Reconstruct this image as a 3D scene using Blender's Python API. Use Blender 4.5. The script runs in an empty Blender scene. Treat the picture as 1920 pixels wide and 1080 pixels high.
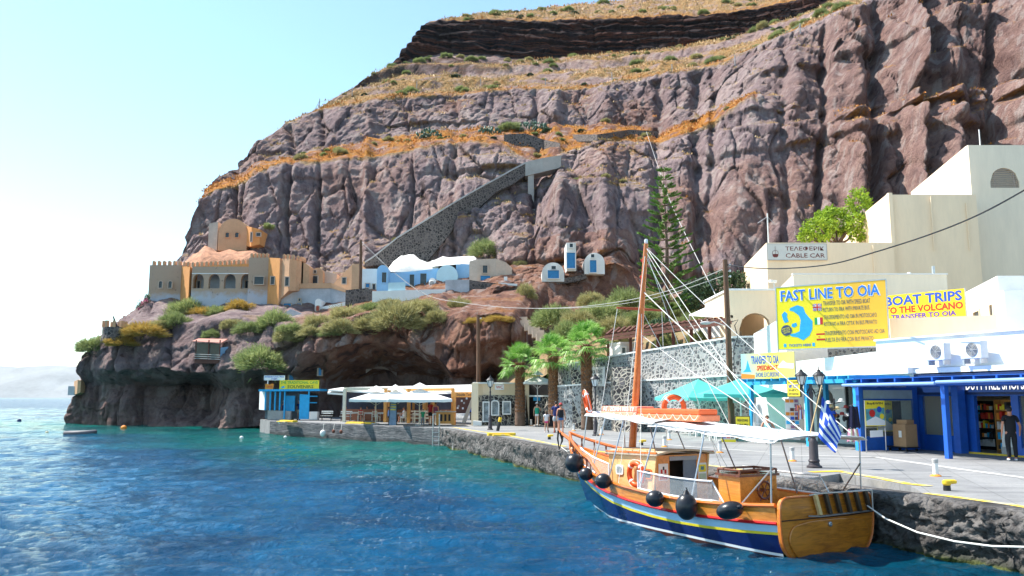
import bpy, bmesh, math, random
import numpy as np
from mathutils import Vector, Matrix
random.seed(7); RNG = np.random.default_rng(11)
sc = bpy.context.scene
COL = sc.collection
R = math.radians
# ---------------------------------------------------------------- camera geometry (survey of the photograph)
F = 1550.0; H = 3.25; T = math.atan(205/1550); cT, sT = math.cos(T), math.sin(T)
Q = 1.2                                   # height of the quay above the water
def P(px, py, d):
    cx = (px-960)/F; cy = (540-py)/F
    k = d/(cT-cy*sT)
    return Vector((cx*k, d, H+(sT+cy*cT)*k))
def G(px, py, z=Q):
    cx = (px-960)/F; cy = (540-py)/F
    k = (z-H)/(sT+cy*cT)
    return Vector((cx*k, (cT-cy*sT)*k, z))
def X(px, d, z=0):                        # world point at depth d, height z, in pixel column px (at that height)
    k = (d*cT+(z-H)*sT)
    return Vector(((px-960)/F*k, d, z))
def Zp(py, d): return P(960, py, d).z

# ---------------------------------------------------------------- mesh builder
class MB:
    def __init__(s): s.v=[]; s.f=[]; s.m=[]; s.mi=0; s.X=None
    def add(s, vs, fs):
        o=len(s.v)
        if s.X is not None: vs=[s.X@Vector(p) for p in vs]
        s.v.extend([tuple(p) for p in vs])
        for f in fs: s.f.append(tuple(i+o for i in f)); s.m.append(s.mi)
        return s
    def hexa(s, p):                       # 8 points: bottom 4 then top 4, counter-clockwise
        return s.add(p, [(3,2,1,0),(4,5,6,7),(0,1,5,4),(1,2,6,5),(2,3,7,6),(3,0,4,7)])
    def box(s, x0,x1,y0,y1,z0,z1):
        return s.hexa([(x0,y0,z0),(x1,y0,z0),(x1,y1,z0),(x0,y1,z0),(x0,y0,z1),(x1,y0,z1),(x1,y1,z1),(x0,y1,z1)])
    def cb(s, c, sz, rz=0):
        M=Matrix.Translation(c)@Matrix.Rotation(rz,4,'Z'); x,y,z=[a/2 for a in sz]
        return s.hexa([M@Vector(q) for q in ((-x,-y,-z),(x,-y,-z),(x,y,-z),(-x,y,-z),(-x,-y,z),(x,-y,z),(x,y,z),(-x,y,z))])
    def prism(s, pts, z0, z1):            # pts: 2D outline; z0, z1 numbers or lists
        n=len(pts)
        a=[(p[0],p[1], z0[i] if hasattr(z0,'__len__') else z0) for i,p in enumerate(pts)]
        b=[(p[0],p[1], z1[i] if hasattr(z1,'__len__') else z1) for i,p in enumerate(pts)]
        area=sum(pts[i][0]*pts[(i+1)%n][1]-pts[(i+1)%n][0]*pts[i][1] for i in range(n))
        fs=[tuple(reversed(range(n))), tuple(range(n,2*n))]+[(i,(i+1)%n,n+(i+1)%n,n+i) for i in range(n)]
        if area<0: fs=[tuple(reversed(f)) for f in fs]
        return s.add(a+b, fs)
    def slab(s, pts, off):                # a 3D polygon thickened by a vector
        n=len(pts); off=Vector(off); a=[Vector(p) for p in pts]; b=[p+off for p in a]
        fs=[tuple(reversed(range(n))), tuple(range(n,2*n))]+[(i,(i+1)%n,n+(i+1)%n,n+i) for i in range(n)]
        nrm=Vector((0,0,0))
        for i in range(n): nrm+=a[i].cross(a[(i+1)%n])
        if nrm.dot(off)<0: fs=[tuple(reversed(f)) for f in fs]
        return s.add(a+b, fs)
    def tube(s, pts, r, n=8, closed=False, sq=1.0):
        pts=[Vector(p) for p in pts]; m=len(pts); rs=r if hasattr(r,'__len__') else [r]*m
        ref=None; vs=[]
        for i,p in enumerate(pts):
            if closed: t=pts[(i+1)%m]-pts[i-1]
            else: t=pts[min(i+1,m-1)]-pts[max(i-1,0)]
            if t.length<1e-9: t=Vector((0,0,1))
            t.normalize()
            if ref is None: ref=Vector((0,0,1)) if abs(t.z)<.9 else Vector((1,0,0))
            u=(ref-t*ref.dot(t)); u.normalize(); w=t.cross(u); ref=u
            for k in range(n):
                a=2*math.pi*k/n; vs.append(p+u*math.cos(a)*rs[i]*sq+w*math.sin(a)*rs[i])
        fs=[]
        for i in range(m if closed else m-1):
            j=(i+1)%m
            for k in range(n): fs.append((i*n+k,i*n+(k+1)%n,j*n+(k+1)%n,j*n+k))
        if not closed: fs+= [tuple(reversed(range(n))), tuple((m-1)*n+k for k in range(n))]
        return s.add(vs,fs)
    def lathe(s, c, prof, n=16):
        c=Vector(c); vs=[]; m=len(prof)
        for r,z in prof:
            for k in range(n): a=2*math.pi*k/n; vs.append(c+Vector((r*math.cos(a),r*math.sin(a),z)))
        fs=[(i*n+k,i*n+(k+1)%n,(i+1)*n+(k+1)%n,(i+1)*n+k) for i in range(m-1) for k in range(n)]
        fs+= [tuple(reversed(range(n))), tuple((m-1)*n+k for k in range(n))]
        return s.add(vs,fs)
    def ell(s, c, r, n=12, m=7):
        r=(r,r,r) if not hasattr(r,'__len__') else r
        vs=[(c[0],c[1],c[2]-r[2])]
        for i in range(1,m):
            t=-math.pi/2+math.pi*i/m
            for k in range(n): a=2*math.pi*k/n; vs.append((c[0]+r[0]*math.cos(t)*math.cos(a),c[1]+r[1]*math.cos(t)*math.sin(a),c[2]+r[2]*math.sin(t)))
        vs.append((c[0],c[1],c[2]+r[2])); L=len(vs)-1
        fs=[(0,1+(k+1)%n,1+k) for k in range(n)]
        for i in range(m-2):
            for k in range(n): fs.append((1+i*n+k,1+i*n+(k+1)%n,1+(i+1)*n+(k+1)%n,1+(i+1)*n+k))
        fs+=[(L,1+(m-2)*n+k,1+(m-2)*n+(k+1)%n) for k in range(n)]
        return s.add(vs,fs)
    def build(s, name, mat, parent=None, smooth=False, bev=0, loc=None):
        me=bpy.data.meshes.new(name); me.from_pydata(s.v,[],s.f); me.update()
        for m_ in (mat if isinstance(mat,(list,tuple)) else [mat]): me.materials.append(m_)
        if isinstance(mat,(list,tuple)): me.polygons.foreach_set('material_index', s.m)
        return link(name, me, parent, smooth, bev, loc)
def link(name, me, parent=None, smooth=False, bev=0, loc=None):
    o=bpy.data.objects.new(name,me); COL.objects.link(o)
    if loc is not None: o.location=loc
    if parent is not None: o.parent=parent
    if smooth:
        me.polygons.foreach_set('use_smooth',[True]*len(me.polygons))
        if smooth!=2:
            try: me.set_sharp_from_angle(angle=R(38))
            except Exception: pass
    if bev:
        b=o.modifiers.new('bevel','BEVEL'); b.width=bev; b.segments=2; b.limit_method='ANGLE'; b.angle_limit=R(40)
    return o
def npmesh(name, verts, faces, mat, parent=None, smooth=False):
    """faces: (n,k) int array, all of the same size"""
    me=bpy.data.meshes.new(name); verts=np.asarray(verts,dtype=np.float32); faces=np.asarray(faces,dtype=np.int32)
    k=faces.shape[1]
    me.vertices.add(len(verts)); me.vertices.foreach_set('co',verts.ravel())
    me.loops.add(faces.size); me.loops.foreach_set('vertex_index',faces.ravel())
    me.polygons.add(len(faces)); me.polygons.foreach_set('loop_start',np.arange(0,faces.size,k,dtype=np.int32))
    if smooth: me.polygons.foreach_set('use_smooth',np.ones(len(faces),dtype=bool))
    me.update(calc_edges=True); me.validate()
    for m_ in (mat if isinstance(mat,(list,tuple)) else [mat]): me.materials.append(m_)
    o=bpy.data.objects.new(name,me); COL.objects.link(o)
    if parent is not None: o.parent=parent
    return o
# ---------------------------------------------------------------- things, parts, copies
def tag(o, label, cat, group=None):
    o['label']=label; o['category']=cat
    if group: o['group']=group
    return o
def thing(name, label, cat, loc=(0,0,0), rz=0, group=None):
    o=bpy.data.objects.new(name,None); COL.objects.link(o); o.empty_display_size=.2
    o.location=loc; o.rotation_euler=(0,0,rz); return tag(o,label,cat,group)
def dup(root, loc, rz=None, label=None, scale=None, group=None):
    r=root.copy(); COL.objects.link(r); r.location=loc
    if rz is not None: r.rotation_euler=(0,0,rz)
    if label: r['label']=label
    if group: r['group']=group
    if scale is not None: r.scale=scale if hasattr(scale,'__len__') else (scale,)*3
    for ch in list(root.children):
        c=ch.copy(); COL.objects.link(c); c.parent=r
        for g in list(ch.children):
            d=g.copy(); COL.objects.link(d); d.parent=c
    return r
def struct(o): o['kind']='structure'; return o
def stuff(o): o['kind']='stuff'; return o

# ---------------------------------------------------------------- materials
class NT:
    def __init__(s,name):
        s.mat=bpy.data.materials.new(name); s.mat.use_nodes=True; s.t=s.mat.node_tree; s.t.nodes.clear()
        s.out=s.t.nodes.new('ShaderNodeOutputMaterial'); s.b=s.n('ShaderNodeBsdfPrincipled'); s.l(s.b.outputs[0],s.out.inputs[0])
    def n(s,ty,ins=None,**kw):
        nd=s.t.nodes.new(ty)
        for k,v in kw.items(): setattr(nd,k,v)
        for k,v in (ins or {}).items(): s.set(nd.inputs[k],v)
        return nd
    def set(s,sock,v):
        if isinstance(v,bpy.types.NodeSocket): s.l(v,sock)
        elif hasattr(v,'__len__') and len(v)==3 and sock.type=='RGBA': sock.default_value=(*v,1)
        else: sock.default_value=v
    def l(s,a,b): s.t.links.new(a,b)
    def pos(s,scale=(1,1,1),world=True):
        if world: o=s.n('ShaderNodeNewGeometry').outputs['Position']
        else: o=s.n('ShaderNodeTexCoord').outputs['Object']
        if tuple(scale)==(1,1,1): return o
        return s.n('ShaderNodeMapping',{'Vector':o,'Scale':scale}).outputs[0]
    def noise(s,vec,scale,detail=5,rough=.55,dist=0):
        return s.n('ShaderNodeTexNoise',{'Vector':vec,'Scale':scale,'Detail':detail,'Roughness':rough,'Distortion':dist}).outputs['Fac']
    def ramp(s,fac,stops,interp='LINEAR'):
        r=s.n('ShaderNodeValToRGB',{'Fac':fac}); e=r.color_ramp; e.interpolation=interp
        while len(e.elements)<len(stops): e.elements.new(.5)
        for i,(p,c) in enumerate(stops):
            e.elements[i].position=p; c=(c,c,c) if not hasattr(c,'__len__') else c; e.elements[i].color=(*c,1)
        return r.outputs[0]
    def mix(s,fac,a,b,mode='MIX'):
        m=s.n('ShaderNodeMix',data_type='RGBA',blend_type=mode); s.set(m.inputs[0],fac); s.set(m.inputs[6],a); s.set(m.inputs[7],b)
        return m.outputs[2]
    def math(s,op,a,b=0,clamp=False):
        m=s.n('ShaderNodeMath',operation=op,use_clamp=clamp); s.set(m.inputs[0],a); s.set(m.inputs[1],b); return m.outputs[0]
    def bump(s,h,strength=.3,dist=.05,nrm=None):
        b=s.n('ShaderNodeBump',{'Height':h,'Strength':strength,'Distance':dist})
        if nrm is not None: s.l(nrm,b.inputs['Normal'])
        return b.outputs[0]
    def fin(s,col,rough=.7,nrm=None,spec=None,metal=0):
        s.set(s.b.inputs['Base Color'],col); s.set(s.b.inputs['Roughness'],rough)
        if nrm is not None: s.l(nrm,s.b.inputs['Normal'])
        if spec is not None: s.b.inputs['Specular IOR Level'].default_value=spec
        s.b.inputs['Metallic'].default_value=metal
        return s.mat
MATS={}
def M(name,col=None,rough=.6,var=.12,scale=3,bump=.15,bd=.01,metal=0,spec=.4,world=False,stretch=(1,1,1)):
    """plain painted / plastered material with procedural mottling"""
    if name in MATS: return MATS[name]
    t=NT(name); v=t.pos(stretch,world)
    a=t.noise(v,scale,6,.6); b=t.noise(v,scale*7,4,.6)
    f=t.math('ADD',t.math('MULTIPLY',a,.7),t.math('MULTIPLY',b,.3))
    lo=tuple(c*(1-var*1.6) for c in col); hi=tuple(min(1,c*(1+var)) for c in col)
    c=t.ramp(f,[(.32,lo),(.68,hi)])
    MATS[name]=t.fin(c,rough,t.bump(f,bump,bd) if bump else None,spec,metal); return MATS[name]
def leafmat(name,c1,c2,c3=None,rough=.6,trans=.0):
    t=NT(name); g=t.n('ShaderNodeNewGeometry'); oi=t.n('ShaderNodeObjectInfo').outputs['Random']
    f=g.outputs['Random Per Island']
    col=t.ramp(f,[(0,c1),(.55,c2),(1,c3 or c2)])
    big=t.noise(t.pos((1,1,1)),.9,3)
    col=t.mix(t.ramp(big,[(.35,0),(.65,1)]),col,t.mix(.5,col,c2))
    col=t.mix(t.math('MULTIPLY',oi,.35),col,c1)
    t.fin(col,rough,None,.25)
    if trans:
        tr=t.n('ShaderNodeBsdfTranslucent',{'Color':col}); mx=t.n('ShaderNodeMixShader',{0:trans})
        t.l(t.b.outputs[0],mx.inputs[1]); t.l(tr.outputs[0],mx.inputs[2]); t.l(mx.outputs[0],t.out.inputs[0])
    MATS[name]=t.mat; return t.mat
# ---------------------------------------------------------------- numpy noise
def _h(i,j,k,s):
    n=(i*374761393+j*668265263+k*2147483647+s*1274126177)&0xFFFFFFFF
    n=((n^(n>>13))*1274126177)&0xFFFFFFFF; n=((n^(n>>16))*2246822519)&0xFFFFFFFF; n=n^(n>>15)
    return (n&0xFFFFFF)/float(0xFFFFFF)
def vn(x,y,z,s=0):
    xi,yi,zi=np.floor(x).astype(np.int64),np.floor(y).astype(np.int64),np.floor(z).astype(np.int64)
    a,b,c=x-xi,y-yi,z-zi; a=a*a*a*(a*(a*6-15)+10); b=b*b*b*(b*(b*6-15)+10); c=c*c*c*(c*(c*6-15)+10)
    def L(p,q,t): return p+(q-p)*t
    return L(L(L(_h(xi,yi,zi,s),_h(xi+1,yi,zi,s),a),L(_h(xi,yi+1,zi,s),_h(xi+1,yi+1,zi,s),a),b),
             L(L(_h(xi,yi,zi+1,s),_h(xi+1,yi,zi+1,s),a),L(_h(xi,yi+1,zi+1,s),_h(xi+1,yi+1,zi+1,s),a),b),c)*2-1
def fbm(x,y,z,oct=4,s=0,g=.5):
    r=0;a=1;t=0
    for o in range(oct): r=r+a*vn(x,y,z,s+o*17); t+=a; a*=g; x=x*2.03;y=y*2.03;z=z*2.03
    return r/t
def ridge(x,y,z,oct=3,s=0):
    r=0;a=1;t=0
    for o in range(oct): r=r+a*(1-np.abs(vn(x,y,z,s+o*31))*2); t+=a; a*=.5; x=x*2.1;y=y*2.1;z=z*2.1
    return r/t
def ss(a,b,x): t=np.clip((x-a)/(b-a),0,1); return t*t*(3-2*t)
# ---------------------------------------------------------------- camera, world, sun
cam=bpy.data.cameras.new('camera'); cam.sensor_width=36; cam.lens=F/1920*36; cam.clip_start=.1; cam.clip_end=40000
co=bpy.data.objects.new('camera',cam); COL.objects.link(co); co.location=(0,0,H); co.rotation_euler=(math.pi/2+T,0,0); sc.camera=co
sunv=Vector((-1.80,.70,2.65)).normalized()
EL=math.asin(sunv.z); AZ=math.atan2(sunv.x,sunv.y)
w=bpy.data.worlds.new('World'); sc.world=w; w.use_nodes=True; nt=w.node_tree
bg=nt.nodes['Background']; sky=nt.nodes.new('ShaderNodeTexSky'); sky.sky_type='NISHITA'; sky.sun_disc=False
sky.sun_elevation=EL; sky.sun_rotation=AZ; sky.air_density=1.0; sky.dust_density=.3; sky.ozone_density=.6; sky.altitude=0
_t=nt.nodes.new('ShaderNodeMix'); _t.data_type='RGBA'; _t.blend_type='MULTIPLY'; _t.inputs[0].default_value=1; _t.inputs[7].default_value=(.86,.97,.91,1)
nt.links.new(sky.outputs[0],_t.inputs[6]); nt.links.new(_t.outputs[2],bg.inputs[0]); bg.inputs[1].default_value=.14
sd=bpy.data.lights.new('sun','SUN'); sd.energy=4.6; sd.angle=R(.55); sd.color=(1,.95,.87)
so=bpy.data.objects.new('sun',sd); COL.objects.link(so); so.rotation_euler=sunv.to_track_quat('Z','Y').to_euler()
sc.view_settings.view_transform='Standard'; sc.view_settings.look='None'; sc.view_settings.exposure=1.13; sc.view_settings.gamma=1
# ================================================================ CLIFF
LN=[ # bottom to top: (px,py,depth) knots surveyed along ledges, lips and feet
 [(118,800,101),(200,801,97),(300,801,93.5),(400,803,90),(450,801,88),(500,797,88),(545,795,90),(600,790,91),(700,790,92.5),(800,790,92),(835,790,91),(852,790,83),(900,790,82),(918,790,86),(940,790,83),(985,790,83),(1015,790,92),(1100,785,92),(1500,780,88),(1950,780,85),(2300,780,80)],
 [(119,766,101.5),(200,762,97.5),(300,764,95.5),(370,764,97),(400,766,96),(425,768,91),(470,765,88),(500,760,90),(545,755,92),(600,752,92),(700,748,94),(800,748,93),(832,748,93),(852,748,82),(900,748,81),(918,748,87),(940,748,82),(985,748,82.5),(1015,745,92),(1100,745,92),(1500,745,88),(1950,745,85),(2300,745,80)],
 [(146,722,101),(200,722,98.5),(300,722,97.5),(370,722,99),(400,722,99),(425,728,92),(470,728,91),(500,720,92),(545,712,92),(600,712,91),(700,705,92.5),(800,702,92),(832,708,92),(852,708,82.5),(900,705,82),(918,705,88),(938,700,83),(985,708,83),(1015,710,92),(1100,710,92),(1500,710,88),(1950,710,85),(2300,710,80)],
 [(141,697,99.5),(200,690,95),(300,693,91.5),(400,698,90),(425,700,88),(470,698,87),(500,692,87),(545,690,86),(575,668,84),(640,648,83),(700,640,83),(780,645,83),(825,668,82),(845,690,80),(900,684,79),(918,675,79.5),(940,682,79),(985,680,81),(1015,680,91),(1100,680,92),(1500,680,88),(1950,680,85),(2300,680,80)],
 [(158,652,100),(205,628,98.5),(250,606,98),(300,598,97),(345,606,96),(380,606,95),(450,598,94.5),(500,606,92),(560,614,88),(620,602,86),(680,588,86),(740,578,86.5),(800,566,86.5),(835,588,84),(870,586,82),(920,582,81),(960,592,80),(982,616,81),(1005,640,90),(1060,650,92),(1200,650,92),(1500,650,92),(2300,640,85)],
 [(200,622,101),(260,588,103),(300,586,103),(345,588,104),(450,580,102),(500,585,101),(560,592,99),(640,586,97),(720,574,96),(800,560,95),(860,556,95),(920,550,95),(975,540,96),(1010,528,98),(1060,524,99),(1110,516,100),(1150,500,101),(1180,515,101),(1235,572,97),(1400,600,95),(2300,600,88)],
 [(283,560,120),(330,500,124),(348,480,124),(400,500,122),(480,505,120),(560,515,118),(640,512,117),(700,505,117),(780,500,115),(860,492,113),(960,498,110),(1030,492,108),(1120,484,106),(1165,470,105),(1190,500,105),(1240,548,101),(1400,560,98),(1700,520,95),(1950,520,92),(2300,520,88)],
 [(340,478,127),(366,440,128),(400,425,128),(440,420,127),(500,430,125),(600,440,125),(700,440,124),(830,428,120),(860,405,117),(960,402,116),(1020,392,115),(1040,352,115),(1090,345,114),(1160,342,114),(1215,350,113),(1240,380,110),(1400,400,106),(1700,400,102),(1950,400,98),(2300,400,92)],
 [(372,376,130),(400,356,131),(440,346,131),(480,330,132),(500,318,133),(560,303,133),(620,298,134),(700,293,134),(760,282,134),(830,270,134),(900,266,134),(950,272,132),(985,296,129),(1010,304,128),(1050,292,128),(1100,272,129),(1180,265,129),(1240,268,127),(1300,244,124),(1345,220,123),(1410,180,120),(1435,200,119),(1520,240,114),(1700,210,110),(1920,190,105),(2300,160,100)],
 [(388,358,138),(440,334,143),(490,304,148),(560,288,149),(640,270,151),(700,262,151),(780,250,152),(830,244,151),(950,240,149),(1040,234,149),(1200,236,145),(1245,244,141),(1310,218,134),(1355,196,130),(1415,170,125),(1440,180,122),(1520,215,116),(1700,190,112),(1920,170,107),(2300,140,102)],
 [(498,258,160),(540,228,162),(600,206,163),(660,192,163),(740,180,164),(850,180,164),(900,172,163),(1000,167,162),(1100,165,160),(1170,150,158),(1240,140,154),(1330,125,149),(1400,96,144),(1480,60,140),(1560,28,137),(1625,0,135),(1700,-30,132),(1800,-70,130),(1920,-110,128),(2300,-230,120)],
 [(715,150,186),(745,122,190),(770,110,196),(830,100,200),(900,104,202),(1000,109,204),(1100,103,206),(1200,98,206),(1300,86,206),(1400,63,206),(1480,38,206),(1560,8,206),(1640,-25,206),(1920,-150,206),(2300,-310,190)],
 [(792,56,206),(800,46,207),(830,40,209),(900,37,211),(1000,38,212),(1200,31,214),(1300,31,214),(1400,20,214),(1480,4,214),(1560,-20,214),(1920,-190,214),(2300,-360,200)],
 [(822,37,216),(900,28,230),(1000,18,248),(1100,8,262),(1180,-2,270),(1300,-14,280),(1600,-55,290),(1920,-210,290),(2300,-400,290)],
]
ROWS=[16,26,18,40,24,40,44,64,20,60,40,44,20]
NU=1040
def line(k,u):
    a=np.array(LN[k],float); l=a[0,0]; px=l+(2300-l)*u
    py=np.interp(px,a[:,0],a[:,1]); d=np.interp(px,a[:,0],a[:,2])
    if k in (1,2): py=py+4*vn(px/30,px*0+k,px*0,5)
    if k not in (0,): 
        py=py+np.where(px>0,1,0)*(3.2*fbm(px/55,px*0+k*3.1,px*0,4,9)+1.4*vn(px/7,px*0+k,px*0,3))*(1 if k<13 else .6)
        d=d+1.6*fbm(px/70,px*0+k*5.7,px*0,3,21)*(1 if k>4 else .5)
    return px,py,d
def PV(px,py,d):
    cx=(px-F*0-960)/F; cy=(540-py)/F; k=d/(cT-cy*sT)
    return np.stack([cx*k,d+0*k,H+(sT+cy*cT)*k],-1)
u=np.linspace(0,1,NU)**1.0
# denser columns inside the frame
u=np.concatenate([np.linspace(0,.84,920,endpoint=False),np.linspace(.84,1,90)]); NU=len(u)
W3=[PV(*line(k,u)) for k in range(len(LN))]; PX=[line(k,u)[0] for k in range(len(LN))]
rows=[];seg=[];tt=[];pxr=[]
for k in range(len(LN)-1):
    n=ROWS[k]
    for i in range(n+(1 if k==len(LN)-2 else 0)):
        t=i/n
        # lips stay crisp, faces bow slightly
        rows.append(W3[k]*(1-t)+W3[k+1]*t); seg.append(k); tt.append(t); pxr.append(PX[k]*(1-t)+PX[k+1]*t)
C=np.array(rows); SEG=np.array(seg)[:,None]*np.ones((1,NU)); TT=np.array(tt)[:,None]*np.ones((1,NU)); PXA=np.array(pxr)
NR=C.shape[0]
cliffness=np.zeros((NR,NU))
def segmask(ks):
    m=np.zeros((NR,NU))
    for k in ks: m=np.maximum(m,(SEG==k)*1.0)
    return m
def worley(x,y,z,s):
    xi,yi,zi=np.floor(x).astype(np.int64),np.floor(y).astype(np.int64),np.floor(z).astype(np.int64)
    d1=np.full(x.shape,9.);d2=np.full(x.shape,9.);c=np.zeros(x.shape)
    for i in (-1,0,1):
        for j in (-1,0,1):
            for k in (-1,0,1):
                a,b,e=xi+i,yi+j,zi+k; d=np.sqrt((a+_h(a,b,e,s)-x)**2+(b+_h(a,b,e,s+7)-y)**2+(e+_h(a,b,e,s+13)-z)**2)
                n=d<d1; d2=np.where(n,d1,np.minimum(d2,d)); c=np.where(n,_h(a,b,e,s+29),c); d1=np.where(n,d,d1)
    return d2-d1,c
x,y,z=C[...,0],C[...,1],C[...,2]
terr=segmask([8,10,12]); terr[(SEG==8)&(PXA>1418)]=0
face=1-terr
# how much a face may move: zero at lips where it meets a terrace
edge=np.ones((NR,NU))
big=segmask([6,7])
lo=segmask([0,1,2,3])
A=np.where(big>0,2.1,0)+np.where(SEG==9,2.0,0)+np.where(SEG==11,1.4,0)+np.where(lo>0,2.0,0)+np.where(SEG==5,1.2,0)+np.where(SEG==4,.5,0)+np.where(terr>0,.5,0)
A=np.where((SEG==8)&(PXA>1418),2.1,A)
rt=ss(1380,1560,PXA)*((SEG>=6)&(SEG<=9)); A=A*(1+.22*rt)
tape=np.ones((NR,NU))
for k in (5,7,9,11): tape=np.where(SEG==k,1-.65*ss(.86,1,TT),tape)
for k in (8,9,10,11): tape=np.where(SEG==k,np.minimum(tape,.35+.65*ss(0,.14,TT)),tape)
Asm=A*tape
for _ in range(6):  # soften amplitude changes between rows
    Asm[1:-1]=(Asm[:-2]+Asm[1:-1]*2+Asm[2:])/4
xs=x*1.0+2.5*fbm(x/14,y/14,z/30,3,40)
fl=ridge(xs/13,y/40,z/60,2,1)*.42+ridge(xs/5.2,y/22,z/24,3,2)*.28
knob=fbm(x/7,y/7,z/14,4,3)*.36
w1,c1=worley(xs/5.5,y/9,z/15+.12*x,101); w2,c2=worley(x/1.9,y/3,z/2.3,102)
brk=ss(-.35,.35,fbm(x/16,y/16,z/16,2,120)); blk=((c1-.5)*.62-.28*np.exp(-(w1/.07)**2))+brk*((c2-.5)*.20-.10*np.exp(-(w2/.09)**2))
strat=.45*np.tanh(6*np.sin(z/1.5+2.5*fbm(x/22,y/22,z/12,3,88)))*np.clip(fbm(x/18,y/18,z/14,2,89)*2+.2,0,1)
D=(fl+knob+blk+strat)*Asm
fine=fbm(x/1.7,y/1.7,z/2.1,4,4)*.30+ridge(x/3.1,y/3,z/3.6,3,6)*.16
micro=fbm(x/.62,y/.62,z/.7,3,140)*.16+(-.30*np.exp(-(worley(xs/2.6,y/3.4,z/9,141)[0]/.05)**2))*ss(-.2,.3,fbm(x/20,y/20,z/20,2,142))
D=D+fine*np.clip(Asm,0.25,1.6)+micro*np.clip(Asm,.2,1.2)
# horizontal beds of the dark band and stepped ledges
bed=(SEG==11)*np.abs(np.mod(z/3.3+1.3*fbm(x/25,y/25,z/9,3,8),1)-.5)*3.2
D=D+bed*tape
# deep vertical clefts and great buttresses on the right hand face
def cleft(px0,w,dep,m,lean=0): return -dep*np.exp(-((PXA+lean*(z-30)-px0)/w)**2)*m
mainm=((SEG>=6)&(SEG<=9))*np.where(SEG==9,1-ss(.8,1,TT),1)
for px0,w_,dep in ((1310,14,3.2),(1335,9,2),(1470,10,1.3),(1640,12,3.2),(1700,-0.0+11,-4.5),(1760,22,-4),(1545,8,2.5),(1600,20,-2.6),(1850,8,2.2),(1900,26,-4.5),(600,5,1.8),(690,9,-2),(770,3,1.2),(852,5,1.3),(1005,6,1.5),(1045,14,-2.2),(1130,22,-2.4),(440,4,2),(540,6,2),(480,16,-1.5),(1235,10,2)):
    D=D+cleft(px0+5*fbm(z/14,z*0+px0,z*0,3,77)*2,w_,dep,mainm*tape)
# the sun-catching outcrops (left-leaning prows)
def bulge(px0,z0,wx,wz,dep): 
    q=(PXA-px0)/wx; s_=np.where(q<0,np.exp(-(q*2.6)**2),np.exp(-q**2)); return dep*s_*np.exp(-((z-z0)/wz)**4)
for a in ((1715,22,55,22,5),(1590,28,26,9,4),(1600,16,22,8,3.5),(1690,50,40,12,4),(1800,62,60,16,5),(1560,62,36,12,3.5),(1480,52,26,12,3),(1070,22,26,9,3),(940,22,50,9,2.5),(1880,40,60,18,5),(1140,22,40,10,2.0)):
    D=D+.62*bulge(*a)*((SEG>=5)&(SEG<=9))*tape
nx=-.25*np.ones_like(D); 
x0_=x.copy(); C[...,1]=y-D; C[...,0]=x+nx*D*.4
terrz=fbm(x/5,y/5,z/5,4,12)*.9*terr*np.where(TT>.05,1,0)*np.where(TT<.95,1,.3)
C[...,2]=z+terrz+ (SEG==10)*1.9*(ss(-.035,.035,TT-.60-.07*fbm(x/16,x*0,x*0,3,150))-TT)*ss(0,.1,TT)*(1-ss(.9,1,TT)) + (SEG==10)*1.1*(ss(-.03,.03,TT-.30-.09*fbm(x/13,x*0,x*0,3,151))-TT)*ss(0,.1,TT)*(1-ss(.9,1,TT)) + (1-terr)*.5*fbm(x/3,y/3,z/3,3,14)*(SEG>0)
C[...,1]-=(SEG<=2.5)*(3.5*np.exp(-((PXA-(575+.12*(C[...,2]-5)*8))/17)**2)+4*np.exp(-((PXA-(622+(C[...,2]-5)*3))/20)**2)*ss(3.2,2.0,SEG+TT)+3*np.exp(-((PXA-520)/12)**2))
# colours: R grass / dry herbs, G dark band, B red tuff
x,y,z=C[...,0],C[...,1],C[...,2]
nz=fbm(x/2.4,y/2.4,z/2.4,4,50)
gu=np.gradient(C,axis=1); gv=np.gradient(C,axis=0); nn=np.cross(gu,gv); nn/=np.linalg.norm(nn,axis=-1,keepdims=True)+1e-9
upz=np.abs(nn[...,2])
GR=np.clip(terr*np.where(SEG==8,ss(-.22,.22,nz+.05),ss(-.5,.15,nz+.15))+ss(.80,.95,upz+nz*.15)*(SEG>=4)*.9,0,1)
for k in (7,9): GR=np.maximum(GR,(SEG==k)*ss(.93,1,TT+.05*nz)*.8*(PXA<1420))
GR=np.maximum(GR,(SEG==6)*ss(.95,1,TT+.06*nz)*((PXA>860)&(PXA<1000)|(PXA>1085)&(PXA<1215)))
GR=np.where((SEG==4)|(SEG==5),GR*.45*ss(0,.4,nz),GR)
GR=GR*(1-((SEG==10)&(TT>.72)&(PXA<960))*.9)
rk=fbm(x/10,y/6,z/2.2,4,155); GR=np.where(SEG==10,GR*(1-.9*ss(.12,.38,rk)),GR); GR=np.where((SEG==10),GR*(1-.95*np.exp(-((TT-.60-.07*fbm(x0_/16,x0_*0,x0_*0,3,150))/.05)**2)*ss(-.3,.1,rk+.2)),GR); GR=np.where(SEG==12,GR*(1-.8*ss(.1,.4,rk)),GR)
GR=GR*(SEG!=11)
BD=((SEG==11)*1.0)+((SEG==10)&(TT>.55)&(TT<.85)&(PXA<930))*.8*ss(-.3,.2,nz+.2)+((SEG==12)&(TT<.08))*.6
BD=np.clip(BD+((SEG==9)&(TT<.9))*.12,0,1)
BD=np.clip(BD+.3*((SEG<=3))*(1-ss(500,560,PXA)),0,1)
RD=np.clip(((SEG>=2)&(SEG<=5))*ss(520,640,PXA)*(1-ss(1230,1300,PXA)*.2)+(SEG<2)*.35+((SEG==5)|(SEG==6)&(TT<.3))*ss(900,1000,PXA)*.6,0,1)
RD=np.maximum(RD,.55*ss(.0,.5,fbm(x/12,y/12,z/16,3,61))*mainm)
RD=np.maximum(RD,.55*ss(1380,1600,PXA)*mainm)
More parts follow.
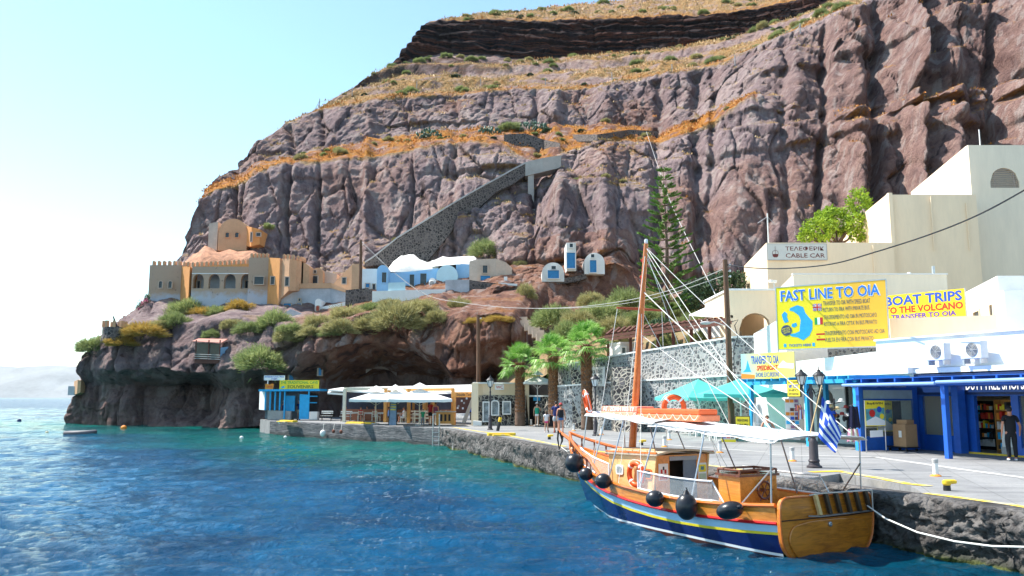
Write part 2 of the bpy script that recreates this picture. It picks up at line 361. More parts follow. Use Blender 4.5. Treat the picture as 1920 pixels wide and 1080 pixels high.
RD=np.where(terr>0,np.where(SEG==8,1.0,.22+.5*ss(.9,1,TT)+.45*ss(.12,0,TT)),RD)
idx=np.arange(NR*NU).reshape(NR,NU)
# returns: the sheet wraps back at both ends and over the crest
Lw=C[:,:1].copy(); Ls=[]
for q,(dx,dy) in enumerate(((6,14),(22,40),(60,90))): Ls.append(Lw+np.array([dx,dy,-q*1.5]))
Rw=C[:,-1:]; Rs=[Rw+np.array([0,60,0])]
C2=np.concatenate([Ls[2],Ls[1],Ls[0],C]+Rs,1)
def padc(a): return np.concatenate([a[:,:1]]*3+[a]+[a[:,-1:]],1)
top=C2[-1:]; C2=np.concatenate([C2,top+np.array([5,40,1]),top+np.array([10,160,-40])],0)
def padr(a): a=padc(a); return np.concatenate([a,a[-1:],a[-1:]],0)
nr,nc=C2.shape[:2]; idx=np.arange(nr*nc).reshape(nr,nc)
fc=np.stack([idx[:-1,:-1],idx[:-1,1:],idx[1:,1:],idx[1:,:-1]],-1).reshape(-1,4)
colr=np.stack([padr(GR),padr(BD),padr(RD),np.ones((nr,nc))],-1).reshape(-1,4)

t=NT('cliff_rock'); pos=t.pos()
va=t.n('ShaderNodeVertexColor',layer_name='zone').outputs[0]; sp=t.n('ShaderNodeSeparateColor',{0:va}).outputs
n1=t.noise(pos,.07,6,.6); st=t.noise(t.pos((.55,.55,.045)),1,6,.6,.4); n2=t.noise(pos,.5,7,.65); n3=t.noise(pos,2.6,6,.7)
base=t.ramp(t.math('ADD',t.math('MULTIPLY',n1,.5),t.math('MULTIPLY',n2,.5)),[(.34,(.155,.11,.12)),(.5,(.33,.24,.24)),(.66,(.50,.385,.36))])
red=t.ramp(n2,[(.3,(.15,.060,.040)),(.5,(.29,.135,.085)),(.72,(.42,.235,.155))])
base=t.mix(t.math('MULTIPLY',sp[2],.9),base,red)
base=t.mix(t.ramp(st,[(.53,0),(.62,.7)]),base,(.46,.37,.34))
base=t.mix(t.ramp(st,[(.33,.85),(.42,0)]),base,(.075,.050,.052))
base=t.mix(t.ramp(n3,[(.3,.45),(.46,0)]),base,(.10,.065,.06))
lay=t.noise(t.pos((.035,.035,.75)),1,5,.6,.3)
dark=t.ramp(lay,[(.36,(.010,.008,.010)),(.47,(.026,.018,.020)),(.52,(.13,.05,.033)),(.565,(.022,.016,.018)),(.70,(.055,.036,.034))])
base=t.mix(sp[1],base,dark)
gn=t.noise(pos,1.4,6,.7); gcol=t.ramp(gn,[(.30,(.13,.10,.055)),(.42,(.28,.18,.08)),(.55,(.42,.28,.13)),(.70,(.50,.39,.24))]); gor=t.ramp(gn,[(.30,(.15,.07,.02)),(.44,(.42,.15,.02)),(.58,(.55,.23,.04)),(.75,(.50,.32,.12))]); gcol=t.mix(sp[2],gcol,gor)
gn2=t.noise(pos,.22,4,.6); gcol=t.mix(t.ramp(gn2,[(.50,0),(.62,.6)]),gcol,(.40,.20,.06))
gcol=t.mix(t.ramp(n3,[(.56,0),(.66,.7)]),gcol,(.20,.20,.10))
base=t.mix(sp[0],base,gcol)
vr=t.n('ShaderNodeTexVoronoi',{'Vector':t.mix(.12,pos,t.n('ShaderNodeTexNoise',{'Vector':pos,'Scale':.8}).outputs['Color']),'Scale':.9},feature='DISTANCE_TO_EDGE').outputs['Distance']
crk=t.ramp(vr,[(0,0),(.08,1)])
b1=t.bump(t.noise(pos,1.3,10,.74),1.0,1.1); b2=t.bump(crk,.35,.2,b1)
rock=t.fin(base,.93,b2,.15)
cl=npmesh('cliff',C2.reshape(-1,3),fc,rock,smooth=True); struct(cl)
ca=cl.data.color_attributes.new('zone','FLOAT_COLOR','POINT'); ca.data.foreach_set('color',colr.astype(np.float32).ravel())
cl.data.materials.append(rock)
def on_cliff(k,t_,px):
    """a point of the finished cliff surface in segment k at fraction t_ and pixel column px"""
    r=int(sum(ROWS[:k])+min(ROWS[k]-1,max(0,round(t_*ROWS[k])))); c=int(np.argmin(np.abs(PXA[r]-px)))
    return Vector(C[r,c])
def cliff_px(k,t_,px):
    r=int(sum(ROWS[:k])+min(ROWS[k]-1,max(0,round(t_*ROWS[k])))); c=int(np.argmin(np.abs(PXA[r]-px))); return r,c

# ---------------------------------------------------------------- hillside behind the retaining wall
def wall_y(X_): return 58-1.237*min(max(X_-3,0),9.4)+(8 if X_<2.6 else 0)
def hill_z(X_,Y_):
    b_=5.15+min(max(X_-3,0),9.4)*.12; 
    if X_<3.5: b_-=min(1,(3.5-X_)/4)**1.5*2.2
    return b_+(Y_-wall_y(X_))*.125
Qx,Qy=np.meshgrid(np.concatenate([np.linspace(-1.5,14,90),np.linspace(14.5,95,80)]),np.linspace(0,1,70))
y0=np.vectorize(wall_y)(Qx)+.3; hy=y0+Qy*(104-y0)
hz=np.vectorize(hill_z)(Qx,hy)+.5*fbm(Qx/6,hy/6,hy*0,4,3)*ss(0,.1,Qy)
hi=np.arange(hz.size).reshape(hz.shape); hf=np.stack([hi[:-1,:-1],hi[:-1,1:],hi[1:,1:],hi[1:,:-1]],-1).reshape(-1,4)
t=NT('dry_earth'); pos=t.pos(); a=t.noise(pos,.6,6,.65)
t.fin(t.ramp(a,[(.3,(.13,.09,.06)),(.5,(.24,.16,.09)),(.7,(.22,.20,.10))]),.95,t.bump(t.noise(pos,3,6,.6),.5,.1),.1)
struct(npmesh('hillside',np.stack([Qx,hy,hz],-1).reshape(-1,3),hf,t.mat,smooth=True))
EARTH=t.mat
# ================================================================ SEA
an=np.concatenate([np.linspace(-180,-42,24,endpoint=False),np.linspace(-42,36,620,endpoint=False),np.linspace(36,180,26)])
rr=np.concatenate([[0.5,4,8],np.geomspace(11,400,520),np.geomspace(430,16000,60)])
AN,RR=np.meshgrid(np.radians(an),rr)
sx,sy=RR*np.sin(AN),RR*np.cos(AN); sz=np.zeros_like(sx); wr=np.random.default_rng(5)
for lam,n_ in ((5.2,3),(2.9,4),(1.7,5),(1.0,6),(.62,7),(.40,7),(.27,6)):
    for q in range(n_):
        th=R(205)+wr.normal(0,.55); k_=2*math.pi/(lam*wr.uniform(.85,1.2)); ph=wr.uniform(0,6.28)
        fade=1-ss(lam*38,lam*75,RR)
        s_=np.sin(k_*(sx*math.sin(th)+sy*math.cos(th))+ph+.9*vn(sx/(lam*3),sy/(lam*3),sx*0,q))
        sz+=lam*(.008 if lam>1.5 else .021)/math.sqrt(n_)*1.6*(s_+.35*s_*s_)*fade
sz*=(.75+.5*fbm(sx/14,sy/14,sx*0,3,70))
si=np.arange(sx.size).reshape(sx.shape); sf=np.stack([si[:-1,:-1],si[1:,:-1],si[1:,1:],si[:-1,1:]],-1).reshape(-1,4)
t=NT('sea_water'); pos=t.pos(); va=t.n('ShaderNodeVertexColor',layer_name='shallow').outputs[0]
wn=t.noise(pos,.11,5,.6,.6)
deep=t.ramp(wn,[(.35,(.000,.032,.088)),(.65,(.001,.095,.215))]); shal=t.ramp(wn,[(.35,(.000,.062,.066)),(.65,(.003,.14,.115))])
col=t.mix(va,deep,shal)
nb=t.bump(t.noise(t.pos((1,1.3,1)),1.1,8,.68,.4),.9,.5); nb=t.bump(t.noise(t.pos((1,1.2,1)),7,5,.6),.6,.07,nb)
sea_m=t.fin(col,.045,nb,.27); t.b.inputs['IOR'].default_value=1.33
sea=npmesh('sea',np.stack([sx,sy,sz],-1).reshape(-1,3),sf,sea_m,smooth=True); struct(sea)
# shallows: distance to the shore line
shore=[(-58,104),(-33,92),(-21.3,73.7),(-4.8,56),(2.1,33.6),(8.1,19),(9.5,15.6)]
dm=np.full(sx.shape,1e9)
for (ax,ay),(bx_,by_) in zip(shore,shore[1:]):
    vx,vy=bx_-ax,by_-ay; tq=np.clip(((sx-ax)*vx+(sy-ay)*vy)/(vx*vx+vy*vy),0,1); dm=np.minimum(dm,np.hypot(sx-ax-tq*vx,sy-ay-tq*vy))
far_=ss(20,50,sy); lim=6+16*far_
shv=(1-ss(.15,1,dm/lim+.35*fbm(sx/7,sy/7,sx*0,3,81)))*(.35+.65*far_)
ca=sea.data.color_attributes.new('shallow','FLOAT_COLOR','POINT'); ca.data.foreach_set('color',np.stack([shv]*3+[shv*0+1],-1).astype(np.float32).ravel())
# far island across the caldera
nI=200; ix=np.linspace(-9000,600,nI); hh=330+60*fbm(ix/900,ix*0,ix*0,4,2)-120*ss(-2500,600,ix)
prof=[(0,-5),(150,.35),(420,.62),(700,.95),(1100,1.0),(1900,.6),(2600,-5)]
iv=[];
for j,(dy_,s_) in enumerate(prof):
    zz=np.where(s_<0,-5,hh*s_+18*fbm(ix/260,ix*0+j*3,ix*0,4,6)); iv.append(np.stack([ix,7600+dy_+120*fbm(ix/500,ix*0+j,ix*0,3,8),zz],-1))
iv=np.array(iv); ii=np.arange(len(prof)*nI).reshape(len(prof),nI); fI=np.stack([ii[:-1,:-1],ii[:-1,1:],ii[1:,1:],ii[1:,:-1]],-1).reshape(-1,4)
struct(npmesh('far_hills',iv.reshape(-1,3),fI,M('island_rock',(.24,.25,.26),.9,.2,.004,.0,world=True),smooth=True))  # faint blue of distance haze is put into the rock colour
# haze
HAZE_ON=True
hz_=MB().box(-9500,6000,-400,10600,-1,420).build('haze',M('x_tmp',(.5,.5,.5))); hz_.data.materials.clear()
hm=bpy.data.materials.new('haze_air'); hm.use_nodes=True; ht=hm.node_tree; ht.nodes.clear()
ho=ht.nodes.new('ShaderNodeOutputMaterial'); hv=ht.nodes.new('ShaderNodeVolumePrincipled'); hv.inputs['Color'].default_value=(.86,.95,1,1); hv.inputs['Density'].default_value=.000026; hv.inputs['Anisotropy'].default_value=.2
ht.links.new(hv.outputs[0],ho.inputs['Volume']); hz_.data.materials.append(hm); stuff(hz_); hz_.display_type='WIRE'

# ================================================================ QUAY
t=NT('quay_paving'); pos=t.pos(); a=t.noise(pos,.5,6,.65); b=t.noise(t.pos((.25,2,1)),1.0,5,.6); c_=t.noise(pos,14,4,.7)
col=t.ramp(t.math('ADD',t.math('MULTIPLY',a,.55),t.math('MULTIPLY',b,.45)),[(.35,(.16,.16,.165)),(.5,(.245,.245,.245)),(.65,(.31,.305,.30))])
col=t.mix(t.ramp(c_,[(.35,.35),(.5,0)]),col,(.13,.13,.13))
sl=t.n('ShaderNodeTexBrick',{'Vector':t.n('ShaderNodeMapping',{'Vector':pos,'Rotation':(0,0,R(-71))}).outputs[0],'Scale':1.0,'Mortar Size':.012,'Brick Width':2.6,'Row Height':1.3,'Color1':(1,1,1,1),'Color2':(.90,.90,.90,1),'Mortar':(.55,.55,.55,1)}).outputs[0]
col=t.mix(.8,col,sl,'MULTIPLY')
blo=t.noise(pos,.9,7,.75,.5); col=t.mix(t.ramp(blo,[(.60,0),(.72,.45)]),col,(.10,.10,.105))
PAVE=t.fin(col,.85,t.bump(c_,.3,.01),.3)
t=NT('quay_stone'); pos=t.pos(); a=t.noise(pos,1.1,7,.7); vo=t.n('ShaderNodeTexVoronoi',{'Vector':t.mix(.25,pos,t.n('ShaderNodeTexNoise',{'Vector':pos,'Scale':2.0}).outputs['Color']),'Scale':3.2},feature='DISTANCE_TO_EDGE').outputs['Distance']
pit=t.noise(pos,7,5,.7)
zz=t.n('ShaderNodeSeparateXYZ',{0:pos}).outputs[2]
col=t.ramp(a,[(.3,(.035,.032,.032)),(.48,(.10,.093,.09)),(.68,(.22,.205,.195))])
col=t.mix(t.ramp(pit,[(.36,.8),(.5,0)]),col,(.035,.03,.03))
wet=t.ramp(t.math('ADD',zz,t.math('MULTIPLY',a,.25)),[(.22,1),(.42,0)])
col=t.mix(wet,col,(.03,.035,.022)); 
col=t.mix(t.math('MULTIPLY',t.ramp(t.math('ADD',zz,t.math('MULTIPLY',pit,.2)),[(.16,1),(.24,0)]),.7),col,(.12,.14,.02))
hgt=t.math('ADD',t.math('MULTIPLY',t.ramp(vo,[(0,0),(.12,1)]),.4),t.math('MULTIPLY',pit,.8))
QST=t.fin(col,.85,t.bump(hgt,1.0,.12),.3)
t=NT('concrete_blockwork'); pos=t.pos(); a=t.noise(pos,.9,7,.7); s_=t.noise(t.pos((1.2,1.2,9)),1,5,.6)
zz=t.n('ShaderNodeSeparateXYZ',{0:pos}).outputs[2]
col=t.ramp(t.math('ADD',t.math('MULTIPLY',a,.5),t.math('MULTIPLY',s_,.5)),[(.32,(.04,.042,.048)),(.5,(.10,.10,.108)),(.66,(.19,.185,.19))])
col=t.mix(t.ramp(t.math('ADD',zz,t.math('MULTIPLY',a,.25)),[(.3,.85),(.5,0)]),col,(.05,.05,.05))
QCON=t.fin(col,.88,t.bump(s_,.8,.08),.3)
YEL=M('yellow_paint',(.80,.52,.03),.6,.12,2.5)
e=[G(2150,1003),G(1920,955),G(1660,920),G(1450,893),G(1240,866),G(1060,842),G(972,826),G(826,803)]
e2=[G(507,789),G(488,786)]
outline=[Vector((12.5,2,Q))]+e+e2+[Vector((-22.5,78,Q)),Vector((-14,99,Q)),Vector((40,99,Q)),Vector((60,50,Q)),Vector((60,2,Q))]
lowA,lowB=G(1540,903),G(1705,926)
# a shallow landing cut into the edge between pixel columns 1500 and 1705
e1s,e1e=G(1508,901),G(1712,927)
main=[p for p in outline]
nA=G(1500,889); nB=G(1575,888); nC=G(1708,911)
cutp=[Vector((12.5,2,Q)),G(2150,1003),G(1920,955),G(1740,931),nC,nB,G(1500,899)]+[G(1450,893),G(1240,866),G(1060,842),G(972,826),G(826,803)]+e2+outline[-5:]
qm=MB(); bot=-3
qm.prism([(p.x,p.y) for p in cutp],bot,Q); pm=qm.build('quay',[PAVE]); struct(pm)
land=MB().prism([(p.x,p.y) for p in (G(1742,931),nC+Vector((.02,.02,0)),nB+Vector((.02,.02,0)),G(1500,899),G(1640,918))],bot,Q-.22).build('quay_landing',PAVE); struct(land)
# rough facing along the water
def facing(name,pts,mat,z0=-1.2,z1=Q+.0,amp=.16,step=.12,top=.35,seed=0,label=None):
    pts=[Vector((p[0],p[1],0)) for p in pts]; L=[0]
    for a_,b_ in zip(pts,pts[1:]): L.append(L[-1]+(b_-a_).length)
    n=int(L[-1]/step)+1; s_=np.linspace(0,L[-1],n)
    px_=np.interp(s_,L,[p.x for p in pts]); py_=np.interp(s_,L,[p.y for p in pts])
    tx=np.gradient(px_); ty=np.gradient(py_); ln=np.hypot(tx,ty); nx_,ny_=ty/ln,-tx/ln
    if nx_.mean()>0: nx_,ny_=-nx_,-ny_
    # rows: over the top inwards, then down
    prof=[(-top,z1-.06),(-top,z1+.004),(-top*.5,z1+.006),(amp*.5,z1+.004)]+[(amp*.9,z1-.03)]+[(amp*1.15,z) for z in np.linspace(z1-.1,z0,int((z1-z0)/step)+2)]
    V=[]
    for off,z_ in prof:
        rough=0 if off<0 else (.25 if z_>z1-.01 else 1)
        wv=(amp*(1.5*fbm(px_/1.1,py_/1.1,px_*0+z_/.45,5,seed,.6)+.6*ridge(px_/.4,py_/.4,px_*0+z_/.22,3,seed+5)+.35*fbm(px_/.12,py_/.12,px_*0+z_/.1,2,seed+8)))*rough
        V.append(np.stack([px_+nx_*(off+wv),py_+ny_*(off+wv),px_*0+z_],-1))
    V=np.array(V); m_,n_=V.shape[:2]; ix_=np.arange(m_*n_).reshape(m_,n_); f_=np.stack([ix_[:-1,:-1],ix_[1:,:-1],ix_[1:,1:],ix_[:-1,1:]],-1).reshape(-1,4)
    return struct(npmesh(name,V.reshape(-1,3),f_,mat,smooth=True))
facing('quay_wall',[G(2150,1003),G(1920,955),G(1742,931),G(1640,918)],QST,z1=Q,amp=.24,step=.045,top=.35,seed=3)
facing('quay_wall',[G(1640,918),G(1500,899),G(1450,893),G(1240,866),G(1060,842),G(972,826),G(830,803)],QST,z1=Q,amp=.13,step=.11,top=.3,seed=9)
facing('quay_wall',[G(826,803),G(507,789)],QCON,z1=Q,amp=.03,step=.15,top=.25,seed=15)
# ================================================================ shared materials
WHITE=M('white_plaster',(.80,.79,.76),.8,.05,1.5,.2,.01); CREAM=M('cream_plaster',(.92,.73,.51),.82,.055,.55,.2,.02,world=True,stretch=(1.6,1.6,.35))
PINKISH=M('pale_stucco',(.88,.75,.58),.82,.06,.5,.2,.02,world=True,stretch=(1.6,1.6,.3))
LBLUE=M('light_blue_paint',(.03,.36,.66),.45,.12,3); DBLUE=M('deep_blue_paint',(.014,.11,.52),.4,.12,3)
BLACK=M('black_iron',(.018,.018,.02),.45,.2,6); STEEL=M('galvanised_steel',(.5,.5,.52),.35,.1,5,metal=.8)
WOODP=M('weathered_pole_wood',(.14,.075,.045),.85,.3,2,.5,.02,stretch=(6,6,.5)); DARK=M('dark_interior',(.03,.028,.03),.8,.3,2)
BROWN=M('brown_stained_timber',(.13,.045,.03),.7,.2,2,.2,stretch=(1,1,1)); GREY=M('grey_plaster',(.45,.44,.43),.85,.12,1)
REDL=M('red_lettering',(.62,.03,.02),.6,.05,4); BLUEL=M('blue_lettering',(.02,.09,.50),.6,.05,4); WHL=M('white_lettering',(.85,.85,.85),.6,.03,4)
BLKL=M('black_lettering',(.03,.03,.035),.6,.05,4); MARL=M('maroon_lettering',(.16,.03,.025),.6,.05,4); CYAN=M('sky_blue_print',(.03,.42,.78),.6,.08,4)
GREEN=M('green_print',(.02,.35,.09),.6,.05,4); YELP=M('yellow_print',(.90,.72,.04),.6,.05,3); ORAP=M('orange_print',(.85,.27,.03),.6,.05,3)
def glassmat():
    if 'shop_glass' in MATS: return MATS['shop_glass']
    t=NT('shop_glass'); t.fin((.75,.82,.84),.03,None,.5); t.b.inputs['Transmission Weight'].default_value=.92; t.b.inputs['IOR'].default_value=1.05
    MATS['shop_glass']=t.mat; return t.mat
GLASS=glassmat()
PANE=M('window_dark_glass',(.035,.045,.055),.12,.3,2,0)
def printmat(name,c1,c2,c3,ax=0):
    """a printed banner: colours run across it as they are printed"""
    t=NT(name); v=t.pos((1,1,1),False); s=t.n('ShaderNodeSeparateXYZ',{0:v}).outputs[ax]; n=t.noise(v,.9,3)
    f=t.math('ADD',t.math('MULTIPLY',s,.22),t.math('MULTIPLY',n,.35))
    return t.fin(t.ramp(f,[(.1,c1),(.5,c2),(.95,c3)]),.55,t.bump(t.noise(v,2.2,3),.25,.03),.3)
def stonework(name,scale,mortar,s1,s2,th=.10,dist=.35):
    t=NT(name); pos=t.pos(); nz_=t.n('ShaderNodeTexNoise',{'Vector':pos,'Scale':2.2,'Detail':3}).outputs['Color']; v=t.mix(.10,pos,nz_)
    e_=t.n('ShaderNodeTexVoronoi',{'Vector':v,'Scale':scale},feature='DISTANCE_TO_EDGE').outputs['Distance']
    c_=t.n('ShaderNodeTexVoronoi',{'Vector':v,'Scale':scale}).outputs['Color']
    cs=t.n('ShaderNodeSeparateColor',{0:c_}).outputs[0]
    big=t.noise(pos,.35,4,.6)
    stn=t.ramp(cs,[(0,s1),(.6,s2),(1,tuple(min(1,a*1.9) for a in s2))])
    stn=t.mix(t.ramp(t.noise(pos,9,4),[(.3,.5),(.6,0)]),stn,(.05,.05,.055))
    wdt=t.math('MULTIPLY',t.noise(pos,3,3),th*2)
    m=t.math('GREATER_THAN',e_,wdt)
    mo=t.mix(t.ramp(big,[(.35,0),(.7,.6)]),mortar,tuple(a*.6 for a in mortar))
    return t.fin(t.mix(m,mo,stn),.88,t.bump(t.ramp(e_,[(th*.5,0),(th*1.6,1)]),.7,.05),.25)
STW=stonework('lava_stone_wall',5.0,(.46,.45,.43),(.09,.09,.095),(.22,.22,.225),.145)
STW2=stonework('dark_lava_stone',3.9,(.52,.46,.38),(.03,.028,.03),(.09,.08,.08),.085)
STW3=stonework('rubble_stone',3.1,(.19,.16,.145),(.025,.022,.022),(.085,.072,.068),.11)

def T3(parent,name,body,x0,x1,z0,z1,mat,y=-.03,bold=0,ext=.006,shear=0,rot=0):
    """lettering fitted into a rectangle of the parent's local XZ plane, facing -Y"""
    cu=bpy.data.curves.new('tmp','FONT'); cu.body=body; cu.offset=bold; cu.extrude=.02; cu.resolution_u=2; cu.shear=shear; cu.align_x='CENTER'; cu.space_line=.95
    o=bpy.data.objects.new('tmp',cu); COL.objects.link(o); bpy.context.view_layer.update()
    me=bpy.data.meshes.new_from_object(o); bpy.data.objects.remove(o)
    n=len(me.vertices); a=np.zeros(n*3,dtype=np.float32); me.vertices.foreach_get('co',a); a=a.reshape(-1,3)
    mn,mx=a[:,:2].min(0),a[:,:2].max(0); s=(a[:,:2]-mn)/(mx-mn)
    out=np.stack([x0+s[:,0]*(x1-x0), y-np.where(a[:,2]>0,ext,0), z0+s[:,1]*(z1-z0)],-1)
    if rot:
        cx,cz=(x0+x1)/2,(z0+z1)/2; dx,dz=out[:,0]-cx,out[:,2]-cz; c,s_=math.cos(rot),math.sin(rot); out[:,0]=cx+dx*c-dz*s_; out[:,2]=cz+dx*s_+dz*c
    me.vertices.foreach_set('co',out.astype(np.float32).ravel()); me.materials.clear(); me.materials.append(mat); me.update()
    return link(name,me,parent)
def poly(parent,name,pts,mat,y=-.02,th=.004):
    return MB().slab([(p[0],y,p[1]) for p in pts],(0,-th,0)).build(name,mat,parent)
def disc(x,z,r,n=24): return [(x+r*math.cos(2*math.pi*i/n),z+r*math.sin(2*math.pi*i/n)) for i in range(n)]
def sign_at(name,label,cat,pA,pB,group=None):
    """thing whose local x runs from world point pA towards pB; returns (thing, width)"""
    d=pB-pA; rz=math.atan2(d.y,d.x); return thing(name,label,cat,pA,rz,group), math.hypot(d.x,d.y)
def wall_open(mb,x0,x1,y0,y1,z0,z1,ops=()):
    """straight wall along x with real openings (xa,xb,za,zb,arched)"""
    xs={x0,x1}
    for o in ops:
        n=10 if o[4] else 1
        for i in range(n+1): xs.add(o[0]+(o[1]-o[0])*i/n)
    xs=sorted(xs)
    def otop(o,x):
        if not o[4]: return o[3]
        r=(o[1]-o[0])/2; c=(o[0]+o[1])/2; rise=min(r,o[3]-o[2]); return o[3]-rise+rise*math.sqrt(max(0,1-((x-c)/r)**2))
    for a,b in zip(xs,xs[1:]):
        if b-a<1e-6: continue
        m=(a+b)/2; act=sorted([o for o in ops if o[0]-1e-6<=m<=o[1]+1e-6],key=lambda o:o[2]); cur=(z0,z0)
        for o in act:
            if o[2]>cur[0]+1e-4: mb.hexa([(a,y0,cur[0]),(b,y0,cur[1]),(b,y1,cur[1]),(a,y1,cur[0]),(a,y0,o[2]),(b,y0,o[2]),(b,y1,o[2]),(a,y1,o[2])])
            cur=(otop(o,a),otop(o,b))
        if cur[0]<z1-1e-4 or cur[1]<z1-1e-4: mb.hexa([(a,y0,cur[0]),(b,y0,cur[1]),(b,y1,cur[1]),(a,y1,cur[0]),(a,y0,z1),(b,y0,z1),(b,y1,z1),(a,y1,z1)])
    return mb
def arcpts(x0,x1,z0,z1,n=12):
    r=(x1-x0)/2; c=(x0+x1)/2; rise=min(r,z1-z0)
    return [(x0,z0),(x1,z0)]+[(c+r*math.cos(math.pi*i/n),z1-rise+rise*math.sin(math.pi*i/n)) for i in range(n+1)]
# ================================================================ the retaining wall
wl=thing('retaining_wall','long two tiered wall of grey lava stone in white mortar behind the quay','wall',(7.5,52.4,Q))
def wseg(pts,z0s,z1s,th,name,mat):
    mb=MB()
    for i in range(len(pts)-1):
        (ax,ay),(bx,by)=pts[i],pts[i+1]; d=Vector((bx-ax,by-ay,0)).normalized(); n=Vector((-d.y,d.x,0))*th
        mb.hexa([(ax-7.5,ay-52.4,z0s[i]-Q),(bx-7.5,by-52.4,z0s[i+1]-Q),(bx+n.x-7.5,by+n.y-52.4,z0s[i+1]-Q),(ax+n.x-7.5,ay+n.y-52.4,z0s[i]-Q),
                 (ax-7.5,ay-52.4,z1s[i]-Q),(bx-7.5,by-52.4,z1s[i+1]-Q),(bx+n.x-7.5,by+n.y-52.4,z1s[i+1]-Q),(ax+n.x-7.5,ay+n.y-52.4,z1s[i]-Q)])
    return mb.build(name,mat,wl)
up=[(3.0,58),(7.6,52.3),(12.4,46.4),(14.2,46.35),(14.25,44.5),(20,44.4)]
lw=[(2.9,57.3),(7.4,51.6),(12.0,45.9),(12.9,45.8)]
wseg(up,[Q]*6,[5.35,6.0,6.55,6.6,6.6,6.6],.5,'upper_wall',STW)
wseg(lw,[Q-.3]*4,[3.95,4.2,4.4,4.4],.62,'lower_wall',STW)
wseg([(a-.04,b-.05) for a,b in lw],[3.95,4.2,4.4,4.4],[4.05,4.3,4.5,4.5],.9,'ledge',WHITE)
wseg([(a-.04,b-.05) for a,b in up[:4]],[5.35,6.0,6.55,6.6],[5.45,6.1,6.65,6.7],.6,'coping',WHITE)
for px in (1092,1172):
    b=MB(); d=56.4-(px-1092)*.063; c=X(px,d,0); w_=.7
    b.hexa([(c.x-w_-7.5,c.y-1.1-52.4,-.1),(c.x+w_-7.5,c.y-1.9-52.4,-.1),(c.x+w_-7.5,c.y+1-52.4,-.1),(c.x-w_-7.5,c.y+1-52.4,-.1),(c.x-w_-7.5,c.y-.02-52.4,3.9),(c.x+w_-7.5,c.y-.75-52.4,3.9),(c.x+w_-7.5,c.y+1-52.4,3.9),(c.x-w_-7.5,c.y+1-52.4,3.9)])
    b.build('buttress',STW2,wl)
# ================================================================ the cable car station and its neighbours
def pblock(mb,o,front,back,ztop,zbot):
    """front=(x0,x1,y) back=(x0,x1,y)"""
    mb.prism([(front[0]-o.x,front[2]-o.y),(front[1]-o.x,front[2]-o.y),(back[1]-o.x,back[2]-o.y),(back[0]-o.x,back[2]-o.y)],zbot-o.z,ztop-o.z)
def xp(px,py,d): return P(px,py,d).x
o=Vector((xp(1437,500,60),60,5.5)); st=thing('cable_car_station','cream cable car station in three stepped blocks under the cliff','building',o)
f=lambda a:(a[0],a[1],a[2])
mb=MB(); pblock(mb,o,(xp(1437,455,60),xp(1675,455,60),60),(xp(1395,500,71),xp(1675,455,60)+2,71),Zp(455,60),4.5); mb.build('lower_block',CREAM,st)
mb=MB(); pblock(mb,o,(xp(1662,365,60.6),xp(1830,365,60.6),60.6),(xp(1580,430,74),xp(1830,365,60.6)+3,74),Zp(365,60.6),4.5); mb.build('middle_block',CREAM,st)
mb=MB(); mb.box(xp(1662,365,60.6)-o.x+.002,xp(1669,365,60.6)-o.x,60.25-o.y,60.61-o.y,-1,Zp(365,60.6)-o.z+.06); mb.build('pilaster',CREAM,st)
tx0=xp(1815,272,63); ztw=Zp(272,63)
tw=MB(); wx0,wx1=xp(1856,330,63),xp(1910,330,63); wz0,wz1=Zp(352,63),Zp(315,63)
wall_open(tw,tx0-o.x,xp(2200,272,63)-o.x,3,3.4,-1,ztw-o.z,[(wx0-o.x,wx1-o.x,wz0-o.z,wz1-o.z,True)])
pblock(tw,o,(tx0,tx0+.01+14,63.4),(xp(1708,362,78),tx0+18,78),ztw-.001,4.5)
tw.build('tower',PINKISH,st)
lv=MB(); z_=wz0-o.z+.05
while z_<wz1-o.z-.08:
    rise=(wz1-wz0); k=max(0,1-((z_-(wz0-o.z))/rise)**2)**.5; c=(wx0+wx1)/2-o.x; hw=(wx1-wx0)/2*k; lv.box(c-hw,c+hw,3.05,3.12,z_,z_+.07); z_+=.155
for q in (-.33,.33): lv.box((wx0+wx1)/2-o.x+q*(wx1-wx0)-.03,(wx0+wx1)/2-o.x+q*(wx1-wx0)+.03,3.03,3.06,wz0-o.z,wz1-o.z-.25)
lvo=lv.build('louvred_vent',M('vent_slats',(.42,.33,.27),.7,.1,4),st)
def side_window(parent,o,pa,pb,frac,w_,h_,zc,arch=False,mat=None):
    """window on a side wall running from world xy pa to pb"""
    d=Vector((pb[0]-pa[0],pb[1]-pa[1],0)); L=d.length; d.normalize(); n=Vector((d.y,-d.x,0)); 
    if n.x>0: n=-n
    c=Vector((pa[0],pa[1],zc))+d*L*frac-Vector(o)
    fr=MB(); rv=[c+d*(s*(w_/2+.09))+Vector((0,0,t*(h_/2+.09))) for s,t in ((-1,-1),(1,-1),(1,1),(-1,1))]
    ri=[c+d*(s*w_/2)+Vector((0,0,t*h_/2)) for s,t in ((-1,-1),(1,-1),(1,1),(-1,1))]
    for i in range(4): fr.slab([rv[i],rv[(i+1)%4],ri[(i+1)%4],ri[i]],n*.07)
    w0=fr.build('window',mat or CREAM,parent); MB().slab(ri,n*.012).build('pane',PANE,w0); return w0
sa,sb=(xp(1437,455,60),60),(xp(1395,500,71),71)
side_window(st,o,sa,sb,.35,.9,2.6,9.9); side_window(st,o,sa,sb,.82,.8,1.6,9.0)
sa,sb=(xp(1662,365,60.6),60.6),(xp(1580,430,74),74)
side_window(st,o,sa,sb,.38,1.4,2.6,14.2); side_window(st,o,sa,sb,.68,1.2,1.0,13.4)
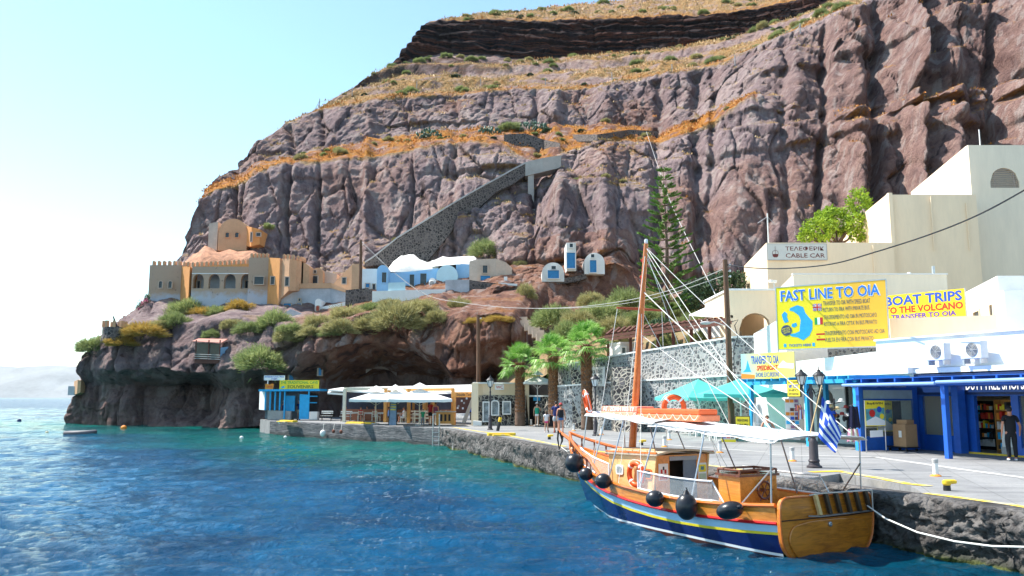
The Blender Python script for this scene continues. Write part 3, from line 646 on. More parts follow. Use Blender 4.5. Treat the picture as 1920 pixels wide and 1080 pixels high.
for px,py0,py1,dd,xo in ((1637,460,520,59.9,0),(1745,368,470,60.45,0),(1812,380,470,60.5,0)):
    a=P(px,py0,dd); b=P(px,py1,dd); MB().tube([(a.x-st.location.x,a.y-st.location.y,a.z-st.location.z),(a.x-st.location.x,a.y-st.location.y,b.z-st.location.z)],.045,6).build('drain_pipe',CREAM,st)
# antennas
for px,py0,py1,d,lab in ((1441,400,458,60.5,'thin white antenna mast with crossed arms on the cable car station corner'),(1838,243,275,64,'short white pole on the highest station roof')):
    b=P(px,py1,d); a=thing('antenna_mast',lab,'antenna',b); h=Zp(py0,d)-b.z
    MB().tube([(0,0,-.3),(0,0,h)],.05,6).build('mast',WHITE,a)
    if px<1500: MB().tube([(-.75,0,h-.75),(0,0,h-.25),(.45,0,h-.75)],.02,5).build('cross_arm',STEEL,a)
# cable car sign
s_,w_=sign_at('station_sign','white board reading TELEFERIK and CABLE CAR with a gondola symbol','sign',P(1438,488,59.9),P(1551,488,59.9)); h_=Zp(457,59.9)-Zp(488,59.9)
MB().box(0,w_,-.06,.0,0,h_).build('panel',M('sign_grey_white',(.62,.62,.58),.6,.05,2),s_)
fm=MB()
for a in ((0,w_,-.08,-.06,0,.04),(0,w_,-.08,-.06,h_-.04,h_),(0,.04,-.08,-.06,.04,h_-.04),(w_-.04,w_,-.08,-.06,.04,h_-.04)): fm.box(*a)
fm.build('frame',GREY,s_)
T3(s_,'lettering','ΤΕΛΕΦΕΡΙΚ',w_*.31,w_*.95,h_*.57,h_*.83,MARL,-.065,.008); T3(s_,'lettering','CABLE CAR',w_*.31,w_*.96,h_*.15,h_*.41,MARL,-.065,.008)
g_=MB(); cx,cz=w_*.14,h_*.33
g_.slab([(cx-.22,-.062,cz+.05),(cx-.2,-.062,cz-.12),(cx-.1,-.062,cz-.2),(cx+.1,-.062,cz-.2),(cx+.2,-.062,cz-.12),(cx+.22,-.062,cz+.05)],(0,-.01,0))
g_.tube([(cx,-.07,cz),(cx,-.07,cz+.62)],.012,4)
g_.tube([(cx-.22,-.07,cz+.05),(cx-.19,-.07,cz+.25),(cx,-.07,cz+.33),(cx+.19,-.07,cz+.25),(cx+.22,-.07,cz+.05)],.014,4)
g_.build('gondola_symbol',MARL,s_)
# flat fronted block below the station
o=Vector((xp(1487,515,47),47,5)); b0=thing('flat_roofed_block','pale grey flat roofed block right behind the large yellow banner','building',o)
mb=MB(); pblock(mb,o,(xp(1487,515,47),xp(1775,515,47),47),(xp(1452,549,55.5),xp(1775,515,47)+2,55.5),Zp(515,47),4.5); mb.build('walls',PINKISH,b0)
mb=MB().box(-.04,xp(1775,515,47)-o.x+.04,-.06,.2,Zp(515,47)-5-.001,Zp(515,47)-5+.07); mb.build('parapet_cap',WHITE,b0)
MB().tube([(xp(1767,510,47)-o.x,1,Zp(520,47)-5-.4),(xp(1767,510,47)-o.x,1,Zp(494,47)-5)],.09,8).build('flue_pipe',STEEL,b0)
MB().ell((xp(1720,510,47)-o.x,1,Zp(510,47)-5),.14).build('roof_light',WHITE,b0)
# arch porch
o=Vector((xp(1366,545,48),48,6)); ap=thing('arched_porch','cream porch with one wide round arch left of the yellow banner','building',o)
w_=xp(1456,545,48)-o.x; zt=Zp(545,48)-6; mb=MB()
wall_open(mb,0,w_+.9,0,.45,-1,zt,[(xp(1387,640,48)-o.x,xp(1449,640,48)-o.x,.25,Zp(587,48)-6,True)])
mb.box(-.0,.4,.451,6,-1,zt-.001); mb.box(.4,w_+.9,5.6,6,-1,zt-.001); mb.box(.4,w_+.9,.451,5.6,zt-.35,zt-.002); mb.build('walls',CREAM,ap)
MB().box(xp(1428,640,48)-o.x,xp(1440,640,48)-o.x,5.45,5.6,.4,Zp(607,48)-6).build('window',WHITE,ap)
MB().box(-.08,w_+.98,-.08,6.05,zt,zt+.12).build('roof_slab',WHITE,ap)
cm=thing('security_camera','small grey security camera on the porch roof corner','camera',P(1452,545,47.9)+Vector((0,0,.12)))
MB().tube([(0,0,0),(0,0,.35)],.03,6).build('bracket',STEEL,cm); MB().cb((-.1,-.1,.42),(.5,.16,.15),.5).build('body',WHITE,cm)
# white sloping bank wall in front of the porch and under the banner
o=Vector((14.3,44.0,Q)); ww=thing('terrace_wall','white plastered terrace wall between the lava stone wall and yellow banner','wall',o)
mb=MB(); a1=X(1422,44.2); a2=X(1484,41.2); mb.prism([(a1.x-o.x,a1.y-o.y),(a2.x-o.x,a2.y-o.y),(a2.x+3-o.x,a2.y+2.5-o.y),(a1.x+2.5-o.x,a1.y+1.8-o.y)],0,[Zp(626,44.2)-Q,Zp(592,41.2)-Q,Zp(592,41.2)-Q,Zp(626,44.2)-Q]); mb.build('wall',WHITE,ww)
# building right of the boat trips banner
o=Vector((xp(1870,517,36),36,5)); rb=thing('white_house','white flat roofed house with small windows at the right picture edge','building',o)
mb=MB(); xa=xp(1870,517,36); xb=xp(1783,559,45); pblock(mb,o,(xa,xa+9,36),(xb,xb+12,45),Zp(517,36),5); mb.build('walls',WHITE,rb)
for fr_,w2,h2 in ((.13,.5,1.1),(.42,1.1,1.0),(.78,.9,.8)): side_window(rb,o,(xa,36),(xb,45),fr_,w2,h2,6.85)
xa2=xp(1882,545,35.3); mb=MB(); mb.prism([(xa2-o.x,-.7),(xa2+6-o.x,-3.2),(xa2+6-o.x,-.02),(xa2-o.x,-.02)],0,[Zp(545,35.3)-5,Zp(524,32)-5,Zp(524,32)-5,Zp(545,35.3)-5]); mb.build('front_wing',WHITE,rb)
MB().slab([(xa2-o.x+.7,-1.02,1.7),(xa2-o.x+2.4,-1.73,1.7),(xa2-o.x+2.4,-1.73,2.5),(xa2-o.x+.7,-1.02,2.5)],(-.02,-.04,0)).build('window',PANE,rb)
o=Vector((xp(1668,600,37.5),37.5,5)); gw=thing('parapet_wall','low beige parapet wall running under the boat trips banner','wall',o)
MB().prism([(0,0),(11,-4.2),(11.3,-3.4),(.2,.8)],-1,[Zp(597,37.5)-5]*4).build('wall',CREAM,gw)
# ================================================================ the shops under the pergolas
SO=Vector((11.26,39.22,Q)); SR=math.atan2(-10.84,3.45)
SM=Matrix.Translation(SO)@Matrix.Rotation(SR,4,'Z')
def SL(x,y,z=0): return SM@Vector((x,y,z))
shop=thing('gift_shop','white gift shop with glass front behind the light blue pergola','building',SO,SR)
mb=MB(); 
wall_open(mb,0,7.0,2.9,3.1,0,3.0,[(.9,2.2,0,2.45,True),(2.9,6.9,.1,2.6,False)])
mb.box(-.0,.2,3.1,7.6,0,3.0); mb.box(.2,7.0,7.4,7.6,0,3.0); mb.build('walls',WHITE,shop)
MB().box(.2,6.999,3.101,7.399,-.02,.012).build('floor',GREY,shop)
MB().box(-.1,7.05,2.6,7.7,3.0,3.25).build('ceiling',WHITE,shop)
MB().box(2.9,6.9,3.0,3.02,.1,2.6).build('shop_window',GLASS,shop)
fr=MB()
for a in (2.9,4.9,6.84): fr.box(a,a+.07,2.95,3.06,.1,2.6)
fr.box(2.97,6.84,2.96,3.05,2.5,2.6); fr.build('window_frame',BLACK,shop)
duty=thing('duty_free_shop','deep blue duty free shop with wide glass front and lit shelves inside','shop',SO,SR)
mb=MB(); wall_open(mb,7.0,16,3.0,3.15,0,2.15,[(7.25,9.15,.05,2.1,False),(9.75,11.3,0,2.1,False),(11.6,15.5,.3,2.1,False)]); mb.build('shop_front',DBLUE,duty)
mb=MB(); mb.box(7.0,7.15,3.15,8,0,3); mb.box(7.15,16,7.85,8,0,3); mb.box(15.85,16,3.15,7.85,0,3); mb.build('side_walls',PINKISH,duty)
MB().box(7.15,15.85,3.15,7.85,-.02,.012).build('floor',GREY,duty)
MB().box(7,16.05,2.9,8.05,3.0,3.2).build('ceiling',WHITE,duty)
MB().box(7.0,16,2.93,3.12,2.151,2.95).build('fascia',M('navy_fascia',(.008,.03,.12),.4,.1,3),duty)
T3(duty,'lettering','DUTY FREE SHOPS',9.5,11.95,2.32,2.72,WHL,2.925,.01)
MB().box(7.25,9.15,3.06,3.08,.6,2.1).build('shop_window',GLASS,duty); MB().box(11.6,15.5,3.06,3.08,.3,2.1).build('shop_window',GLASS,duty)
MB().box(7.25,9.15,3.04,3.10,.05,.6).build('lower_panel',DBLUE,duty)
MB().box(9.3,16,2.86,2.98,0,.06).build('threshold',YEL,duty)
# glazed blue side wall of the duty free shop, seen from the quay
gsw=MB(); gsw.box(7.0,7.12,.12,.30,0,2.45); gsw.box(7.0,7.12,2.70,2.92,0,2.45); gsw.box(7.0,7.12,.30,2.70,0,.55); gsw.box(7.0,7.12,.30,2.70,2.33,2.45); gsw.box(7.01,7.11,.30,2.70,1.93,1.99); gsw.build('side_frame',DBLUE,duty)
MB().box(7.04,7.08,.30,2.70,.55,1.93).build('side_glass',GLASS,duty); MB().box(7.04,7.08,.30,2.70,1.99,2.33).build('header_panel',M('pale_blue_panel',(.35,.50,.60),.4,.1,3),duty)
MB().box(6.5,6.55,.3,2.6,.02,1.9).build('side_backdrop',M('dark_backdrop',(.045,.06,.075),.6,.4,1.4),duty)
# upper white storey over both shops
upb=thing('white_upper_storey','bright white flat roofed storey above the shops carrying two air conditioners','building',SM@Vector((0,0,3.25)),SR)
mb=MB(); mb.prism([(-.6,3.0),(5.3,2.7),(5.3,8),(-.6,8)],0,[.55,.72,.72,.55]); mb.prism([(5.3,2.65),(18,4.1),(18,9),(5.3,8.3)],-.03,1.15); mb.build('walls',WHITE,upb)
MB().prism([(5.25,2.58),(18.05,4.03),(18,4.3),(5.25,2.9)],1.15,1.22).build('parapet_cap',WHITE,upb)
for q,(px,lab) in enumerate(((1731,'white air conditioner on the upper storey, left one of the pair'),(1790,'white air conditioner on the upper storey, right one of the pair'))):
    # find local x where the wall front meets that pixel column
    best=min((abs(960+F*(SL(xx,2.45,2.9+1.2).x)/(SL(xx,2.45).y*cT+.3)-px),xx) for xx in np.linspace(4,14,400))[1]
    a=thing('air_conditioner',lab,'air conditioner',SL(best+.0,2.45+(best-5.3)*.114,3.28),SR,'air conditioners on the shop roof')
    MB().box(0,.92,-.28,.06,.18,.82).build('casing',M('ac_casing',(.74,.74,.70),.5,.05,3),a,bev=.02)
    rg=MB()
    for r_ in (.06,.11,.16,.21,.25): rg.tube([(.52+r_*math.cos(i*math.pi/12),-.295,.5+r_*math.sin(i*math.pi/12)) for i in range(24)],.008,4,True)
    for i in range(4): an_=i*math.pi/4; rg.tube([(.52-.25*math.cos(an_),-.3,.5-.25*math.sin(an_)),(.52+.25*math.cos(an_),-.3,.5+.25*math.sin(an_))],.007,4)
    rg.build('fan_grille',M('ac_grille',(.5,.5,.47),.5,.05,3),a)
    MB().lathe((0,0,0),[(.26,0),(.26,.01)],24).build('fan_opening',M('ac_dark',(.10,.10,.10),.6,.1,3),a).matrix_local=Matrix.Translation((.52,-.282,.5))@Matrix.Rotation(R(90),4,'X')
    MB().box(-.002+.05,.12,-.25,.05,0,.18).box(.8,.87,-.25,.05,0,.18).build('bracket',STEEL,a)
# pergolas
def pergola(name,label,x0,x1,posts,mat,zb,raf,y0=0,y1=2.9,step=.62):
    p=thing(name,label,'pergola',SM@Vector((x0,0,0)),SR)
    for xx,yy in posts: MB().box(xx-x0-.09,xx-x0+.09,yy-.09,yy+.09,0,zb).build('post',mat,p,bev=.01)
    MB().box(-.15,x1-x0,y0-.07,y0+.07,zb,zb+.16).build('front_beam',mat,p); MB().box(-.15,x1-x0,y1-.3,y1-.18,zb,zb+.16).build('rear_beam',mat,p)
    n=int((x1-x0)/step)
    for i in range(n+1):
        xx=-.1+i*(x1-x0)/n; MB().box(xx-.035,xx+.035,y0-.35,y1-.31,zb+.16,zb+.28).build('rafter',mat,p)
    return p
pg=pergola('shop_pergola','light blue timber pergola in front of the gift shop',-.3,7.2,[(0,0),(2.9,1.9),(4.1,.0),(6.9,.15)],LBLUE,2.62,None)
MB().box(-.2,7.4,.0,2.6,.0,.02).build('cane_cover',M('cane_mat',(.10,.36,.50),.8,.2,9),pg).location=(0,0,2.90)
pg2=pergola('shop_pergola','deep blue timber pergola shading the duty free shop',7.05,16.5,[(7.3,-.05),(11.4,.0),(15.6,0)],DBLUE,2.45,None,step=.8)
MB().tube([(-.2,-.42,.02+2.5),(4.4,-.44,2.52)],.055,8).tube([(4.45,-.42,2.56),(9.6,-.44,2.6)],.055,8).build('awning_tube',M('awning_tube',(.25,.42,.75),.35,.05,4),pg2)
MB().box(-.1,9.5,-.30,2.6,0,.02).build('roof_sheet',DBLUE,pg2).location=(0,0,2.74)
MB().box(9.2-7.05,9.5-7.05,2.5,2.85,0,2.45).build('rear_post',DBLUE,pg2)
# wall lamp posts etc. near the shop are in the next part
# ---- big banner
pA,pB=P(1460,655,39.2),P(1667,643,36.4)
bn,w_=sign_at('yellow_banner','large yellow FAST LINE TO OIA banner with a blue island map','sign',pA,pB); h_=P(1455,545,39.2).z-pA.z+.12
BAN=printmat('banner_print',(.94,.80,.02),(.94,.74,.03),(.92,.50,.05))
MB().box(0,w_,-.02,.02,0,h_).build('panel',BAN,bn)
fm=MB(); 
for a in ((-.04,w_+.04,-.03,.03,-.05,0),(-.04,w_+.04,-.03,.03,h_,h_+.05),(-.05,0,-.03,.03,-1.0,h_),(w_,w_+.05,-.03,.03,-1.6,h_)): fm.box(*a)
fm.build('frame',STEEL,bn)
T3(bn,'title_outline','FAST LINE TO OIA',w_*.035,w_*.955,h_*.765,h_*.955,WHL,-.022,.035,.003); T3(bn,'title','FAST LINE TO OIA',w_*.045,w_*.945,h_*.775,h_*.945,M('title_blue',(.01,.20,.72),.5,.1,2),-.030,.012,.003)
lines=[('TRANSFER TO OIA WITH SPEED BOAT',.665,.735,.83),('RETURN TO FIRA WITH PRIVATE BUS',.565,.63,.82),('TRASFERIMENTO AD OIA IN MOTOSCAFO',.445,.51,.88),('RITORNO A FIRA CITTA\' IN BUS PRIVATO',.34,.405,.88),('TRASFERIMENTO CON MOTOSCAFO AD OIA',.195,.26,.94),('VUELTA EN FIRA CON BUS PRIVATO',.09,.155,.84)]
for b_,z0,z1,xe in lines: T3(bn,'lettering',b_,w_*.44,w_*(xe+.03),h_*z0,h_*z1,BLUEL if False else M('grey_lettering',(.07,.08,.15),.6,.05,4),-.022,-.004,.003)
T3(bn,'lettering','TICKETS HERE',w_*.10,w_*.31,h_*.035,h_*.075,BLUEL,-.022,.015,.003)
for xx in (.065,.335): poly(bn,'square_mark',[(w_*xx-.06,h_*.03),(w_*xx+.06,h_*.03),(w_*xx+.06,h_*.085),(w_*xx-.06,h_*.085)],CYAN,-.021)
isl=[(.13,.66),(.20,.70),(.255,.66),(.27,.57),(.30,.50),(.335,.43),(.33,.30),(.30,.20),(.24,.13),(.19,.18),(.13,.20),(.11,.235),(.17,.25),(.21,.28),(.215,.36),(.225,.45),(.21,.53),(.16,.60),(.12,.62)]
poly(bn,'island_map',[(w_*a,h_*(b)) for a,b in isl],CYAN,-.021)
poly(bn,'island_map',[(w_*a,h_*b) for a,b in ((.045,.56),(.075,.61),(.10,.57),(.095,.52),(.11,.44),(.07,.42),(.055,.48))],CYAN,-.021)
poly(bn,'island_map',[(w_*a,h_*b) for a,b in ((.14,.40),(.18,.42),(.19,.37),(.16,.34),(.135,.36))],CYAN,-.021)
poly(bn,'badge',disc(w_*.085,h_*.30,w_*.052),M('badge_navy',(.05,.08,.16),.6,.1,3),-.027)
T3(bn,'badge_lettering','SPECIAL\nGROUP\nRATES',w_*.045,w_*.125,h_*.255,h_*.345,YELP,-.032,.006,.002,rot=.25)
def flag_h(p,x,z,w2,h2,kind):
    y=-.022
    if kind=='it':
        for i,m_ in enumerate((GREEN,WHL,REDL)): poly(p,'italian_flag',[(x+w2*i/3,z),(x+w2*(i+1)/3,z),(x+w2*(i+1)/3,z+h2),(x+w2*i/3,z+h2)],m_,y)
    elif kind=='es':
        for a,b,m_ in ((0,.25,REDL),(.25,.75,YELP),(.75,1,REDL)): poly(p,'spanish_flag',[(x,z+h2*a),(x+w2,z+h2*a),(x+w2,z+h2*b),(x,z+h2*b)],m_,y)
        poly(p,'flag_crest',disc(x+w2*.32,z+h2*.5,h2*.13,10),ORAP,y-.005)
    else:
        poly(p,'british_flag',[(x,z),(x+w2,z),(x+w2,z+h2),(x,z+h2)],BLUEL,y); y-=.005
        t_=h2*.10
        for (ax,az),(bx,bz) in (((0,0),(1,1)),((0,1),(1,0))):
            A_=Vector((x+w2*ax,z+h2*az)); B_=Vector((x+w2*bx,z+h2*bz)); n_=(B_-A_).normalized(); n_=Vector((-n_.y,n_.x))*t_; k_=(B_-A_).normalized()*t_
            poly(p,'flag_saltire',[A_+k_-n_,B_-k_-n_,B_-k_+n_,A_+k_+n_],WHL,y); n2=n_*.4; poly(p,'flag_saltire',[A_+k_-n2,B_-k_-n2,B_-k_+n2,A_+k_+n2],REDL,y-.004)
        for tt,m_,yy in ((.17,WHL,y-.008),(.10,REDL,y-.012)):
            c=MB(); c.box(x,x+w2,yy-.003,yy,z+h2*(.5-tt),z+h2*(.5+tt)); c.build('flag_cross',m_,p); c=MB(); c.box(x+w2/2-h2*tt,x+w2/2+h2*tt,yy-.0035,yy+.0005,z,z+h2); c.build('flag_cross',m_,p)
flag_h(bn,w_*.345,h_*.59,w_*.08,h_*.11,'uk'); flag_h(bn,w_*.355,h_*.37,w_*.075,h_*.11,'it'); flag_h(bn,w_*.365,h_*.12,w_*.078,h_*.11,'es')
# ---- boat trips banner
pA,pB=P(1658,611,41.5),P(1813,610,38.5)
b2,w_=sign_at('yellow_banner','wide yellow BOAT TRIPS TO THE VOLCANO banner with blue and red words','sign',pA,pB); h_=P(1660,559,41.5).z-pA.z+.1
MB().box(0,w_,-.02,.02,0,h_).build('panel',printmat('trips_print',(.90,.55,.03),(.92,.70,.03),(.90,.60,.03)),b2)
T3(b2,'lettering','BOAT TRIPS',w_*.03,w_*.97,h_*.64,h_*.96,BLUEL,-.022,.03,.004); T3(b2,'lettering','TO THE VOLCANO',w_*.02,w_*.975,h_*.38,h_*.60,REDL,-.022,.03,.004)
T3(b2,'lettering','TRANSFER TO OIA',w_*.10,w_*.89,h_*.18,h_*.34,M('purple_lettering',(.12,.05,.42),.6,.05,3),-.022,.03,.004); T3(b2,'lettering','by SPEEDBOAT',w_*.12,w_*.86,h_*.02,h_*.15,REDL,-.022,.03,.004,shear=.3)
fm=MB(); fm.box(w_+.0,w_+.04,-.02,.02,-1.2,h_+.03); fm.box(w_*.4,w_*.4+.04,.021,.05,-1.2,h_*.2); fm.build('frame',STEEL,b2)
# ---- transfer banner
pA,pB=P(1391,711,38.4),P(1491,705,36.2)
b3,w_=sign_at('colour_banner','small multicoloured TRANSFER TO OIA banner above the light blue pergola','sign',pA,pB); h_=P(1391,664,38.4).z-pA.z
MB().box(0,w_,-.02,.02,0,h_).build('panel',printmat('transfer_print',(.25,.62,.72),(.85,.80,.12),(.75,.55,.25)),b3)
T3(b3,'lettering','TRANSFER TO OIA',w_*.20,w_*.72,h_*.58,h_*.90,BLUEL,-.022,.02,.004); T3(b3,'lettering','SPEEDBOAT',w_*.30,w_*.70,h_*.32,h_*.52,REDL,-.022,.03,.004,shear=.3); T3(b3,'lettering','SHORE EXCURSIONS',w_*.28,w_*.72,h_*.07,h_*.25,BLUEL,-.022,.01,.004)
poly(b3,'boat_picture',[(w_*.70,h_*.42),(w_*.98,h_*.36),(w_*.99,h_*.55),(w_*.86,h_*.58),(w_*.80,h_*.68),(w_*.74,h_*.56)],WHL,-.021)
poly(b3,'boat_picture',[(w_*.03,h_*.28),(w_*.20,h_*.28),(w_*.18,h_*.36),(w_*.13,h_*.75),(w_*.09,h_*.40)],CYAN,-.021)
poly(b3,'printed_wave',[(w_*.0,h_*.02),(w_*.26,h_*.02),(w_*.26,h_*.16),(w_*.0,h_*.22)],ORAP,-.021)
# ---- yellow exchange boards
def board(label,pA,pB,h,rows,leg=.0,grp=None):
    s_,w_=sign_at('sign_board',label,'sign',pA,pB,grp); MB().box(0,w_,-.03,.03,leg,leg+h).build('panel',YELP,s_)
    MB().box(-.03,w_+.03,-.02,.04,leg-.03,leg).box(-.03,w_+.03,-.02,.04,leg+h,leg+h+.03).box(-.03,0,-.02,.04,leg,leg+h).box(w_,w_+.03,-.02,.04,leg,leg+h).build('frame',BLACK,s_)
    if leg: MB().box(0,.04,.041,.08,0,leg+h*.8).box(w_-.04,w_,.041,.08,0,leg+h*.8).build('stand',BLACK,s_)
    for b_,z0,z1,m_ in rows: T3(s_,'lettering',b_,w_*.1,w_*.9,leg+h*z0,leg+h*z1,m_,-.032,.02,.004)
    return s_
board('yellow MONEY exchange board standing beside the left light blue post',G(1381,828),G(1404,828)+Vector((0,-.25,0)),1.0,[('FOREIGN EXCHANGE',.78,.90,BLKL),('MONEY',.40,.68,BLKL),('EXCHANGE',.1,.28,BLKL)],.15)
pA=P(1478,743,36); board('yellow and black money transfer board hanging under the light blue beam',pA,P(1501,743,35.4),.68,[('MONEY TRANSFER',.84,.94,BLKL),('SHIPS TICKETS',.52,.74,BLUEL),('INFO',.30,.45,BLKL),('EXCHANGE',.08,.22,BLKL)])
# ================================================================ THE EXCURSION BOAT
BS=Vector((6.55,17.9,-.03)); _ax=Vector((-.466,.885,0)).normalized(); BR=math.atan2(_ax.y,_ax.x)
BM=Matrix.Translation(BS)@Matrix.Rotation(BR,4,'Z')
def BL(s,l,z): return BM@Vector((s,l,z))
def proj(p):
    k=p.y*cT+(p.z-H)*sT; v=-(p.y)*sT+(p.z-H)*cT
    return 960+F*p.x/k, 540-F*v/k
def woodmat(name,c1,c2,rough=.25,sc_=(1,14,14),coat=.6):
    t=NT(name); v=t.pos((1,1,1),False); mp=t.n('ShaderNodeMapping',{'Vector':v,'Scale':sc_}).outputs[0]
    a=t.noise(mp,1.0,5,.6,1.2); b=t.noise(v,1.3,4,.6); f=t.math('ADD',t.math('MULTIPLY',a,.6),t.math('MULTIPLY',b,.4))
    m=t.fin(t.ramp(f,[(.3,c1),(.55,c2),(.75,tuple(min(1,x*1.25) for x in c2))]),rough,t.bump(a,.12,.01),.5); t.b.inputs['Coat Weight'].default_value=coat; t.b.inputs['Coat Roughness'].default_value=.12; return m
VARN=woodmat('varnished_planks',(.48,.15,.018),(.78,.30,.05)); VARND=woodmat('dark_varnish',(.27,.070,.008),(.62,.205,.02),.3,(14,2,14))
RAILW=woodmat('orange_varnish',(.50,.11,.015),(.68,.17,.025),.22,(3,3,3)); SPIN=woodmat('turned_baluster_wood',(.10,.025,.012),(.17,.045,.02),.35,(3,3,3)); CABW=woodmat('honey_plywood',(.60,.36,.13),(.76,.50,.22),.35,(2,2,9))
DECK=M('deck_boards',(.36,.22,.11),.6,.2,3,stretch=(1,9,1)); NAVY=M('navy_hull_paint',(.008,.022,.115),.16,.15,1.5,.05); SBLUE=M('pale_blue_stripe',(.40,.62,.80),.25,.06,2,.05); WST=M('white_stripe',(.85,.85,.85),.3,.04,2,.05)
YST=M('yellow_stripe',(.82,.66,.03),.3,.1,4,.05); RST=M('red_rub_rail',(.55,.012,.015),.3,.1,3,.05); ANTI=M('brown_antifouling',(.075,.020,.016),.6,.25,3)
CANV=M('white_canvas',(.83,.82,.79),.8,.05,1.6,.35,.03); ROPEW=M('white_rope',(.78,.76,.70),.8,.1,20); ROPED=M('dark_rope',(.04,.035,.03),.8,.2,20); LBR=M('lifebuoy_orange',(.80,.10,.015),.4,.08,6); RAFTO=M('raft_orange',(.82,.13,.03),.45,.1,3); RUB=M('black_rubber',(.018,.020,.026),.33,.3,5,.1)
boat=thing('wooden_excursion_boat','wooden excursion boat with dark blue hull, varnished transom and white canopy moored at the quay','boat',BS,BR)
Sx=[0,1,2,3,4,5,6,7,8,9,9.6,10]
bs=[1.36,1.55,1.68,1.75,1.75,1.68,1.53,1.30,.98,.58,.32,.05]; bw=[1.15,1.50,1.68,1.76,1.74,1.62,1.40,1.08,.70,.32,.12,.03]
zs_=[1.08,1.0,.96,.96,.99,1.03,1.09,1.17,1.29,1.48,1.63,1.78]
zr=[.70,.66,.64,.64,.66,.70,.76,.84,.94,1.06,1.15,1.24]      # red rub rail
zy=[.50,.45,.42,.41,.43,.47,.53,.62,.73,.87,.97,1.06]        # yellow line
def I(tab,s): return float(np.interp(s,Sx,tab))
def hp(s,z,side=1,off=0):
    zs=I(zs_,s); bS=I(bs,s); bW=I(bw,s); zk=-.75
    t0=(0-zk)/(zs-zk); p=math.log(max(bW/bS,.02))/math.log(t0); p=min(max(p,.12),3)
    t=max(0,(z-zk)/(zs-zk)); b=bS*t**p
    stem=8.93+1.07*max(0,z/1.78)**.8 if z>0 else 8.93+z*1.2
    return Vector((s*stem/10, side*(b+off), z))
def strip(name,lo,hi,mat,n=5,off=0,th=0,s1=10):
    mb=MB(); ss_=np.linspace(0,s1,61)
    for side in (1,-1):
        g=[[hp(s,lo(s)+(hi(s)-lo(s))*j/n,side,off+(th if 0<j<n or th==0 else 0)*0+off*0) for j in range(n+1)] for s in ss_]
        vs=[p for r_ in g for p in r_]; w=n+1; fs=[]
        for i in range(len(ss_)-1):
            for j in range(n):
                q=(i*w+j,(i+1)*w+j,(i+1)*w+j+1,i*w+j+1); fs.append(q if side<0 else q[::-1])
        mb.add(vs,fs)
    return mb.build(name,mat,boat,smooth=True)
# the bottom runs on one mesh; the paint bands are parts
strip('hull_bottom',lambda s:-.75,lambda s:.07+.07*math.sin(min(1,s/7)*math.pi),ANTI,6)
strip('waterline_stripe',lambda s:.07+.07*math.sin(min(1,s/7)*math.pi),lambda s:.125+.07*math.sin(min(1,s/7)*math.pi),WST,1)
strip('topside',lambda s:.125+.07*math.sin(min(1,s/7)*math.pi),lambda s:I(zy,s),NAVY,6)
strip('yellow_band',lambda s:I(zy,s),lambda s:I(zy,s)+.055,YST,1,.006)
strip('pale_blue_band',lambda s:I(zy,s)+.055,lambda s:I(zr,s),SBLUE,2)
strip('bulwark',lambda s:I(zr,s),lambda s:I(zs_,s),VARN,4)
inn=MB()
for side in (1,-1):
    ss_=np.linspace(0,10,41); vs=[]
    for s in ss_:
        p=hp(s,I(zs_,s),side); q=hp(s,.45,side); vs+= [(p.x-.01,p.y-side*min(.07,abs(p.y)),p.z),(q.x-.05,q.y-side*min(.07,abs(q.y)),.45)]
    inn.add(vs,[(2*i,2*i+1,2*i+3,2*i+2) if side>0 else (2*i,2*i+2,2*i+3,2*i+1) for i in range(40)])
inn.build('bulwark_lining',VARN,boat)
dk=MB(); ss_=np.linspace(.0,9.3,40); 
dk.add([v for s in ss_ for v in ((hp(s,.5,1).x,hp(s,.5,1).y-.03,.46+.5*max(0,(s-6)/4)**1.5),(hp(s,.5,-1).x,hp(s,.5,-1).y+.03,.46+.5*max(0,(s-6)/4)**1.5))],[(2*i,2*i+1,2*i+3,2*i+2) for i in range(39)]); dk.build('deck',DECK,boat)
for side in (1,-1):
    ss_=np.linspace(0,9.95,40)
    MB().tube([hp(s,I(zs_,s),side,-.015)+Vector((0,0,.01)) for s in ss_],.048,8).build('cap_rail',RAILW,boat,smooth=True)
    MB().tube([hp(s,I(zr,s)+.03,side,.02) for s in ss_],.036,8).build('rub_rail',RST,boat,smooth=True)
MB().tube([(10.05,0,1.9),(9.96,0,1.6),(9.72,0,1.12)],[.07,.075,.06],8).build('stem_post',VARN,boat,smooth=True); MB().tube([(9.715,0,1.11),(9.5,0,.8),(9.1,0,.2),(8.92,0,-.05),(8.4,0,-.6)],[.045,.04,.035,.03,.03],8).build('forefoot',NAVY,boat,smooth=True)
# transom
def rr2(pts,r=.18,n=5):
    out=[]; m=len(pts)
    for i in range(m):
        p=Vector(pts[i]); a=Vector(pts[i-1])-p; b=Vector(pts[(i+1)%m])-p; ra=min(r,a.length*.48,b.length*.48)
        A_=p+a.normalized()*ra; B_=p+b.normalized()*ra
        for k in range(n+1):
            t=k/n; out.append((1-t)**2*A_+2*t*(1-t)*p+t*t*B_)
    return out
tr=rr2([(1.36,.66),(1.34,1.25),(-1.36,1.25),(-1.40,.66),(-1.30,.22),(-.92,-.10),(-.3,-.2),(.3,-.2),(.92,-.10),(1.30,.22)],.22)
MB().slab([(-.03,p.x,p.y) for p in tr],(-.10,0,0)).build('transom',VARND,boat,bev=.02)
MB().tube([(-.13,p.x*.995,p.y) for p in tr],.028,6,True).build('transom_edge',RAILW,boat,smooth=True)
ov=rr2([(1.18,.40),(1.05,.68),(.5,.76),(-.5,.76),(-1.12,.68),(-1.22,.40),(-.95,.02),(-.3,-.13),(.3,-.13),(.95,.02)],.35)
MB().slab([(-.131,p.x,p.y) for p in ov],(-.035,0,0)).build('rudder_panel',VARND,boat,bev=.02)
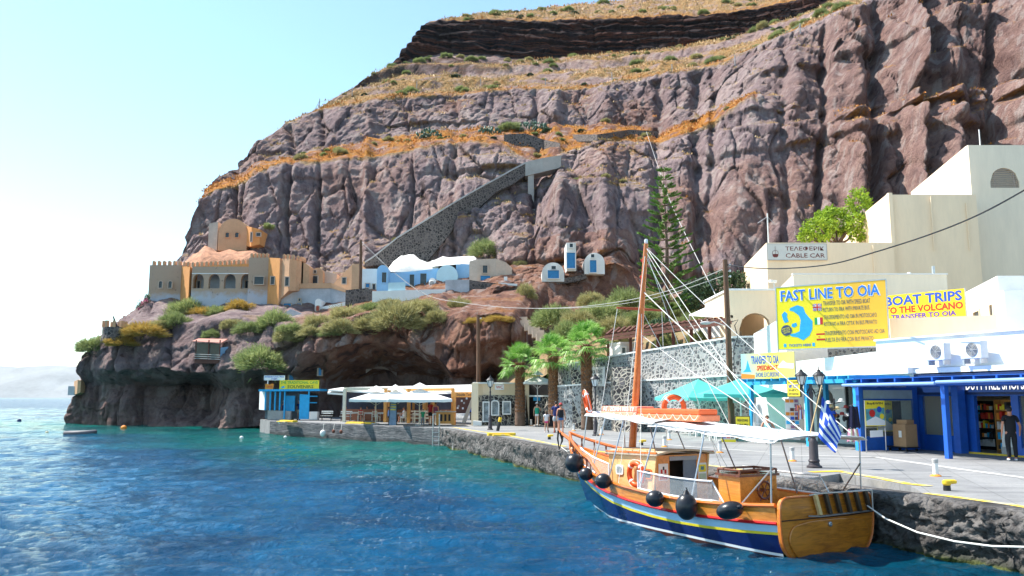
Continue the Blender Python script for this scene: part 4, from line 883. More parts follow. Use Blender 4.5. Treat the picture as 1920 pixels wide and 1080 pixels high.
MB().tube([(-.145,1.36,.80),(-.145,.6,.80),(-.145,-.6,.80),(-.145,-1.38,.83)],.012,5).build('transom_seam',M('seam_dark',(.05,.02,.01),.6,.1,3),boat)
MB().lathe((0,0,0),[(.05,0),(.05,.03),(.03,.04),(.03,.02)],12).build('exhaust_outlet',STEEL,boat).matrix_local=Matrix.Translation((-.17,0,.66))@Matrix.Rotation(R(-90),4,'Y')
ld=MB()
ld.tube([(-.17,.55,1.27),(-.2,.3,1.30),(-.2,-1.3,1.29)],.018,6).tube([(-.19,.62,.86),(-.22,.3,.84),(-.2,-1.3,.86)],.018,6).tube([(-.2,-1.3,1.29),(-.2,-1.3,.86)],.018,6)
ldo=ld.build('boarding_ladder',STEEL,boat,smooth=True)
for i in range(6):
    y=.36-.3*i; MB().hexa([(-.24,y-.02,.87),(-.17,y-.02,.87),(-.17,y+.04,.87),(-.24,y+.04,.87),(-.24,y+.10,1.28),(-.17,y+.10,1.28),(-.17,y+.16,1.28),(-.24,y+.16,1.28)] if False else [(-.24,y-.1,.87),(-.17,y-.1,.87),(-.17,y-.02,.87),(-.24,y-.02,.87),(-.24,y+.02,1.28),(-.17,y+.02,1.28),(-.17,y+.10,1.28),(-.24,y+.10,1.28)]).build('step',CABW if i==0 else M('ladder_step_dark',(.055,.035,.022),.5,.2,5),ldo)
# bow rail
rl=MB(); pts=[]
for side in (1,-1):
    seq=[hp(s,I(zs_,s),side,-.01)+Vector((0,0,.34*min(1,(s-6.3)/1.0))) for s in np.linspace(6.5,9.9,16)]
    pts+= seq if side>0 else seq[::-1]
m_=pts[:16]+[Vector((10.12,.0,2.16))]+pts[16:]
rl.tube(m_,.048,8).build('bow_rail',RAILW,boat,smooth=True)
for side in (1,-1):
    for s in np.linspace(6.8,9.75,8 if side>0 else 9):
        b=hp(s,I(zs_,s),side,-.01); h_=.34*min(1,(s-6.3)/1.0)
        MB().lathe(b,[(.022,0),(.034,h_*.3),(.018,h_*.5),(.03,h_*.75),(.022,h_)],8).build('baluster',SPIN,boat,smooth=True)
MB().tube([(9.3,0,1.62),(10.2,0,1.98),(10.75,0,2.18)],[.06,.055,.045],8).build('bowsprit',RAILW,boat,smooth=True)
MB().tube([(10.72,.05,2.2),(10.68,.1,1.95),(10.72,.02,1.6),(10.66,-.06,1.9),(10.74,-.02,2.2)],.03,6).tube([(10.6,.06,2.15),(10.55,0,1.85),(10.6,-.06,2.12)],.03,6).build('rope_coil',ROPED,boat)
# cabin
cb_=MB(); s0,s1=4.55,6.85; w0,w1=.88,.72; zt0,zt1=1.80,1.72
cb_.slab([(s0+.15,w0,.5),(s1,w1,.7),(s1,w1,zt1),(s0-.05,w0,zt0)],(0,-.05,0)); cb_.slab([(s0+.15,-w0,.5),(s1,-w1,.7),(s1,-w1,zt1),(s0-.05,-w0,zt0)],(0,.05,0)); cb_.slab([(s1,w1,.6),(s1,-w1,.6),(s1,-w1,zt1),(s1,w1,zt1)],(-.05,0,0))
cb_.build('cabin_sides',CABW,boat)
bk=MB(); x_=s0
for (a,b) in ((.83,.42),(-.48,-.83)): bk.box(x_,x_+.05,b,a,.5,1.76)
bk.box(x_,x_+.05,-.83,.83,1.761,1.8); bk.build('cabin_bulkhead',VARN,boat)
MB().box(s0+.5,s0+.52,-.8,.8,.5,1.7).build('cabin_interior',DARK,boat)
MB().box(s0+.02,s0+.04,-.478,-.05,.5,1.76).build('sliding_door',M('door_blue_grey',(.16,.20,.28),.4,.15,2),boat)
MB().box(s0-.02,s0+.0,-.48,.42,1.66,1.76).build('hatch_rail',M('grey_trim',(.35,.38,.45),.5,.1,3),boat)
rf=MB(); 
for i in range(8):
    a,b=-1+.25*i,-1+.25*(i+1); h=lambda q:.10*(1-q*q)
    rf.hexa([(s0-.18,a*.95,zt0+h(a)),(s0-.18,b*.95,zt0+h(b)),(s1+.08,b*.79,zt1+h(b)),(s1+.08,a*.79,zt1+h(a)),(s0-.18,a*.95,zt0+.05+h(a)),(s0-.18,b*.95,zt0+.05+h(b)),(s1+.08,b*.79,zt1+.05+h(b)),(s1+.08,a*.79,zt1+.05+h(a))])
rf.build('cabin_roof',M('cabin_roof_cream',(.52,.44,.33),.5,.12,3),boat)
for side in (1,-1): MB().tube([(s0-.15,side*.93,zt0+.06),(s1+.05,side*.77,zt1+.06)],.028,6).build('roof_moulding',RAILW,boat,smooth=True)
hr=MB().tube([(s0+.1,.80,zt0+.14),(s1-.4,.68,zt1+.14)],.02,6)
for q in range(6): a=q/5; hr.tube([(s0+.1+a*(s1-.5-s0),.80-.12*a,zt0+.05-.08*a),(s0+.1+a*(s1-.5-s0),.80-.12*a,zt0+.14-.08*a)],.018,5)
hr.build('grab_rail',CABW,boat)
def cabpt(s): return w0+(w1-w0)*(s-s0)/(s1-s0)
for s,lab in ((4.85,0),(6.25,0)):
    y=cabpt(s); fr=MB().slab([(s+p.x,y+.001,1.32+p.y) for p in rr2([(-.17,-.13),(.17,-.13),(.17,.13),(-.17,.13)],.08)],(0,.035,0)).build('porthole',RAILW if s<5 else WST,boat)
    MB().slab([(s+p.x,y+.037,1.32+p.y) for p in rr2([(-.125,-.09),(.125,-.09),(.125,.09),(-.125,.09)],.06)],(0,.006,0)).build('pane',PANE if s<5 else GLASS,fr)
def poster(name,yc,zc,w_,h_,rows):
    q=MB().box(s0-.015,s0-.001,yc-w_/2,yc+w_/2,zc-h_/2,zc+h_/2).build(name,WST,boat)
    for (ya,yb,za,zb,m_) in rows: MB().box(s0-.02,s0-.0155,yc+ya*w_,yc+yb*w_,zc+za*h_,zc+zb*h_).build('print',m_,q)
poster('notice_poster',.625,1.38,.30,.42,[(-.42,.42,-.46,-.28,RST),(-.3,-.1,-.1,.15,RST),(.12,.3,-.08,.16,RST),(-.08,.08,.12,.32,BLKL)])
poster('notice_poster',-.655,1.34,.28,.46,[(-.42,.42,.0,.4,YELP),(-.2,.2,.1,.3,CYAN),(-.4,.4,-.4,-.1,M('pale_print',(.5,.6,.45),.6,.1,3))])
# wheel box
wb=MB(); a0,a1,b0_,b1=1.45,2.15,.92,-.18; zt=1.52
wb.box(a0,a1,b0_-.04,b0_,.47,zt); wb.box(a0,a1,b1,b1+.04,.47,zt); wb.box(a0,a0+.04,b1+.04,b0_-.04,.47,zt); wb.box(a1-.04,a1,b1+.04,b0_-.04,.47,zt); wb.box(a0+.04,a1-.04,b1+.04,b0_-.04,1.2,1.24)
wb.build('wheel_box',VARN,boat)
tp=MB()
for q in ((a0-.05,a0+.06,b1-.05,b0_+.05),(a1-.06,a1+.05,b1-.05,b0_+.05),(a0+.06,a1-.06,b1-.05,b1+.05),(a0+.06,a1-.06,b0_-.05,b0_+.05)): tp.box(q[0],q[1],q[2],q[3],zt,zt+.05)
for (u_,v_) in ((a0,b1),(a0,b0_),(a1,b1),(a1,b0_),(a0,(b0_+b1)/2)): tp.box(u_-.02,u_+.02,v_-.02,v_+.02,zt+.05,zt+.13)
tp.tube([(a0,b1,zt+.14),(a0,b0_,zt+.14),(a1,b0_,zt+.14),(a1,b1,zt+.14)],.025,6,True); tp.build('box_rail',SPIN,boat)
wh=MB(); c=Vector((a0-.10,.30,1.22)); wh.tube([c+Vector((0,.19*math.cos(t_),.19*math.sin(t_))) for t_ in np.linspace(0,2*math.pi,20,endpoint=False)],.028,6,True)
for i in range(6): t_=i*math.pi/3; wh.tube([c,c+Vector((0,.26*math.cos(t_),.26*math.sin(t_)))],.014,5)
wh.tube([c+Vector((-.02,0,0)),c+Vector((.1,0,0))],.04,8); wh.build('steering_wheel',SPIN,boat,smooth=True)
for y in (.62,.28): MB().lathe((.85,y,.47),[(.14,0),(.15,.08),(.09,.2),(.15,.34),(.15,.42),(.0,.43)],12).build('stool',M('red_stool',(.30,.04,.02),.35,.15,4),boat,smooth=True)
for y in (-.85,-1.1): MB().lathe((.75,y,.47+.22),[(.14,0),(.15,.08),(.09,.2),(.15,.34),(.15,.42),(.0,.43)],12).build('stool',MATS['red_stool'],boat,smooth=True)
for side in (1,-1): MB().box(2.5,4.2,side*1.15-.22,side*1.15+.22,.46,.86).build('bench_locker',VARN,boat)
# poles & canopy
def cz(s): return 2.42+.045*s if s<=7.9 else 2.78
def cw(s): return 1.34-.085*s
def cl_(s): return cw(s)
for side in (1,-1):
    for s in (.12,2.35,4.35,6.0,7.0,8.1):
        sb=s+ (0 if s<7 else .25)
        b=hp(sb,I(zs_,sb),side,-.05); tp_=Vector((max(s-.05,-.05)-.0,side*cl_(s),cz(s)-.01)); MB().tube([b,tp_],.019,6).build('canopy_pole',STEEL,boat)
for side in (1,-1):
    MB().tube([(.0,side*cl_(0),2.40),(3.5,side*cl_(3.5),2.56),(8.05,side*cl_(8.05),2.77)],.017,6).build('canopy_frame',STEEL,boat)
    b=hp(.9,I(zs_,.9),side,-.05); MB().tube([b,(.06,side*1.3,1.85)],.019,6).build('pole_brace',STEEL,boat)
for x_ in (0,2.3,4.3,6,7.9): MB().tube([(x_,cl_(x_),cz(x_)-.02),(x_,0,cz(x_)+.05),(x_,-cl_(x_),cz(x_)-.02)],.015,6).build('canopy_bow',STEEL,boat)
def canopy(s0,s1,name,dz=0,seed=0):
    n,m=50,22; V=[]
    for i in range(n+1):
        s=s0+(s1-s0)*i/n
        for j in range(m+1):
            v=-1+2*j/m; sag=-.045*abs(math.sin(math.pi*(s-s0)/1.45+.3))*(.35+.65*abs(v))
            z=cz(s)+.07*(1-v*v)+sag+dz+.02*math.sin(s*5+v*4+seed)*(1-abs(v))
            if abs(v)>.999: z-=.05
            V.append((s,v*(cl_(s)+.05-.03*abs(math.sin(math.pi*(s-s0)/.75))),z))
    w=m+1; fs=[(i*w+j,(i+1)*w+j,(i+1)*w+j+1,i*w+j+1) for i in range(n) for j in range(m)]
    o=MB().add(V,fs).build(name,CANV,boat,smooth=2); md=o.modifiers.new('thick','SOLIDIFY'); md.thickness=.012; return o
canopy(-.08,4.75,'canopy'); canopy(4.45,8.15,'canopy',.05,2)
# vinyl side screens
VIN=NT('clear_vinyl'); VIN.fin((.72,.78,.82),.12,VIN.bump(VIN.noise(VIN.pos((1,1,1),False),4,4,.6),.5,.05),.6); VIN.b.inputs['Transmission Weight'].default_value=.0; VIN.b.inputs['Alpha'].default_value=.25; VIN=VIN.mat
def screen(sa,sb,side,h,rake=.25):
    n=10; lo=[hp(sa+(sb-sa)*i/n,I(zs_,sa+(sb-sa)*i/n),side,-.03)+Vector((0,0,.06)) for i in range(n+1)]
    hi=[p+Vector((rake*(1 if i==0 else 0 if i<n else 0)*0,0,h)) for i,p in enumerate(lo)]
    if rake: hi[0]=hi[0]+Vector((rake,0,0))
    f_=MB().tube(lo+hi[::-1],.022,6,True).build('screen_frame',WST,boat,smooth=True)
    MB().add(lo+hi,[(i,i+1,n+2+i,n+1+i) for i in range(n)]).build('vinyl_pane',VIN,f_,smooth=True)
screen(1.35,4.35,1,.42,.35); screen(5.9,8.35,1,.40,0); screen(1.2,4.3,-1,.42,.3)
# mast and rigging
mf=Vector((6.87,0,.9)); mt=Vector((5.95,-.05,7.62))
mast=MB().tube([mf,mf.lerp(mt,.5),mt],[.115,.10,.065],10).build('mast',RAILW,boat,smooth=True)
MB().lathe(mt,[(.035,0),(.05,.03),(.05,.12),(.0,.14)],8).build('masthead_lamp',WST,boat)
mp=lambda t_: mf.lerp(mt,t_)
yc=mp(.725); MB().tube([yc+Vector((.05,.82,.0)),yc+Vector((.05,0,.0)),yc+Vector((.05,-.78,.0))],[.028,.04,.028],8).build('cross_tree',M('cross_tree_red',(.38,.07,.02),.35,.1,4),boat)
for t_ in (.86,.93): MB().lathe(mp(t_)+Vector((.1,.02,-.04)),[(.03,0),(.04,.03),(.04,.09),(0,.1)],8).build('navigation_light',RST,boat)
def rope(name,a,b,r=.012,sag=0,mat=ROPEW,parent=None,n=8):
    a=Vector(a);b=Vector(b); return MB().tube([a.lerp(b,i/n)-Vector((0,0,sag*4*(i/n)*(1-i/n))) for i in range(n+1)],r,5).build(name,mat,parent)
top=mp(.985)
rope('stay',top,(.0,1.25,2.5),.009,.05,parent=boat); rope('stay',top,(.2,-1.2,2.5),.010,.12,parent=boat); rope('stay',mp(.97),(1.5,-.1,2.55),.008,.25,parent=boat)
rope('shroud',mp(.97),hp(5.3,1.05,1),.008,0,STEEL and ROPEW,boat); rope('shroud',mp(.97),hp(5.0,1.05,-1),.008,.0,ROPEW,boat); rope('shroud',mp(.72),hp(4.2,1.0,1),.008,.05,ROPEW,boat); rope('shroud',mp(.72),hp(4.6,1.0,-1),.008,.05,ROPEW,boat)
rope('halyard',mp(.80),(-.05,.4,2.5),.014,.1,parent=boat); rope('halyard',mp(.95),(3.4,-.6,2.6),.009,.05,parent=boat); rope('halyard',yc+Vector((.05,.8,0)),hp(7.2,1.2,1),.009,0,parent=boat); rope('halyard',yc+Vector((.05,-.75,0)),hp(7.0,1.2,-1),.009,0,parent=boat)
rope('boom_line',mp(.62),(1.8,-.9,2.5),.010,.1,parent=boat)
# buoyant apparatus on the canopy
rt_=thing('life_raft_box','long orange buoyant float with looped rope lying on the boat canopy','life raft',BL(3.3,.15,2.68),BR)
MB().box(0,2.55,-.3,.3,.16,.30).build('upper_float',RAFTO,rt_,bev=.03); MB().box(-.05,2.55,-.33,.33,.0,.16).build('lower_float',M('raft_orange_soft',(.80,.22,.10),.5,.1,3),rt_,bev=.03)
MB().box(2.56,4.3,-.3,.3,.20,.35).build('upper_float',M('raft_faded',(.80,.30,.20),.5,.1,3),rt_,bev=.03); MB().box(2.56,4.33,-.33,.33,.05,.20).build('lower_float',MATS['raft_faded'],rt_,bev=.03)
T3(rt_,'lettering','ΑΓ. ΖΩΝΗ ΝΠ 17',-4.2,-2.7,.215,.335,WHL,-.302,.012,.004).matrix_local=Matrix.Rotation(math.pi,4,'Z')
for i in range(13):
    a=4.25-i*.33; MB().tube([(a-.31*t_,.335+.02,.17-.13*math.sin(math.pi*t_)) for t_ in np.linspace(0,1,7)],.008,4).build('grab_line',ROPEW,rt_)
# lifebuoys
def buoy(label,mtx,r=.28,w_=.07):
    b=thing('lifebuoy',label,'lifebuoy',(0,0,0),0,'orange lifebuoys on the boat'); b.matrix_world=mtx
    MB().tube([(r*math.cos(t_),0,r*math.sin(t_)) for t_ in np.linspace(0,2*math.pi,28,endpoint=False)],w_,10,True).build('ring',LBR,b,smooth=True)
    for k in range(4):
        t0=math.pi/4+k*math.pi/2; MB().tube([(r*math.cos(t_),0,r*math.sin(t_)) for t_ in (t0-.1,t0,t0+.1)],w_+.004,10).build('white_band',WST,b,smooth=True)
    MB().tube([((r+w_+.012+.03*abs(math.sin(2*t_)))*math.cos(t_),0,(r+w_+.012+.03*abs(math.sin(2*t_)))*math.sin(t_)) for t_ in np.linspace(0,2*math.pi,40,endpoint=False)],.008,4,True).build('grab_rope',ROPEW,b)
    return b
buoy('orange lifebuoy hanging on the honey coloured cabin side',Matrix.Translation(BL(5.32,cabpt(5.32)+.09,1.28))@Matrix.Rotation(BR+math.pi+.05,4,'Z'))
buoy('orange lifebuoy standing upright at the forward end of the canopy',Matrix.Translation(BL(8.2,.55,3.13))@Matrix.Rotation(BR+R(-25)+math.pi,4,'Z')@Matrix.Rotation(R(12),4,'X'),.31,.065)
buoy('orange lifebuoy half hidden behind the orange float on the canopy',Matrix.Translation(BL(5.6,-.62,3.02))@Matrix.Rotation(BR+R(60)+math.pi,4,'Z'),.27,.075)
# fenders
for i,(px,py,rx,rz_,kind,lab) in enumerate(((1077,868,17.5,17.5,0,'largest round black fender at the very bow of the boat'),(1099,889,13,12,1,'second black fender from the bow, small and round'),(1131,902,15,14,1,'third black fender from the bow, beside the vinyl screen'),(1228,935,17,15,1,'round black fender amidships beside the red rub rail'),(1288,950,20,24,2,'teardrop shaped black fender tied to a dark rope at a canopy pole'),(1368,957,25,16,3,'egg shaped black fender lying slanted nearest the stern'))):
    z_=None
    for it in range(8):
        z_=z_ if z_ is not None else .9
        cand=[]
        for s in np.linspace(.2,9.95,300):
            zz=min(max(z_,.1),I(zs_,s)+.1); rad=rx/F*22; p=BM@hp(s,min(zz,I(zs_,s)),1,rad*.95); p.z=zz; q=proj(p); cand.append((abs(q[0]-px),s,p,q))
        c=min(cand,key=lambda a:a[0]); z_+= (c[3][1]-py)/F*c[2].y*.9
    s,p=c[1],c[2]; p.z=z_; rad=rx/F*p.y; radz=rz_/F*p.y
    f_=thing('fender',lab,'fender',p,BR,'black inflated fenders on the boat side')
    b=MB(); b.ell((0,0,0),(rad,rad,radz),20,14); bo=b.build('ball',RUB,f_,smooth=2)
    e_=hp(s,I(zs_,s),1,0); loc=BM.inverted()@p; up_=Vector((e_.x-loc.x,e_.y-loc.y,e_.z-loc.z+.03))
    if kind==3: bo.rotation_euler=(0,R(20),0); nk=Vector((-rad*.95,0,rad*.35))
    elif kind==1: nk=Vector((-rad*.7,-rad*.1,radz*-.3 if i<3 else radz*.6))
    else: nk=Vector((0,0,radz))
    if kind==2: MB().tube([(0,0,radz*.75),(0,0,radz*1.25)],[radz*.42,.03],12).build('neck',RUB,f_,smooth=True); nk=Vector((0,0,radz*1.25))
    else: MB().tube([nk*.92,nk*1.2],[.05,.03],8).build('neck',RUB,f_)
    MB().tube([nk*1.15,(nk*1.15+up_)/2+Vector((0,.04,.0)),up_],.012,5).build('lanyard',ROPED,f_)
# flag
fst=thing('greek_flag','blue and white striped Greek flag drooping from the staff at the boat stern','flag',BL(.1,.22,2.45),0)
sP=P(1541,722,17.75)-fst.location; MB().tube([(0,0,-.1),tuple(sP)],.014,6).build('flag_staff',CABW,fst)
c00,c01,c10,c11=[P(*a)-fst.location for a in ((1541,742,17.75),(1578,814,17.6),(1534,818,17.65),(1566,848,17.5))]
nf,nh=36,27; V=[];
for j in range(nh+1):
    h=j/nh
    for i in range(nf+1):
        f_=i/nf; p=c00*(1-h)*(1-f_)+c01*(1-h)*f_+c10*h*(1-f_)+c11*h*f_
        wv=.075*f_**.6*math.sin(h*9+f_*3.0)+.03*math.sin(f_*8+h*3); V.append(p+Vector((.35*wv+.05*math.sin(f_*3.1)*(.5-h),wv,.2*wv)))
mb=MB(); mb.v=[tuple(v) for v in V]; w=nf+1
for j in range(nh):
    for i in range(nf):
        st_=j*9//nh; blue=st_%2==0
        if j<nh*5/9 and i<nf*.37:
            blue=not ((st_==2) or (abs((i+.5)/(nf*.37)-.5)<.12))
        mb.f.append((j*w+i,j*w+i+1,(j+1)*w+i+1,(j+1)*w+i)); mb.m.append(1 if blue else 0)
mb.build('cloth',[M('flag_white',(.82,.83,.88),.7,.05,4),M('flag_blue',(.01,.07,.48),.7,.1,4)],fst,smooth=2)
# mooring lines
ml=thing('mooring_line','pale mooring line sagging from the boat stern towards the right picture edge','rope',BL(.0,-1.3,1.1))
a=BL(0,-1.35,1.05); b=G(2050,990,1.1)
pts=[P(1622,945,18.4),P(1660,972,17.2),P(1720,998,16.2),P(1790,1015,15.3),P(1860,1024,14.6),P(1935,1026,14.0),P(2030,1010,13.4)]
MB().tube([p-ml.location for p in pts],.016,6).build('rope',ROPEW,ml,smooth=True)
ml=thing('mooring_line','thin line from the boat bow to the quay edge','rope',BL(9.8,0,1.7))
MB().tube([Vector((0,0,0)),(G(1052,838)-BL(9.8,0,1.7))*.5-Vector((0,0,.15)),G(1052,838)-BL(9.8,0,1.7)],.012,5).build('rope',ROPEW,ml)
# ================================================================ surface lookup
_cx=(C[...,0]); _k=C[...,1]*cT+(C[...,2]-H)*sT; _pxm=960+F*C[...,0]/_k; _pym=540-F*(-C[...,1]*sT+(C[...,2]-H)*cT)/_k
_pxf,_pyf,_df=_pxm.ravel(),_pym.ravel(),C[...,1].ravel(); _Cf=C.reshape(-1,3)
def hit(px,py,tol=4.0):
    """first visible point of the cliff behind a pixel of the survey"""
    for tl in (tol,tol*2,tol*5,tol*12):
        m=np.nonzero((np.abs(_pxf-px)<tl)&(np.abs(_pyf-py)<tl))[0]
        if len(m):
            dm_=_df[m]; near=m[dm_<dm_.min()+3]; j=near[np.argmin(np.hypot(_pxf[near]-px,_pyf[near]-py))]; return Vector(_Cf[j])
    return P(px,py,110)
# ================================================================ foliage meshes
def blades(name,n,r,mat,seed=0,flat=.75,w_=.035,jit=.25,inner=.35,lean=0,parent=None,gap=.0):
    """rounded bush of thin blades that start inside and reach an uneven outline"""
    g=np.random.default_rng(seed); d=g.normal(size=(n,3)); d[:,2]=np.abs(d[:,2])*.9+g.uniform(-.15,.1,n); d/=np.linalg.norm(d,axis=1)[:,None]
    lump=1+.28*fbm(d[:,0]*2.1+seed,d[:,1]*2.1,d[:,2]*2.1,3,seed)*1.6
    L=r*lump*g.uniform(1-jit,1+jit*.35,n); s=np.array([1,1,flat])
    tip=d*L[:,None]*s; base=tip*g.uniform(inner,inner+.35,n)[:,None]
    up=np.array([0,0,1.0]); side=np.cross(d,g.normal(size=(n,3))); side/=np.linalg.norm(side,axis=1)[:,None]+1e-6
    wv=side*(w_*r*g.uniform(.6,1.4,n))[:,None]; tip=tip+g.normal(size=(n,3))*r*.05
    V=np.stack([base-wv,base+wv,tip],1).reshape(-1,3); return npmesh(name,V,np.arange(3*n).reshape(-1,3),mat,parent)
def leafball(name,ells,n,size,mat,seed=0,parent=None,shell=.55,asp=.5):
    g=np.random.default_rng(seed); vol=np.array([e[3]*e[4]*e[5] for e in ells])**.8; idx_=g.choice(len(ells),n,p=vol/vol.sum())
    E=np.array(ells)[idx_]; d=g.normal(size=(n,3)); d/=np.linalg.norm(d,axis=1)[:,None]
    # leaves gather in twig clumps
    rad=g.uniform(shell,1.05,n)*(1+.25*fbm(d[:,0]*2.5,d[:,1]*2.5,d[:,2]*2.5+idx_*3.1,3,seed))
    c=E[:,:3]+d*E[:,3:6]*rad[:,None]; keep=vn(c[:,0]/(size*5),c[:,1]/(size*5),c[:,2]/(size*5),seed+3)>-.28; c=c[keep]; n=len(c); d=d[keep]
    a=g.normal(size=(n,3))+d*.6; a/=np.linalg.norm(a,axis=1)[:,None]; b=np.cross(a,g.normal(size=(n,3))); b/=np.linalg.norm(b,axis=1)[:,None]
    s=size*g.uniform(.6,1.4,n)[:,None]; V=np.stack([c-a*s,c-b*s*asp,c+a*s,c+b*s*asp],1).reshape(-1,3)
    return npmesh(name,V,np.arange(4*n).reshape(-1,4),mat,parent)
DRY=leafmat('dry_bush_leaf',(.22,.20,.08),(.44,.41,.18),(.60,.54,.28),.7,.3); SAGE=leafmat('sage_bush_leaf',(.14,.18,.07),(.32,.38,.14),(.48,.50,.22),.7,.3)
YELB=leafmat('golden_bush_leaf',(.38,.24,.05),(.56,.38,.09),(.38,.36,.12),.7,.3); DGR=leafmat('dark_green_leaf',(.03,.06,.03),(.07,.13,.06),(.14,.19,.10))
LGR=leafmat('lime_green_leaf',(.12,.20,.02),(.26,.40,.03),(.42,.56,.06),.5,.3); PALM=leafmat('palm_leaf',(.07,.20,.03),(.25,.48,.08),(.55,.70,.30),.4,.3); PALD=leafmat('dry_palm_fibre',(.20,.09,.04),(.34,.16,.07),(.42,.28,.16))
PINE=leafmat('pine_needles',(.05,.13,.03),(.13,.27,.05),(.28,.42,.10),.6,.3); BARK=M('brown_bark',(.16,.10,.07),.9,.3,3,.6,.03); PNK=leafmat('pink_flower',(.7,.05,.20),(.8,.12,.30),(.1,.2,.06))
CACT=M('cactus_green',(.07,.14,.09),.5,.2,3)
TUFT=leafmat('dry_grass',(.44,.22,.07),(.58,.38,.17),(.40,.34,.17)); TUFO=leafmat('orange_dry_grass',(.42,.13,.02),(.60,.25,.05),(.50,.34,.12))
# grass on the terraces
vis=(_pxf>350)&(_pxf<2000)&(_pyf>-30)&(_pyf<640)&(GR.ravel()>.45); cand=np.nonzero(vis)[0]
g=np.random.default_rng(3); wgt=_df[cand]**1.0; pick=g.choice(cand,16000,p=wgt/wgt.sum()); c=_Cf[pick]; nT=len(c); dd=_df[pick]
patch=vn(c[:,0]/4,c[:,1]/4,c[:,2]/4,7)+.7*vn(c[:,0]/1.2,c[:,1]/1.2,c[:,2]/1.2,9); kp=patch>-.35; c=c[kp]; dd=dd[kp]; patch=patch[kp]; nT=len(c)
hgt=(.07+.14*g.random(nT)**2)*(dd/120)**.8; V=[]
for q in range(3):
    o_=g.normal(size=(nT,3))*np.array([.28,.28,.0])*(dd/130)[:,None]; th=g.random(nT)*6.28; sd_=np.stack([np.cos(th),np.sin(th),th*0],-1)*(hgt*.8)[:,None]
    b_=c+o_; V.append(np.stack([b_-sd_,b_+sd_,b_+np.stack([g.normal(size=nT)*.1,g.normal(size=nT)*.1,hgt*2.0],-1)],1))
V=np.stack(V,1); iso=(RD.ravel()[pick][kp]>.5)
for nm_,sel,mt_ in (('dry_grass',~iso,TUFT),('orange_grass',iso,TUFO)):
    W_=V[sel].reshape(-1,3); stuff(npmesh(nm_,W_,np.arange(len(W_)).reshape(-1,3),mt_))
